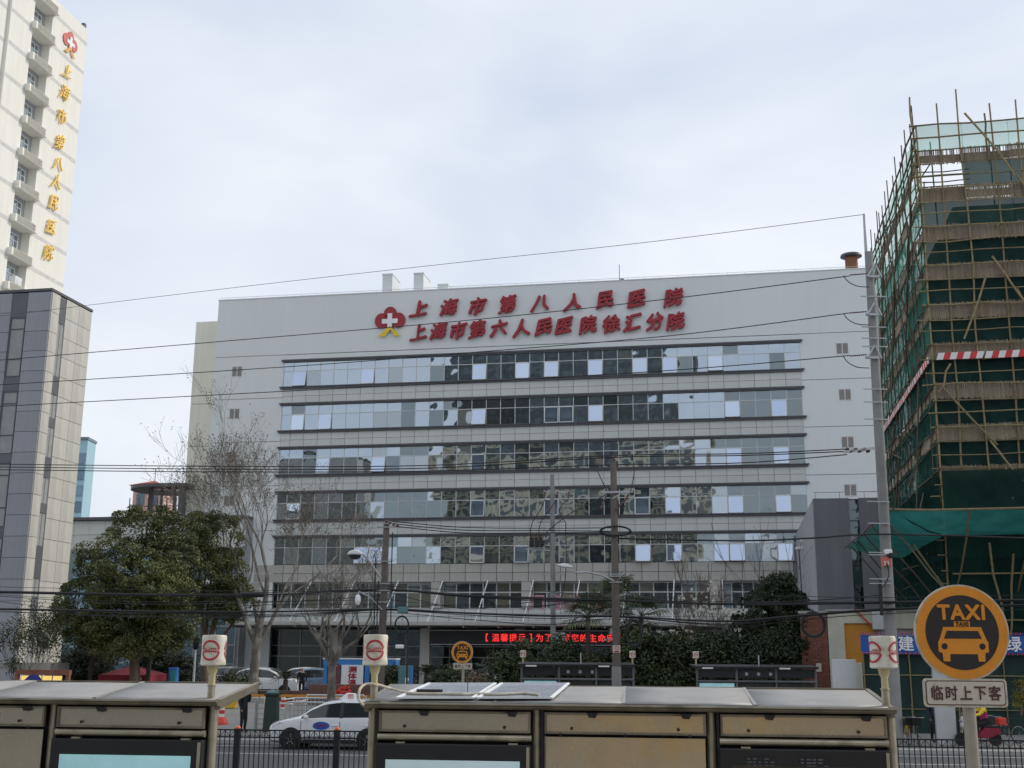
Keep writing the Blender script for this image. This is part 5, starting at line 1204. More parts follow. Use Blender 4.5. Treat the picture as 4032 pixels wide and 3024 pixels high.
# bicycles and a parked moped by the hoarding
def bicycle(label, x, y, rz_, frame='galv', basket=True):
    t = thing('bicycle', label, 'bicycle', (x, y, .11), 'W', 'two-wheelers parked on the far pavement'); t.rotation_euler[2] = rz_; ORG[t] = Vector((0, 0, 0))
    for wx in (-.52, .52):
        n = 26; w1 = MB().tube([(wx + .31 * math.cos(2 * math.pi * k / n), 0, .33 + .31 * math.sin(2 * math.pi * k / n)) for k in range(n + 1)], .02, 6, cap=False).build('wheel', M['tyre'], t, smooth=True)
        b = MB(); b.tube([(wx + .285 * math.cos(2 * math.pi * k / n), 0, .33 + .285 * math.sin(2 * math.pi * k / n)) for k in range(n + 1)], .012, 5, cap=False)
        for k in range(10): b.tube([(wx, 0, .33), (wx + .28 * math.cos(k * .628), 0, .33 + .28 * math.sin(k * .628))], .003, 4)
        b.build('rim', M['galv'], w1)
    b = MB()
    for p, q in (((-.52, 0, .33), (-.40, 0, .86)), ((-.42, 0, .72), (.02, 0, .32)), ((.02, 0, .32), (.20, 0, .84)), ((-.41, 0, .78), (.17, 0, .72)), ((.02, 0, .32), (.52, 0, .33)), ((.52, 0, .33), (.18, 0, .70))): b.tube([p, q], .02, 7)
    b.build('frame', M[frame], t, smooth=True)
    MB().tube([(-.30, -.26, .98), (-.40, -.1, .97), (-.40, .1, .97), (-.30, .26, .98)], .013, 6).build('handlebar', M['galv'], t, smooth=True)
    MB().prism([(.08, .86), (.34, .88), (.36, .93), (.1, .9)], -.07, .07).build('saddle', M['yellow_paint' if frame == 'yellow_paint' else 'black_rubber'], t, bev=.02)
    MB().tube([(.02, -.12, .25), (.02, .12, .40)], .012, 6).build('pedals', M['black_rubber'], t)
    if basket: MB().prism([(-.80, .98), (-.50, .98), (-.52, .70), (-.72, .70)], -.16, .16).build('basket', M['black_rubber'], t, bev=.02)
y = 45.0
bicycle('bicycle with silver wheels parked behind the fence beside the shelter end', on(3612, 2880, y).x, y, R_(72), 'galv')
bicycle('yellow-framed hire bicycle next to the right pole base', on(3572, 2860, y + .3).x, y + .3, R_(80), 'yellow_paint')
bicycle('dark bicycle leaning by the hoarding at the right edge', on(3960, 2880, 46).x, 46, R_(10), 'black_paint')
bicycle('dark bicycle with basket behind the scooter rider', on(3915, 2880, 47).x, 47, R_(25), 'black_paint')
# ================================================================== poles and wires
rg = random.Random(21)
def pole(name, label, u0, v0, u1, v1, Y, r0, r1, mat, zb=.11):
    a = K(u0, v0, Y); b_ = K(u1, v1, Y); d = (b_ - a) / (b_.z - a.z); base = a + d * (zb - a.z)
    t = thing(name, label, 'utility pole', base, 'W')
    MB().tube([base, base + d * ((b_.z - zb) * .5), b_], [r0, (r0 + r1) / 2, r1], 16).build('shaft', M[mat], t, smooth=True)
    return t, a, b_
def arm(t, p, q, w_=.07, mat='galv', nm='cross_arm'): return MB().bar(p, q, w_, w_).build(nm, M[mat], t)
def insul(t, p, q, r=.05, n=5, nm='insulator', mat='insulator'):
    p, q = Vector(p), Vector(q); pts = []; rr = []
    for i in range(n * 2 + 1): pts.append(p + (q - p) * i / (n * 2)); rr.append(r if i % 2 else r * .45)
    return MB().tube(pts, rr, 10).build(nm, M[mat], t, smooth=False)
YP = 45
pr, a, b_ = pole('concrete_pole', 'tall pale concrete pole with cross arms at the right', 1925, 1380, 1876, 545, YP, .235, .155, 'concrete_pole')
MB().bar(K(1872, 590, YP), K(1866, 462, YP), .07).build('top_frame', M['galv'], pr); MB().bar(K(1876, 590, YP), K(1866, 462, YP), .05).build('top_frame', M['galv'], pr)
for v, du in ((600, -52), (682, -48), (775, -46)):
    p = K(1878, v, YP - .3); arm(pr, K(1870, v - 3, YP - .25), K(1905, v - 2, YP - .25), .09); arm(pr, K(1874, v - 3, YP - .3), K(1890, v - 30, YP - .3), .06, nm='brace'); arm(pr, K(1904, v - 2, YP - .3), K(1890, v - 30, YP - .3), .06, nm='brace')
    insul(pr, K(1818 + 18, v - 6, YP - .3), K(1872, v - 9, YP - .3), .035, 8)
    hang([K(1822, v - 5, YP - .32), K(1832, v + 8, YP - .32), K(1852, v + 18, YP - .32), K(1878, v + 20, YP - .3)], .018, 'cable_black', 6, 'jumper_wire', f'slack jumper wire at the {"upper" if v == 600 else "middle" if v == 682 else "lower"} arm of the concrete pole', 'wire')
for v in (640, 706, 730, 748, 840, 868, 905, 1083, 1130, 1193, 1198, 1250, 1260): arm(pr, K(1868 - 10 + (v - 600) * .03, v, YP - .24), K(1912 + (v - 600) * .02, v + 1, YP - .24), .04, 'galv', 'pole_band')
for i in range(6):
    p = K(1826 + i * 9, 972 + (i % 2) * 4, YP - .3); insul(pr, p, p + Vector((.14, 0, .05)), .07, 3)
arm(pr, K(1822, 976, YP - .3), K(1890, 968, YP - .3), .09)
o = MB().box(K(1898, 1207, YP).x, K(1920, 1207, YP).x, YP - .27, YP - .25, K(1908, 1224, YP).z, K(1908, 1204, YP).z).build('red_plate', M['tower_red'], pr)
put('plate_number', txt('34', .2, .004, .004, 0, 'pure_white'), (ORG[o].x, YP - .28, ORG[o].z - .06), o)
p = K(1922, 1192, YP - .2); b = MB().box(p.x - .22, p.x + .06, YP - .35, YP - .12, p.z - .1, p.z + .08); b.build('camera_case', M['white_lamp'], pr, bev=.03); MB().lathe([(.001, -.26), (.1, -.22), (.13, -.12), (.13, -.05)], 14, (p.x, YP - .25, p.z)).build('camera_dome', M['dark_screen'], pr, smooth=True)
hang([K(1916, 1215, YP - .3), K(1920, 1240, YP - .3), K(1912, 1262, YP - .3), K(1898, 1275, YP - .3)], .02, 'cable_black', 6, 'drop_cable', 'black cable drooping from the camera on the concrete pole', 'cable')
MB().box(K(1893, 1270, YP).x, K(1899, 1270, YP).x, YP - .33, YP - .26, K(1900, 1330, YP).z, K(1900, 1262, YP).z).build('cable_riser', M['cable_black'], pr)

YM = 46.5
pmid, a, b_ = pole('wooden_pole', 'brown utility pole with lamp bracket in front of the far shelter', 1332, 1440, 1325, 1000, YM, .165, .125, 'wood_pole')
pt2 = K(1332, 1470, YM); MB().lathe([(.185, .11), (.18, K(1332, 1440, YM).z)], 16, (pt2.x, YM, 0)).build('white_base', M['concrete_pole'], pmid, smooth=True)
insul(pmid, K(1326, 1002, YM), K(1326, 984, YM), .07, 3); arm(pmid, K(1300, 1064, YM - .15), K(1367, 1062, YM - .15), .08)
for (u0, v0, u1, v1) in ((1310, 1068, 1298, 1100), (1358, 1068, 1346, 1088), (1345, 1085, 1330, 1102)): insul(pmid, K(u0, v0, YM - .2), K(u1, v1, YM - .2), .05, 4)
arm(pmid, K(1322, 1078, YM - .15), K(1346, 1062, YM - .15), .04, nm='brace')
b = MB().tube([K(1326, 1255, YM - .2), K(1300, 1243, YM - .3), K(1270, 1236, YM - .5), K(1240, 1237, YM - .6)], .035, 8); la = b.build('lamp_arm', M['galv'], pmid, smooth=True)
p = K(1225, 1222, YM - .6); MB().prism([(p.x - .42, p.z + .02), (p.x - .1, p.z + .09), (p.x + .2, p.z - .02), (p.x + .22, p.z - .09), (p.x - .2, p.z - .06)], YM - .75, YM - .45).build('lamp_head', M['white_lamp'], la, bev=.04)
MB().bar(K(1240, 1222, YM - .6), K(1242, 1238, YM - .6), .05).build('lamp_joint', M['galv'], la)
for v in (1241, 1245, 1258): arm(pmid, K(1316, v, YM - .17), K(1344, v - 1, YM - .17), .04, nm='pole_band')
nb = MB().box(K(1323, 1395, YM).x, K(1339, 1395, YM).x, YM - .2, YM - .18, K(1330, 1410, YM).z, K(1330, 1394, YM).z).build('red_notice', M['sign_white'], pmid)
b = MB(); c = ORG[nb]; ring(b, 0, 0, .055, .075, 0, .004, 0, 2 * math.pi, 20); o = put('notice_ring', b.mesh('notice_ring', M['letter_red']), (c.x, YM - .205, c.z + .04), nb, rot=(math.pi / 2, 0, 0)); MB().box(c.x - .1, c.x + .1, YM - .205, YM - .201, c.z - .12, c.z - .07).build('notice_strip', M['letter_red'], nb)

YG = 62
pg2, a, b_ = pole('grey_pole', 'thin pale pole carrying fuse switches behind the bushes', 1195, 1400, 1193, 1025, YG, .15, .11, 'concrete_pole', .6)
arm(pg2, K(1174, 1063, YG), K(1232, 1063, YG), .09); arm(pg2, K(1160, 1128, YG), K(1218, 1127, YG), .08); arm(pg2, K(1140, 1182, YG), K(1172, 1183, YG), .10); arm(pg2, K(1135, 1186, YG), K(1200, 1190, YG), .06); arm(pg2, K(1158, 1240, YG), K(1220, 1240, YG), .08)
for u in (1177, 1205, 1230): insul(pg2, K(u, 1062, YG - .1), K(u - 2, 1076, YG - .1), .07, 3)
for u in (1148, 1160, 1171): insul(pg2, K(u, 1182, YG - .1), K(u - 3, 1150, YG - .1), .09, 4); MB().box(K(u - 5, 1180, YG).x, K(u + 5, 1180, YG).x, YG - .3, YG + .1, K(u, 1180, YG).z, K(u, 1168, YG).z).build('fuse_case', M['black_paint'], pg2)
p = K(1210, 1380, YG - .3); MB().box(p.x - .3, p.x + .25, YG - .5, YG - .15, p.z - .35, p.z + .3).build('switch_box', M['alu'], pg2, bev=.03)
for k, u in enumerate((1150, 1165, 1215)):
    hang([K(1177 + k * 26, 1078, YG - .2), K(1168 + k * 20, 1100, YG - .2), K(u + k * 3, 1128, YG - .2)], .022, 'cable_black', 6, 'jumper_wire', f'{("left", "middle", "right")[k]} curved jumper wire on the thin pale pole', 'wire')
    hang([K(u + k * 3, 1128, YG - .2), K(u - 4 + k * 3, 1150, YG - .2), K(u + 4, 1180, YG - .2)] if k < 2 else [K(1222, 1128, YG - .2), K(1222, 1240, YG - .2), K(1210, 1300, YG - .2)], .022, 'cable_black', 6, 'jumper_wire', f'{("left", "middle", "right")[k]} lower jumper wire hanging on the thin pale pole', 'wire')

YL = 47
pl3, a, b_ = pole('weathered_pole', 'short weathered pole with street lamp behind the middle drum sign', 826, 1360, 835, 1132, YL, .165, .12, 'wood_pole')
b = MB().tube([K(823, 1250, YL - .2), K(800, 1215, YL - .35), K(780, 1192, YL - .5)], .04, 8); la = b.build('lamp_arm', M['galv'], pl3, smooth=True)
p = K(768, 1196, YL - .6); MB().prism([(p.x - .32, p.z - .05), (p.x - .25, p.z + .08), (p.x, p.z + .16), (p.x + .3, p.z + .04), (p.x + .33, p.z - .06)], YL - .78, YL - .45).build('lamp_head', M['white_lamp'], la, bev=.05)
MB().lathe([(.24, -.06), (.22, -.16), (.12, -.22), (.001, -.23)], 16, (p.x - .02, YL - .6, p.z)).build('lamp_glass', M['car_glass'], la, smooth=True)
for v in (1128, 1138, 1212, 1260, 1275, 1300): arm(pl3, K(814, v, YL - .17), K(846, v + 1, YL - .17), .045, nm='pole_band')
for i in range(4): p = K(832 + i * 8, 1128 + i * 3, YL - .25); insul(pl3, p, p + Vector((.1, 0, .06)), .06, 2)
# dome camera hung on a bracket
dc = thing('dome_camera', 'white dome camera on a bracket below the short pole lamp', 'camera', K(773, 1300, YL - .5)); cc = ORG[dc]
b = MB(); b.lathe([(.03, .28), (.06, .26), (.10, .2), (.115, .05), (.105, -.02)], 16, (cc.x, cc.y, cc.z)); b.build('housing', M['white_lamp'], dc, smooth=True); MB().lathe([(.09, -.02), (.08, -.1), (.001, -.15)], 14, (cc.x, cc.y, cc.z)).build('dome', M['white_frame'], dc, smooth=True)
MB().tube([cc + Vector((0, 0, .27)), K(775, 1278, YL - .5), K(800, 1290, YL - .3), K(826, 1318, YL - .15)], .03, 7).build('bracket', M['galv'], dc, smooth=True)

# cable coils
def coil(label, u, v, Y, ru, rv, n, r):
    c = K(u, v, Y); pts = []; k = Y / 2550.
    for i in range(n * 24 + 1):
        t = 2 * math.pi * i / 24; j = 1 + .06 * math.sin(t * .37 + i * .013); pts.append(c + Vector((ru * k * j * math.cos(t), .02 * math.sin(i), rv * k * j * math.sin(t))))
    tag(MB().tube(pts, r, 6).build('cable_coil', M['cable_black'], smooth=True), label, 'cable coil')
coil('loose black cable coil hanging right of the short pole', 868, 1350, YL - .3, 14, 18, 6, .016)
coil('thick black cable coil hanging right of the brown pole', 1369, 1368, YM - .3, 16, 27, 6, .035)
coil('round black cable coil in front of the brick pillar', 1757, 1349, YP + 1.5, 24, 25, 6, .035)
coil('flat cable coil around the brown pole by the window row', 1330, 1147, YM - .2, 32, 10, 3, .03)

# wires: (label, radius, [(u, v, Y) ...])
def wire(label, r, pts, mat='cable_black', grp='overhead wires', sag=0): hang([K(*p) for p in pts], r, mat, 5, 'overhead_wire', label, 'wire', grp, sub=8)
wire('thin topmost wire running from the concrete pole across the sky', .013, [(-60, 690, 62), (500, 622, 57), (1000, 566, 52), (1400, 523, 48.5), (1868, 463, 45)], 'wire_grey')
wire('upper power wire crossing the roof of the hospital lettering', .021, [(-60, 783, 60), (473, 738, 56), (1000, 693, 52), (1450, 645, 48.5), (1836, 596, 45)])
wire('second power wire crossing the top window row', .021, [(-60, 835, 60), (610, 793, 55.5), (1000, 763, 52), (1450, 725, 48.5), (1836, 676, 45)])
wire('third power wire crossing the spandrel below the top row', .021, [(-60, 881, 60), (620, 845, 55.5), (1000, 826, 52), (1450, 800, 48.5), (1836, 768, 45)])
for k, (v0, v1, v2) in enumerate(((1002, 984, 970), (1008, 988, 975), (1014, 1004, 982))):
    wire(('highest', 'middle', 'lowest')[k] + ' of three close wires crossing the third window row', .022, [(-60, v0, 58), (420, v0 + 5, 53), (900, v0 + 4, 49), (1326, v1, 46.5), (1600, v1 - 4, 46), (1830, v2, 45)])
wire('thick cable from the brown pole to the right over the grey annex', .034, [(1330, 1163, 46.5), (1600, 1168, 46), (1760, 1162, 45.6), (1908, 1154, 44.7), (2260, 1164, 43)])
for k in range(3): wire(('upper', 'middle', 'lower')[k] + ' cable strung between the short pole and the brown pole', .018, [(846, 1126 + k * 5, 47), (1000, 1139 + k * 6, 46.9), (1190, 1141 + k * 5, 46.6), (1330, 1140 + k * 8, 46.5)])
rw = random.Random(5)
for k in range(6):
    o = rw.gauss(0, 4.5) if k else 0; wire('cable in the upper bundle of telecom lines' if k else 'thickest cable of the upper bundle of telecom lines', .034 if k == 0 else rw.uniform(.008, .016), [(-60, 1277 + o, 54), (300, 1284 + o, 51), (560, 1284 + o + rw.uniform(-2, 3), 49), (826, 1274 + o * .7, 47), (1000, 1286 + o, 46.8), (1180, 1294 + o * 1.6, 46.6), (1330, 1297 + o * .6, 46.5), (1600, 1302 + o * 1.8 + rw.uniform(-2, 6), 46), (1905, 1301 + o, 44.8), (2260, 1295 + o, 43)], grp='upper bundle of telecom lines')
for k in range(6):
    o = rw.gauss(0, 4.5) if k else 0; wire('cable in the lower bundle of telecom lines' if k else 'thickest cable of the lower bundle of telecom lines', .038 if k == 0 else rw.uniform(.008, .017), [(-60, 1314 + o * .6, 54), (300, 1320 + o, 51), (600, 1322 + o + rw.uniform(-2, 5), 49), (826, 1316 + o * .7, 47), (1000, 1324 + o * 1.3, 46.8), (1180, 1330 + o * 1.9, 46.6), (1330, 1331 + o * .6, 46.5), (1560, 1338 + o * 1.8 + rw.uniform(-2, 8), 46), (1700, 1332 + o, 45.6), (1905, 1316 + o, 44.8), (2260, 1305 + o, 43)], grp='lower bundle of telecom lines')
for k in range(9):
    u0 = rw.choice([-60, 826, 1330]); u1 = {-60: 826, 826: 1330, 1330: 1905}[u0]; Y0 = {-60: 54, 826: 47, 1330: 46.5}[u0]; Y1 = {826: 47, 1330: 46.5, 1905: 44.8}[u1]
    va, vb = rw.uniform(1270, 1320), rw.uniform(1270, 1320); wire('slack thin telecom line between the bundles', rw.uniform(.009, .015), [(u0, va, Y0), (u0 * .65 + u1 * .35, (va + vb) / 2 + rw.uniform(8, 26), Y0), (u0 * .3 + u1 * .7, (va + vb) / 2 + rw.uniform(6, 24), Y1), (u1, vb, Y1)], grp='slack telecom lines')
for (u, v0, v1, lab) in ((812, 1205, 1365, 'cable dropping down the left side of the short pole'), (848, 1150, 1365, 'cable dropping down the right side of the short pole'), (818, 1255, 1365, 'thick riser cable behind the middle drum sign')):
    wire(lab, .024, [(u, v0, YL - .25), (u - 3, (v0 + v1) / 2, YL - .25), (u - 4, v1, YL - .25)], grp='cables dropping down poles')
wire('loose wire loop from the brown pole arm towards the pale pole', .02, [(1362, 1062, 46.3), (1370, 1020, 46.6), (1366, 985, 46.9)]); wire('curved wire from the brown pole arm up to the roof wires', .02, [(1318, 1075, 46.3), (1292, 1020, 46.6), (1284, 988, 46.8)]); wire('long curved wire linking the pale pole and the brown pole', .022, [(1180, 1150, 61), (1230, 1110, 57), (1280, 1085, 51), (1318, 1062, 46.5)])
# closure box on the lower bundle
p = K(838 * 1.0 + 320, 1290, 46.5); p = K(789 * 1.0, 1290, 47)
q = K(803 + 0, 1290, 46.9); q = K(798, 1401, 47)
c = K(1000 + 587 * .5123 * 0, 1290, 46.8); c = on(1000 + 1148 * .5123, 1850 + 1077 * .5123, 46.8); tag(MB().box(c.x - .22, c.x + .18, 46.7, 46.95, c.z - .12, c.z + .12).build('closure_box', M['teal_sign'], bev=.02), 'small green junction box clipped to the telecom cables', 'junction box')
c = K(545, 1283, 49); 
for k, u in enumerate((545,)):
    c = K(u, 1284, 49 if k == 0 else 48); tag(MB().tube([c + Vector((-.5, 0, 0)), c + Vector((-.4, 0, 0)), c + Vector((.4, 0, 0)), c + Vector((.5, 0, 0))], [.05, .11, .11, .05], 10).build('cable_closure', M['cable_black'], smooth=True), ('black cable closure hanging in front of the evergreen crowns', 'black cable closure in front of the pruned bare tree')[k], 'cable closure')

# ================================================================== far shelters with small drums
def far_shelter(label, u0, u1, v, Y):
    a = K(u0, v, Y); e = K(u1, v, Y); x0, x1 = a.x, e.x; z = (a.z + e.z) / 2
    t = thing('far_bus_shelter', label, 'bus shelter', ((x0 + x1) / 2, Y, .11), 'W', 'dark bus shelters across the road')
    MB().prism([(Y - .1, z - .1), (Y - .1, z - .02), (Y + 1.3, z + .06), (Y + 1.3, z - .02)], x0 - .15, x1 + .1, ax='x').build('roof', M['led_board'], t)
    MB().box(x0 - .05, x1 + .05, Y + .1, Y + .16, z - .48, z - .14).build('fascia', M['dark_screen'], t)
    n = 3; w_ = (x1 - x0) / n
    for i in range(n + 1): MB().lathe([(.05, .11), (.05, z - .1)], 10, (x0 + i * w_, Y + .1, 0)).build('post', M['dark_panel'], t)
    for i in range(n):
        MB().box(x0 + i * w_ + .12, x0 + (i + 1) * w_ - .12, Y + .07, Y + .1, z - .46, z - .18).build('fascia_panel', M['led_board'], t)
        MB().tube([(x0 + i * w_, Y + .06, z - .62), (x0 + (i + 1) * w_, Y + .06, z - .62)], .045, 8).build('rail', M['dark_panel'], t)
        MB().box(x0 + i * w_ + .1, x0 + (i + 1) * w_ - .1, Y + .12, Y + .2, .4, z - .7).build('back_panel', M['teal_screen' if i == 0 else 'dark_screen'], t)
    for k in range(3): MB().box(x0 + w_ * 1.25 + k * .5 - .06, x0 + w_ * 1.25 + k * .5 + .06, Y + .06, Y + .075, z - .38, z - .26).build('fascia_mark', M['galv'], t)
    for k in (.1, .75): MB().box(x0 + (x1 - x0) * k - .3, x0 + (x1 - x0) * k + .15, Y - .12, Y + .0, z - .12, z - .06).build('lamp', M['white_lamp'], t)
    MB().tube([(x0 + w_ * 1.6, Y + .3, z), (x0 + w_ * 1.6, Y + .3, z + .45)], .025, 6).build('stub_pipe', M['alu'], t)
    return z
z1 = far_shelter('dark bus shelter across the road behind the brown pole', 1127, 1368, 1434, 50.5)
z2 = far_shelter('dark bus shelter across the road left of the brick pillar', 1506, 1762, 1439, 50.5)
drum('small distant drum stop sign at the left end of the shelter behind the brown pole', 1130 * KK, 1405 * KK, 1420 * KK, 50.6, 'W', .13, R_(60), z1)
drum('small distant drum stop sign right of the brown pole', 1366 * KK, 1406 * KK, 1421 * KK, 50.6, 'W', .13, R_(5), z1)
drum('small distant drum stop sign on the shelter left of the brick pillar', 1503 * KK, 1407 * KK, 1422 * KK, 50.6, 'W', .13, R_(5), z2)

# ================================================================== things around the hospital gate
def gx(u, v, z=.2): return drv(u, v)
# green post cabinet
p = gx(1066, 2878, .19)
gp_ = thing('green_post', 'dark green square post with a capped top beside the person in black', 'street cabinet', (p.x, p.y, p.z)); b = MB(); h = K(582, 1497, p.y).z
b.add([(p.x - .29, p.y - .29, .12), (p.x + .29, p.y - .29, .12), (p.x + .29, p.y + .29, .12), (p.x - .29, p.y + .29, .12), (p.x - .24, p.y - .24, h - .1), (p.x + .24, p.y - .24, h - .1), (p.x + .24, p.y + .24, h - .1), (p.x - .24, p.y + .24, h - .1)], [(0, 3, 2, 1), (4, 5, 6, 7), (0, 1, 5, 4), (1, 2, 6, 5), (2, 3, 7, 6), (3, 0, 4, 7)]); b.build('body', M['green_box'], gp_, bev=.03)
MB().box(p.x - .29, p.x + .29, p.y - .29, p.y + .29, h - .1, h + .02).build('cap', M['green_box'], gp_, bev=.03)
b = MB().lathe([(.27, h + .02), (.17, h + .10), (.001, h + .14)], 4, (p.x, p.y, 0)); b.build('cap_top', M['teal_sign'], gp_)
# red and white posts joined with bars
def rw_post(label, u, vb, vt, bars=(), cone=False):
    p = gx(u, vb, .3); z1 = on(u, vt, p.y).z; z0 = p.z; h = z1 - z0
    t = thing('striped_post', label, 'barrier post', (p.x, p.y, z0), 'W', 'red and white barrier posts at the gate')
    for k in range(5): MB().lathe([(.11 + (.012 if k % 2 else 0), z0 + h * k / 5), (.11 + (.012 if k % 2 else 0), z0 + h * (k + 1) / 5)], 14, (p.x, p.y, 0)).build('band', M['barrier_red' if k % 2 else 'barrier_white'], t, smooth=True)
    if cone: MB().lathe([(.30, z0), (.28, z0 + .06), (.16, z0 + .28), (.12, z0 + .3)], 16, (p.x, p.y, 0)).build('foot', M['barrier_red'], t, smooth=True)
    for q, zf in bars: MB().tube([(p.x, p.y, z0 + h * zf), (q[0], q[1], z0 + h * zf)], .035, 8).build('bar', M['barrier_white'], t)
    return p
A1 = gx(1114, 2400 + 965 * .407, .3); A2 = gx(1172, 2400 + 925 * .407, .35); A3 = gx(1215, 2400 + 900 * .407, .4)
rw_post('nearest red and white post of the barred row beside the green post', 1114, 2793, 2746, [(A2, .82), (A2, .35)])
rw_post('second red and white post of the barred row by the gate', 1172, 2777, 2738, [(A3, .82), (A3, .35)])
rw_post('farthest red and white post of the barred row by the stone block', 1215, 2766, 2733)
C0 = gx(800, 2830, .3); rw_post('red and white cone post standing alone next to the left shelter', 871, 2400 + 1110 * .407, 2400 + 938 * .407, [(C0, .85), (C0, .5)], True)
# crowd barriers
for k, (u, v, L_, lab) in enumerate(((1150, 2835, 2.6, 'nearest silver crowd barrier behind the taxi bonnet'), (1180, 2815, 2.8, 'middle silver crowd barrier behind the taxi'), (1230, 2800, 2.6, 'farthest silver crowd barrier near the stone block'))):
    p = gx(u, v + 30, .2); t = thing('crowd_barrier', lab, 'barrier', (p.x, p.y, p.z), 'W', 'silver crowd barriers at the gate'); z = p.z + 1.0; zl = p.z + .02
    b = MB().tube([(p.x - .3, p.y, zl), (p.x - .3, p.y, z - .08), (p.x - .22, p.y, z), (p.x + L_ - .4, p.y, z), (p.x + L_ - .3, p.y, z - .08), (p.x + L_ - .3, p.y, zl)], .035, 8); b.build('frame', M['alu'], t, smooth=True)
    for i in range(14): MB().tube([(p.x - .12 + i * L_ / 15, p.y, zl + .12), (p.x - .12 + i * L_ / 15, p.y, z)], .012, 5).build('bar', M['galv'], t)
    MB().tube([(p.x - .3, p.y, zl + .12), (p.x + L_ - .3, p.y, zl + .12)], .02, 6).build('lower_rail', M['galv'], t)
# pipe railing left of the green post
p = gx(1005, 2870, .19); t = thing('pipe_railing', 'low grey pipe railing beside the person in black', 'railing', (p.x, p.y, .15))
MB().lathe([(.08, p.z), (.08, p.z + 1.1)], 12, (p.x, p.y, 0)).build('post', M['galv'], t)
for k in range(5): MB().tube([(p.x, p.y, p.z + .2 + k * .2), (p.x + 2.6, p.y + .8, p.z + .08 + k * .2)], .02, 6).build('pipe', M['galv'], t)
# boom arm, yellow box, planters, stone block
p = gx(905, 2788, .45); t = thing('boom_barrier', 'orange boom arm with a yellow motor box across the gate drive', 'barrier', (p.x, p.y, .3))
q = on(905, 2740, p.y)
MB().box(p.x - .28, p.x + .28, p.y - .2, p.y + .2, p.z, on(905, 2400 + 890 * .407, p.y).z).build('motor_box', M['yellow_paint'], t, bev=.02)
z = on(1100, 2400 + 835 * .407, p.y).z; MB().box(p.x + .2, p.x + 6.6, p.y - .05, p.y + .05, z - .05, z + .06).build('boom', M['orange_panel'], t)
MB().box(p.x + .05, p.x + .3, p.y - .1, p.y + .1, .9, z + .1).build('boom_mount', M['yellow_paint'], t)
p = gx(760, 2795, .5); 
o = MB().box(at_u(478, 63), at_u(574, 63), 63, 65, .3, 1.0).build('kerb_planter', M['kerb'], bev=.03); tag(o, 'pale kerbed planting bed along the gate drive', 'planter')
x0, x1 = at_u(667, 60), at_u(805, 60); zt = K(700, 1478, 60).z
o = thing('stone_block', 'dark red granite name wall behind the taxi with a red rosette', 'wall', ((x0 + x1) / 2, 60.5, .1)); 
n = 5; w_ = (x1 - x0) / n
for i in range(n):
    for j in range(3): MB().box(x0 + i * w_ + .008, x0 + (i + 1) * w_ - .008, 60, 60.5, .1 + (zt - .1) * j / 3 + .006, .1 + (zt - .1) * (j + 1) / 3 - .006).build('granite_slab', M['granite_brown'], o, bev=.01)
MB().box(x0 + .02, x1 - .02, 60.03, 60.47, .12, zt - .02).build('core', M['black_paint'], o)
c = K(742, 1500, 59.8); b = MB()
for k in range(26): a = k * .2417 * 2; r2 = rw.uniform(.1, .42); b.lathe([(.001, -.06), (.09, -.03), (.09, .03), (.001, .06)], 7, (c.x + r2 * math.cos(a * 3), 59.85, c.z + r2 * math.sin(a * 3) * .9), ax='y')
b.build('rosette', M['barrier_red'], o)
put('wall_character', txt('上', .62, .05, .02, 0, 'letter_gold'), (K(785, 1510, 59.9).x, 59.95, K(785, 1512, 59.9).z), o)
x0, x1 = at_u(536, 66), at_u(665, 66); o = thing('forecourt_planter', 'low dark granite planter wall in front of the parked cars', 'planter', ((x0 + x1) / 2, 66.3, .5)); zt = K(600, 1492, 66).z
for i in range(7): MB().box(x0 + (x1 - x0) * i / 7 + .01, x0 + (x1 - x0) * (i + 1) / 7 - .01, 66, 66.5, .3, zt).build('granite_slab', M['granite_brown'], o, bev=.01)
# temperature check booth
Yb = 66
def kb(u, v): q = K(u, v, Yb); return q.x, q.z
x0, zt = kb(704, 1424); x1, _ = kb(850, 1424)
t = thing('check_booth', 'blue framed temperature check booth with white banner of red characters', 'booth', ((x0 + x1) / 2, Yb + 1, .6))
for x in (x0, x1 - .0):
    for yy in (Yb, Yb + 2.2): MB().box(x - .09, x + .09, yy - .09, yy + .09, .6, zt - .3).build('post', M['tent_blue'], t)
MB().box(x0 - .12, x1 + .12, Yb - .12, Yb + 2.4, zt - .32, zt).build('roof_beam', M['tent_blue'], t, bev=.02)
MB().box(x0 - .15, x1 + .15, Yb - .15, Yb + 2.45, zt, zt + .07).build('roof_top', M['pure_white'], t)
MB().box(kb(788, 1460)[0], kb(797, 1460)[0], Yb - .1, Yb + .08, .6, zt - .33).build('middle_post', M['tent_blue'], t)
a, za = kb(739, 1436); e, _ = kb(786, 1436); MB().box(a, e, Yb - .14, Yb - .1, .75, za).build('banner', M['pure_white'], t)
for k, ch in enumerate('测体温区'): put('banner_character', txt(ch, .34, .006, .013, 0, 'letter_red'), ((a + e) / 2, Yb - .15, za - .24 - k * .345), t, scale=(1.4, 1, 1))
b = MB(); cx, cz = kb(723, 1466); cx2, cz2 = kb(722, 1441)
ring(b, 0, 0, .22, .29, 0, .03, 0, 2 * math.pi, 26); put('red_ring', b.mesh('red_ring', M['letter_red']), (cx, Yb - .1, cz), t, rot=(math.pi / 2, 0, 0)); put('red_ring', b.mesh('red_ring', M['letter_red']), (cx2, Yb - .12, cz2), t, rot=(math.pi / 2, 0, 0))
MB().box(x0 + .1, a - .05, Yb + .0, Yb + .04, .7, zt - .4).build('side_board', M['dark_panel'], t)
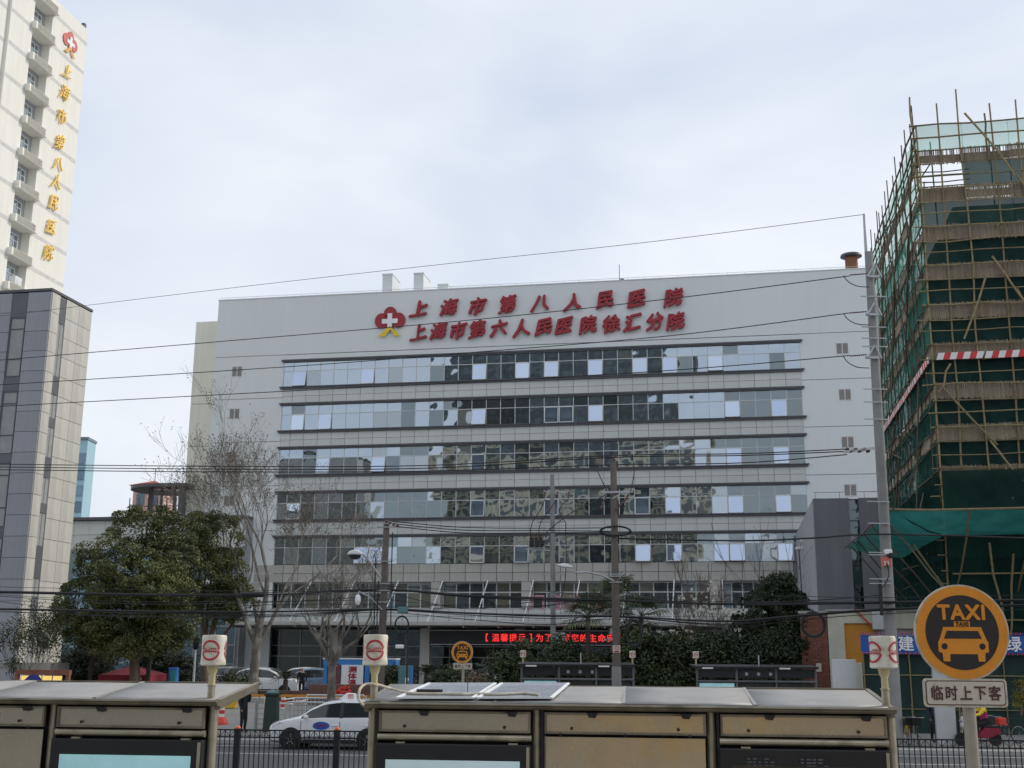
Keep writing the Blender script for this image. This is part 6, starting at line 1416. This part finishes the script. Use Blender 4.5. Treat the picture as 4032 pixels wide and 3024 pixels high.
# teal parking sign, cctv post
Yk = 63; a = K(861, 1438, Yk); e = K(891, 1438, Yk)
t = thing('parking_sign', 'teal upright parking sign beside the planted shrubs', 'sign', ((a.x + e.x) / 2, Yk, .6)); b_ = MB().box(a.x, e.x, Yk, Yk + .2, .6, a.z).build('board', M['teal_sign'], t, bev=.03); MB().box(e.x - .1, e.x + .02, Yk - .02, Yk + .22, .6, a.z + .01).build('edge', M['tent_blue'], t)
put('lettering', txt('P', .42, .01, .015, 0, 'pure_white'), ((a.x + e.x) / 2 + .1, Yk - .01, a.z - .75), t)
for k, ch in enumerate('地下'): put('lettering', txt(ch, .3, .01, .005, 0, 'pure_white'), ((a.x + e.x) / 2 + .1, Yk - .01, a.z - 1.25 - k * .36), t)
c = K(868, 1400, 58); t = thing('camera_post', 'white box camera on a thin black post near the parking sign', 'camera', (c.x + .25, 58, .6))
MB().tube([(c.x + .28, 58, .5), (c.x + .28, 58, c.z + .05), (c.x + .1, 58, c.z + .12)], .04, 8).build('post', M['black_paint'], t, smooth=True); MB().box(c.x - .3, c.x + .1, 57.85, 58.1, c.z - .02, c.z + .16).build('camera_body', M['white_lamp'], t, bev=.04); MB().lathe([(.08, -.12), (.06, -.16), (.001, -.18)], 12, (c.x - .1, 57.95, c.z + .06)).build('lens', M['car_glass'], t)
# red umbrella tent, kiosk, lit board, lamp post, gate lintel at left
c = K(288, 1440, 62); t = thing('red_canopy', 'dark red square parasol under the big evergreen tree', 'parasol', (c.x, 62, .2)); hw = 1.22
zt = K(290, 1437, 62).z; ze = K(290, 1457, 62).z
b = MB(); b.add([(c.x - hw, 60.4, ze), (c.x + hw, 60.4, ze), (c.x + hw, 64, ze), (c.x - hw, 64, ze), (c.x, 62, zt), (c.x - hw, 60.4, ze - .32), (c.x + hw, 60.4, ze - .32), (c.x + hw, 64, ze - .32), (c.x - hw, 64, ze - .32)], [(0, 1, 4), (1, 2, 4), (2, 3, 4), (3, 0, 4), (0, 5, 6, 1), (1, 6, 7, 2), (2, 7, 8, 3), (3, 8, 5, 0)]); b.build('canopy', M['tent_red'], t)
MB().tube([(c.x, 62, .1), (c.x, 62, zt)], .05, 8).build('pole', M['galv'], t)
MB().box(c.x + .6, c.x + .95, 60.36, 60.385, ze - .24, ze - .12).build('valance_mark', M['pure_white'], t)
a = K(364, 1452, 64); e = K(382, 1452, 64); t = thing('information_kiosk', 'narrow teal and blue information kiosk right of the red parasol', 'kiosk', (a.x, 64, .6)); MB().box(a.x, e.x, 64, 64.5, .6, K(370, 1442, 64).z).build('body', M['tent_blue'], t, bev=.03); MB().box(a.x + .12, e.x - .04, 63.96, 64, 1.2, K(370, 1448, 64).z).build('face', pm('kiosk_teal', (.06, .38, .38), .4), t)
a = K(44, 1468, 55); e = K(134, 1468, 55); t = thing('lit_board', 'red framed lit yellow notice board behind the left shelter roof', 'notice board', ((a.x + e.x) / 2, 55, .1)); zt = K(90, 1447, 55).z; zb = .9
MB().box(a.x - .25, e.x + .3, 54.98, 55.3, zt - .22, zt).build('header', M['brick_red'], t); 
for x in (a.x - .2, e.x + .22): MB().box(x - .07, x + .07, 55, 55.25, .1, zt - .22).build('post', M['brick_red'], t)
n = 4
for i in range(n): w_ = (e.x - a.x) / n; MB().box(a.x + i * w_ + .04, a.x + (i + 1) * w_ - .04, 55.02, 55.1, .9, zt - .26).build('lit_panel', M['lit_yellow'], t)
cx, cz = K(72, 1472, 55).x, K(72, 1478, 55).z; MB().prism([(cx + .45 * math.cos(R_(22.5 + 45 * k)), cz + .45 * math.sin(R_(22.5 + 45 * k))) for k in range(8)], 54.97, 55.01).build('blue_octagon', M['deep_blue'], t)
c = K(420, 1440, 66); t = thing('lamp_post', 'slim white garden lamp post with a black lantern left of the bare tree', 'lamp', (c.x, 66, .6)); zt = K(421, 1372, 66).z
MB().lathe([(.07, .6), (.05, zt - .75)], 10, (c.x, 66, 0)).build('post', M['pure_white'], t, smooth=True); MB().lathe([(.06, zt - .78), (.16, zt - .7), (.22, zt - .2), (.26, zt - .18), (.05, zt)], 8, (c.x, 66, 0)).build('lantern', M['black_paint'], t)
a = K(186, 1378, 60); e = K(335, 1378, 60); t = thing('gate_lintel', 'dark gate beam with two tan panels in front of the big evergreen', 'gate', ((a.x + e.x) / 2, 60, .2)); zt, zb = K(250, 1378, 60).z, K(250, 1397, 60).z
MB().box(a.x + 1, e.x, 60, 60.3, zb, zt).build('beam', M['dark_panel'], t); pmn = pm('tan_panel', (.34, .25, .09), .6)
for u0, u1 in ((186, 212), (312, 335)): MB().box(K(u0, 1380, 60).x, K(u1, 1380, 60).x, 59.95, 60.35, zb - .02, zt + .02).build('tan_panel', pmn, t)
for u in (200, 324): MB().box(K(u, 1380, 60).x - .08, K(u, 1380, 60).x + .08, 60.02, 60.28, .2, zb).build('post', M['black_paint'], t)
x0, x1 = K(-40, 1430, 58).x, K(118, 1430, 58).x; t = thing('gate_canopy', 'grey flat gate canopy at the far left behind the shelter', 'canopy', ((x0 + x1) / 2, 58, .2)); zt = K(50, 1432, 58).z; MB().box(x0, x1, 57.5, 60, zt - .35, zt).build('slab', M['concrete'], t)
for x in (x0 + .3, x1 - .4): MB().box(x, x + .3, 58, 58.3, .1, zt - .35).build('column', M['concrete'], t)
# two flood lamps on the grey annex corner and a tank on the porch
for k, u in enumerate((1738, 1727)):
    c = K(u, 1168 + k * 16, 88); t = thing('flood_lamp', ('upper small white flood lamp at the grey annex corner', 'lower small white flood lamp at the grey annex corner')[k], 'lamp', c); MB().box(c.x - .25, c.x + .25, 87.9, 88.3, c.z - .1, c.z + .1).build('head', M['white_lamp'], t, bev=.04); MB().tube([(c.x, 88.2, c.z), (c.x + .1, 88.3, c.z - 4.2)], .05, 6).build('arm', M['dark_panel'], t)
# ================================================================== vegetation
def quads(name, C, N, S, mat, parent, rng, asp=.55):
    """leaf faces: centres C, normals N, sizes S"""
    n = len(C); up = rng.normal(size=(n, 3)); a = np.cross(N, up); a /= np.linalg.norm(a, axis=1, keepdims=True) + 1e-9; b_ = np.cross(N, a); b_ /= np.linalg.norm(b_, axis=1, keepdims=True) + 1e-9
    S = S[:, None]; v = np.stack([C - a * S, C - b_ * S * asp, C + a * S, C + b_ * S * asp], 1).reshape(-1, 3)
    org = v.mean(0); v = v - org; me = bpy.data.meshes.new(name); me.vertices.add(4 * n); me.vertices.foreach_set('co', v.ravel())
    me.loops.add(4 * n); me.loops.foreach_set('vertex_index', np.arange(4 * n, dtype=np.int32)); me.polygons.add(n); me.polygons.foreach_set('loop_start', np.arange(0, 4 * n, 4, dtype=np.int32)); me.polygons.foreach_set('loop_total', np.full(n, 4, dtype=np.int32))
    me.materials.append(M[mat]); me.update(); me.validate(); return put(name, me, org, parent)
def cloud(lobes, per, sig, size, rng, fill=.72, droop=.0):
    """clumps of leaves spread over the shells of the lobes"""
    C, N = [], []
    for (cx, cy, cz, rx, ry, rz_), k in lobes:
        d = rng.normal(size=(k, 3)); d /= np.linalg.norm(d, axis=1, keepdims=True); d[:, 2] = np.where(d[:, 2] < -.5, -d[:, 2], d[:, 2])
        r = fill + (1 - fill) * rng.random((k, 1)) ** .7; r *= 1 + .12 * rng.normal(size=(k, 1))
        cen = np.array([cx, cy, cz]) + d * r * np.array([rx, ry, rz_])
        off = rng.normal(size=(k, per, 3)) * sig * np.array([1, 1, .7]); P = cen[:, None, :] + off
        nn = d[:, None, :] * .7 + rng.normal(size=(k, per, 3)) * .6 + np.array([0, 0, .45]); C.append(P.reshape(-1, 3)); N.append(nn.reshape(-1, 3))
    C = np.concatenate(C); N = np.concatenate(N); N /= np.linalg.norm(N, axis=1, keepdims=True); return C, N, size * (.7 + .6 * rng.random(len(C)))
def cloud2(lobes, rng, size, dens, sr=.50, per=220):
    """lobes made of many small rounded sprays, each a shell of leaves"""
    C, N = [], []
    for (cx, cy, cz, rx, ry, rz_), _ in lobes:
        k = int(3.0 * rx * rz_ / sr ** 2 * dens) + 4; d = rng.normal(size=(k, 3)); d /= np.linalg.norm(d, axis=1, keepdims=True); d[:, 1] = np.where(rng.random(k) < .6, -abs(d[:, 1]), d[:, 1])
        cen = np.array([cx, cy, cz]) + d * (.70 + .38 * rng.random((k, 1))) * np.array([rx, ry, rz_]); rad = sr * (.55 + .75 * rng.random((k, 1, 1)))
        e = rng.normal(size=(k, per, 3)) + .75 * d[:, None, :] + np.array([0, 0, .55]); e /= np.linalg.norm(e, axis=2, keepdims=True)
        P = cen[:, None, :] + e * rad * (.72 + .42 * rng.random((k, per, 1))) * np.array([1, 1, .8]); C.append(P.reshape(-1, 3)); N.append((e + .55 * rng.normal(size=e.shape)).reshape(-1, 3))
    C = np.concatenate(C); N = np.concatenate(N); N /= np.linalg.norm(N, axis=1, keepdims=True); return C, N, size * (.6 + .7 * rng.random(len(C)))
def branchy(b, p, d, L_, r, depth, rng, tips, spread=.55, up=.15, kids=(2, 3), shrink=.74, minr=.008, seg=3, bend=.12, curve=0):
    p = np.array(p, float); d = np.array(d, float); pts = [p.copy()]; rr = [r]
    for i in range(seg):
        d = d + rng.normal(size=3) * bend + np.array([0, 0, up * .3]); d /= np.linalg.norm(d); p = p + d * L_ / seg; pts.append(p.copy()); rr.append(max(minr, r * (1 - .30 * (i + 1) / seg)))
    b.tube([Vector(q) for q in pts], rr, 7 if r > .08 else (5 if r > .03 else 3), cap=False)
    if depth == 0: tips.append((p, d)); return
    for k in range(rng.integers(kids[0], kids[1] + 1)):
        q = rng.normal(size=3); q -= d * q.dot(d); q /= np.linalg.norm(q) + 1e-9; nd = d + q * spread * (.6 + .8 * rng.random()) + np.array([0, 0, up]); nd /= np.linalg.norm(nd)
        t = rng.integers(max(1, seg - 1), seg + 1) if k else seg
        branchy(b, pts[t], nd, L_ * shrink * (.75 + .5 * rng.random()), rr[-1] * (.80 if k == 0 else .62), depth - 1, rng, tips, spread, up, kids, shrink, minr, seg, bend)
def evergreen(name, label, u, Y, lobes_uv, trunk_r, seed, mat='leaf_camphor', bark='bark_brown', per=52, sig=.34, size=.066, zb=.4, dens=1.0, group='broad evergreen trees'):
    rng = np.random.default_rng(seed); base = K(u, 1450, Y); x = base.x
    t = thing(name, label, 'tree', (x, Y, zb)); lob = []
    for (uu, vv, ru, rv, dy) in lobes_uv:
        c = K(uu, vv, Y + dy); k = Y / 2480.; rx, rz_ = ru * k, rv * k; lob.append(((c.x, c.y, c.z, rx, min(rx, rz_) * .95 + .3, rz_), int(34 * rx * rz_ * dens) + 6))
    C, N, S = cloud2(lob, rng, size, dens); quads('crown', C, N, S, mat, t, rng)
    b = MB(); cz = np.mean([l[0][2] for l in lob]); b.tube([(x, Y, zb - .3), (x + .1, Y, zb + 1.2), (x - .05, Y, zb + 2.6)], [trunk_r * 1.25, trunk_r, trunk_r * .85], 10)
    for (c, _) in lob: 
        m = Vector(((x + c[0]) / 2 + rng.normal() * .3, (Y + c[1]) / 2, (zb + 2.4 + c[2]) / 2 + .4)); b.tube([(x, Y, zb + 2.4), m, (c[0], c[1], c[2] + c[5] * .4)], [trunk_r * .6, trunk_r * .35, .04], 7)
    b.build('trunk', M[bark], t, smooth=True); return t
evergreen('camphor_tree', 'big rounded olive-green evergreen tree before the grey office block', 290, 60, [(245, 1215, 62, 48, 0), (318, 1150, 85, 46, 1.5), (385, 1168, 55, 50, 2), (200, 1300, 62, 62, -.5), (285, 1255, 80, 60, -1.2), (345, 1300, 68, 60, -1), (250, 1355, 75, 45, -.5), (350, 1228, 70, 55, 0), (175, 1345, 40, 40, 0), (360, 1350, 52, 42, -.3), (300, 1320, 90, 60, .5), (275, 1388, 80, 30, -.8), (235, 1395, 50, 24, -1), (340, 1378, 50, 26, -.6), (205, 1378, 40, 26, -.4)], .28, 1, dens=1.15)
evergreen('camphor_tree', 'narrower evergreen tree overlapping the bare plane tree', 440, 65, [(470, 1180, 55, 60, 0), (445, 1240, 55, 60, -.5), (500, 1240, 42, 52, 0), (480, 1290, 56, 45, 0), (425, 1150, 35, 40, 1), (505, 1300, 32, 34, 0)], .22, 2, dens=1.1)
def clump(name, label, u0, u1, v, Y, zb, depth, seed, mat='leaf_hedge', hmin=.8, cat='shrub', size=.075, dens=1., group='shrubs by the far pavement', sig=.24):
    rng = np.random.default_rng(seed); a = K(u0, v, Y); e = K(u1, v, Y); zt = a.z; w_ = e.x - a.x
    t = thing(name, label, cat, ((a.x + e.x) / 2, Y, zb), group=group); lob = []
    n = max(2, int(w_ / 1.1))
    for i in range(n):
        h = (zt - zb) * (hmin + (1 - hmin) * rng.random()); cx = a.x + w_ * (i + .5) / n; rx = w_ / n * .75
        lob.append(((cx, Y + rng.normal() * .2, zb + h * .55, rx, depth, h * .47), int(30 * rx * h * dens) + 6)); lob.append(((cx + rng.normal() * .2, Y - depth * .4, zb + h * .3, rx, depth * .8, h * .34), int(20 * rx * h * dens) + 5))
    C, N, S = cloud(lob, 46, sig, size, rng); C[:, 2] = np.maximum(C[:, 2], zb + .02); quads('foliage', C, N, S, mat, t, rng)
    b = MB()
    for i in range(n): x = a.x + w_ * (i + .5) / n; b.tube([(x, Y, zb - .15), (x + .1, Y, zb + (zt - zb) * .6)], [.05, .02], 5)
    b.build('stem', M['bark_brown'], t); return t
clump('hedge_shrub', 'dense dark shrub left of the shelter behind the brown pole', 1072, 1150, 1376, 57, .11, 1.1, 3)
clump('hedge_shrub', 'dark green shrub mass behind the small stop sign and brown pole', 1180, 1320, 1388, 58, .11, 1.2, 4, hmin=.85)
clump('hedge_shrub', 'tall dense hedge right of the brown pole between the far shelters', 1340, 1440, 1352, 57, .11, 1.3, 5, hmin=.85, size=.08)
clump('hedge_shrub', 'wide dense hedge below the white blossoming tree', 1425, 1560, 1362, 58, .11, 1.4, 6, hmin=.88, size=.08)
clump('hedge_shrub', 'dark hedge left of the brick pillar', 1545, 1700, 1358, 57.5, .11, 1.3, 7, 'leaf_dark', hmin=.85, size=.08)
clump('garden_shrub', 'reddish low shrub row left of the far taxi sign', 955, 990, 1440, 66, .6, .5, 8, 'leaf_hedge')
clump('garden_shrub', 'low shrub beside the white shirted person', 1000, 1060, 1462, 66, .6, .6, 9, 'dry_leaf')
clump('garden_shrub', 'sloping clipped shrub behind the middle drum sign', 842, 880, 1440, 64.5, .6, .6, 10)
clump('garden_shrub', 'dark shrub in the bed right of the left drum sign', 470, 540, 1452, 66, .5, .8, 12, 'leaf_dark')
clump('garden_shrub', 'clipped shrub in front of the silver car', 490, 530, 1464, 64, .5, .6, 13)
clump('garden_shrub', 'dark undergrowth left of the red parasol', 150, 240, 1400, 64, .3, 1., 14, 'leaf_dark')
clump('garden_shrub', 'dark undergrowth behind the red parasol', 300, 415, 1390, 67, .4, 1., 15, 'leaf_dark')
# wispy olive bush by the office block
rng = np.random.default_rng(31)
def bare(name, label, u, vb, Y, zb, H, r, depth, seed, bark='bark_plane', spread=.55, up=.12, L0=None, kids=(2, 3), leaf=0, first=None, shrink=.74, lean=(0, 0), bend=.12, cat='tree', leafmat_='dry_leaf', lsize=.06, per=7, minr=.008):
    rng = np.random.default_rng(seed); x = K(u, vb, Y).x; t = thing(name, label, cat, (x, Y, zb)); b = MB(); tips = []
    L0 = L0 or H * .3
    top = np.array([x + lean[0], Y + lean[1], zb + L0]); b.tube([(x, Y, zb - .2), (x + lean[0] * .3, Y, zb + L0 * .5), Vector(top)], [r * 1.15, r, r * .9], 10)
    b.build('trunk', M[bark], t, smooth=True); b = MB()
    for dx, dy, dz, l, rr in first or [(-.6, .1, 1, 1, .7), (.55, -.1, 1, 1, .7), (.05, .4, 1, 1.05, .75)]:
        d = np.array([dx, dy, dz], float); branchy(b, top - np.array([0, 0, .1]), d / np.linalg.norm(d), (H - L0) * .36 * l, r * rr, depth, rng, tips, spread, up, kids, shrink, minr, 4 if bend > .15 else 3, bend)
    b.build('branches', M[bark], t, smooth=True)
    if leaf:
        C = np.array([p for p, _ in tips]); C = np.repeat(C, per, 0) + rng.normal(size=(len(C) * per, 3)) * .16; keep = rng.random(len(C)) < leaf; C = C[keep]; N = rng.normal(size=C.shape); N /= np.linalg.norm(N, axis=1, keepdims=True); quads('dry_leaves', C, N, np.full(len(C), lsize), leafmat_, t, rng, .7)
    return t, tips
bare('plane_tree', 'tall bare plane tree with pale mottled bark and brown leaf tufts', 548, 1440, 64, .5, 12.4, .25, 7, 41, first=[(-.40, .1, 1, 1.0, .60), (.32, -.1, 1, 1.15, .7), (.0, .4, 1, 1.15, .6), (.62, .3, .9, .95, .5)], leaf=.8, L0=3.2, lean=(.1, 0), spread=.44, up=.12, per=2, lsize=.05, minr=.007, shrink=.755, kids=(2, 3))
bare('pruned_plane_tree', 'pruned plane tree with upright bare shoots in front of the entrance', 716, 1490, 50, .11, 7.9, .17, 6, 42, first=[(-.75, .1, .9, .8, .6), (.6, -.1, 1, .8, .65), (.1, .4, 1, .9, .6), (-.25, -.3, 1.2, .8, .5), (.9, .2, .7, .7, .45)], L0=2.6, spread=.62, up=.30, kids=(2, 3), bark='bark_plane', minr=.006, shrink=.72, bend=.24)
bare('bare_sapling', 'thin bare sapling thicket left of the dark evergreen', 1528, 1400, 62, .4, 6.0, .07, 5, 43, 'bark_brown', first=[(-.3, 0, 1, 1, .7), (.3, .1, 1, 1, .7), (-.1, -.2, 1, 1.1, .7), (.15, .3, 1, 1, .6), (-.45, .1, 1, .8, .5)], L0=.6, spread=.22, up=.3, minr=.008)
bare('bare_sapling', 'slanting bare branches in front of the grey annex', 1655, 1300, 60, .4, 8.0, .08, 3, 44, 'bark_dark', first=[(-.45, 0, 1, 1.2, .7), (.15, .1, 1, 1.1, .6), (.4, 0, 1, 1, .5)], L0=1.5, spread=.3, up=.2)
t, tips = bare('magnolia_tree', 'white blossoming magnolia above the hedge', 1480, 1420, 60, .4, 5.8, .08, 4, 45, 'bark_dark', first=[(-.6, 0, .7, .9, .6), (.5, .1, .8, .9, .6), (0, .2, 1, 1, .6), (-.2, -.2, 1, 1, .5)], L0=1.4, spread=.5, up=.12)
rng = np.random.default_rng(46); me = MB()
for k in range(6):
    a = k * 1.047; me.add([(0, 0, -.02), (.05 * math.cos(a - .5), .05 * math.sin(a - .5), .06), (.075 * math.cos(a), .075 * math.sin(a), .13), (.05 * math.cos(a + .5), .05 * math.sin(a + .5), .06)], [(0, 1, 2, 3)])
fl = me.mesh('blossom', M['petal'])
sel = [tips[i] for i in rng.permutation(len(tips))[:150]]
for p, d in sel: put('blossom', fl, p, t, rot=(rng.normal() * .4, rng.normal() * .4, rng.random() * 6), scale=(1.15 + .5 * rng.random(),) * 3)
evergreen('dark_evergreen', 'dark evergreen tree between the blossoming tree and the grey annex', 1680, 60, [(1672, 1300, 42, 40, 0), (1650, 1345, 50, 40, -.3), (1700, 1340, 40, 50, 0), (1685, 1270, 25, 24, 0), (1640, 1390, 50, 40, -.5), (1710, 1395, 35, 45, -.5)], .12, 50, 'leaf_dark', per=46, sig=.26, size=.085, zb=.11, dens=1.5)
bare('olive_bush', 'wispy grey bush against the office block at the left', 62, 1440, 58, .2, 4.2, .05, 4, 51, 'bark_dark', first=[(-.5, 0, 1, 1, .7), (.5, .1, 1, 1, .7), (-.1, -.2, 1, 1.1, .7), (.25, .3, 1, 1, .6), (-.75, .1, .8, .8, .5)], L0=.3, spread=.4, up=.2, leaf=.9, cat='shrub', leafmat_='leaf_hedge', lsize=.05, per=14)
bare('olive_bush', 'second wispy bush beside the warm side wall of the office block', 128, 1430, 60, .2, 4.6, .05, 4, 52, 'bark_dark', first=[(-.5, 0, 1, 1, .7), (.5, .1, 1, 1, .7), (-.1, -.2, 1, 1.1, .7), (.25, .3, 1, 1, .6)], L0=.3, spread=.4, up=.2, leaf=.9, cat='shrub', leafmat_='leaf_hedge', lsize=.05, per=14)
# palms with fan leaves, and cycads with feather leaves
def palm(label, u, vtop, Y, zb, seed, nf=30, fr=.85):
    rng = np.random.default_rng(seed); c = K(u, vtop, Y); c.z -= .3; t = thing('fan_palm', label, 'palm', (c.x, Y, zb), group='fan palms above the hedge')
    MB().tube([(c.x + .1, Y, zb - .2), (c.x, Y, (zb + c.z) / 2), (c.x, Y, c.z)], [.14, .13, .12], 9).build('trunk', M['bark_dark'], t, smooth=True)
    for k in range(nf):
        az = k * 2.4; el = R_(rng.uniform(-35, 75)); d = Vector((math.cos(az) * math.cos(el), math.sin(az) * math.cos(el), math.sin(el))); L_ = rng.uniform(.6, .95); h = c + d * L_; b = MB(); b.tube([c, c + d * L_ * .5 + Vector((0, 0, .05)), h], .014, 4)
        s_ = d.cross(Vector((0, 0, 1))).normalized(); n_ = s_.cross(d).normalized()
        for j in range(15):
            a = R_(-105 + 15 * j); e = d * math.cos(a) + s_ * math.sin(a); w_ = (s_ * math.cos(a) - d * math.sin(a)) * .032; l = fr * rng.uniform(.8, 1.05); m = h + e * l * .6 + n_ * .04; b.add([h, m - w_, h + e * l - Vector((0, 0, .22 * l)), m + w_], [(0, 1, 2, 3)])
        b.build('fan_leaf', M['leaf_palm'], t)
palm('tall fan palm behind the brown pole', 1330, 1282, 58, .3, 61); palm('lower fan palm left of the brown pole', 1270, 1318, 57, .3, 62, 24, .75); palm('fan palm right of the brown pole by the cable coil', 1385, 1318, 59, .3, 63, 22, .75)
def cycad(label, u, v, Y, zb, seed, nf=26, L0=1.0):
    rng = np.random.default_rng(seed); c = K(u, v, Y); t = thing('cycad', label, 'cycad', (c.x, Y, zb), group='cycads in the forecourt')
    top = Vector((c.x, Y, max(zb + .3, c.z - .4))); MB().tube([(c.x, Y, zb - .1), top], [.16, .14], 9).build('trunk', M['bark_dark'], t)
    for k in range(nf):
        az = k * 2.4; el = R_(rng.uniform(15, 75)); d = Vector((math.cos(az) * math.cos(el), math.sin(az) * math.cos(el), math.sin(el))); s_ = d.cross(Vector((0, 0, 1))).normalized(); b = MB(); pts = []
        for j in range(9): q = j / 8; pts.append(top + d * L0 * q + Vector((0, 0, -.55 * q * q * L0)))
        b.tube(pts, .01, 3)
        for j in range(1, 9):
            for sg in (-1, 1): l = .26 * math.sin(math.pi * (.15 + .8 * j / 9)); b.add([pts[j], pts[j] + s_ * sg * l * .5 + d * .05, pts[j] + s_ * sg * l + d * .12, pts[j] + s_ * sg * l * .5 + d * .09], [(0, 1, 2, 3)])
        b.build('frond', M['leaf_dark'], t)
cycad('cycad in front of the blue-grey parked car', 618, 1452, 69, .6, 71); cycad('cycad right of the parking sign', 922, 1440, 67, .6, 72, 30); cycad('cycad near the red shrub row', 940, 1458, 66, .6, 73, 20, .8)
# yellow flowering creeper post at the far right edge
clump('yellow_creeper', 'yellow-green flowering creeper on a pole at the right edge', 2196, 2210, 1465, 48, 1.2, .12, 80, 'leaf_yellow', cat='plant', size=.035, group=None, sig=.09)
tag(MB().box(-200, 40, 58.4, 58.6, .3, .62).build('forecourt_edge', M['kerb'], fr='R'), kind='structure')

# ================================================================== the street behind the camera, which the windows reflect
def block(label, s0, s1, d0, d1, h, mat, gm, fl=3.3, bay=3.4):
    t = thing('street_block', label, 'building', ((s0 + s1) / 2, (d0 + d1) / 2, 0), 'G', 'buildings on the near side of the street')
    MB().box(s0, s1, d0, d1, 0, h).build('wall', M[mat], t)
    b = MB(); n = int((s1 - s0) / bay); m = int((h - 4) / fl)
    for j in range(m): b.box(s0 + .6, s1 - .6, d1 - .1, d1 + .12, 4.6 + j * fl, 4.6 + j * fl + 1.7)
    b.build('window_strip', M[gm], t)
    b = MB()
    for i in range(n + 1): b.box(s0 + .5 + i * (s1 - s0 - 1) / n - .35, s0 + .5 + i * (s1 - s0 - 1) / n + .35, d1 - .1, d1 + .3, 3.6, h - .8)
    b.build('pier_strip', M[mat], t); MB().box(s0 - .3, s1 + .3, d0 - .3, d1 + .4, h, h + .9).build('parapet', M[mat], t)
pm('block_dark', (.07, .085, .09), .7, var=.1, scale=.2); pm('block_cream', (.52, .47, .36), .8, var=.08, scale=.2); pm('block_grey', (.24, .25, .26), .8, var=.1, scale=.2)
pm('block_glass', (.10, .125, .13), .15, var=.2, metal=.2)
block('dark glass high-rise behind the camera', -64, -14, -85, -62, 96, 'block_dark', 'block_glass')
block('cream apartment slab behind the camera', -60, -28, -55, -44, 44, 'block_cream', 'block_glass')
block('second cream apartment slab behind the camera', -22, -6, -58, -46, 47, 'block_cream', 'block_glass')
block('long grey street block behind the camera', -120, 60, -40, -30, 17, 'block_grey', 'far_glass')

yh = thing('yellow_reflector', 'unseen yellow sheets added behind the camera to reflect in the shelter metal', 'hoarding', (2.5, -7, .13), 'R')  # added reflector, out of view: puts the yellow glow on the shelter panels
for i, (x0, x1) in enumerate(((-1.6, .2), (.25, 2.0), (2.05, 3.9), (6.2, 8.0))): MB().box(x0, x1, -7.06, -7, .13, 2.9).build('reflector_sheet', M['yellow_paint'], yh)
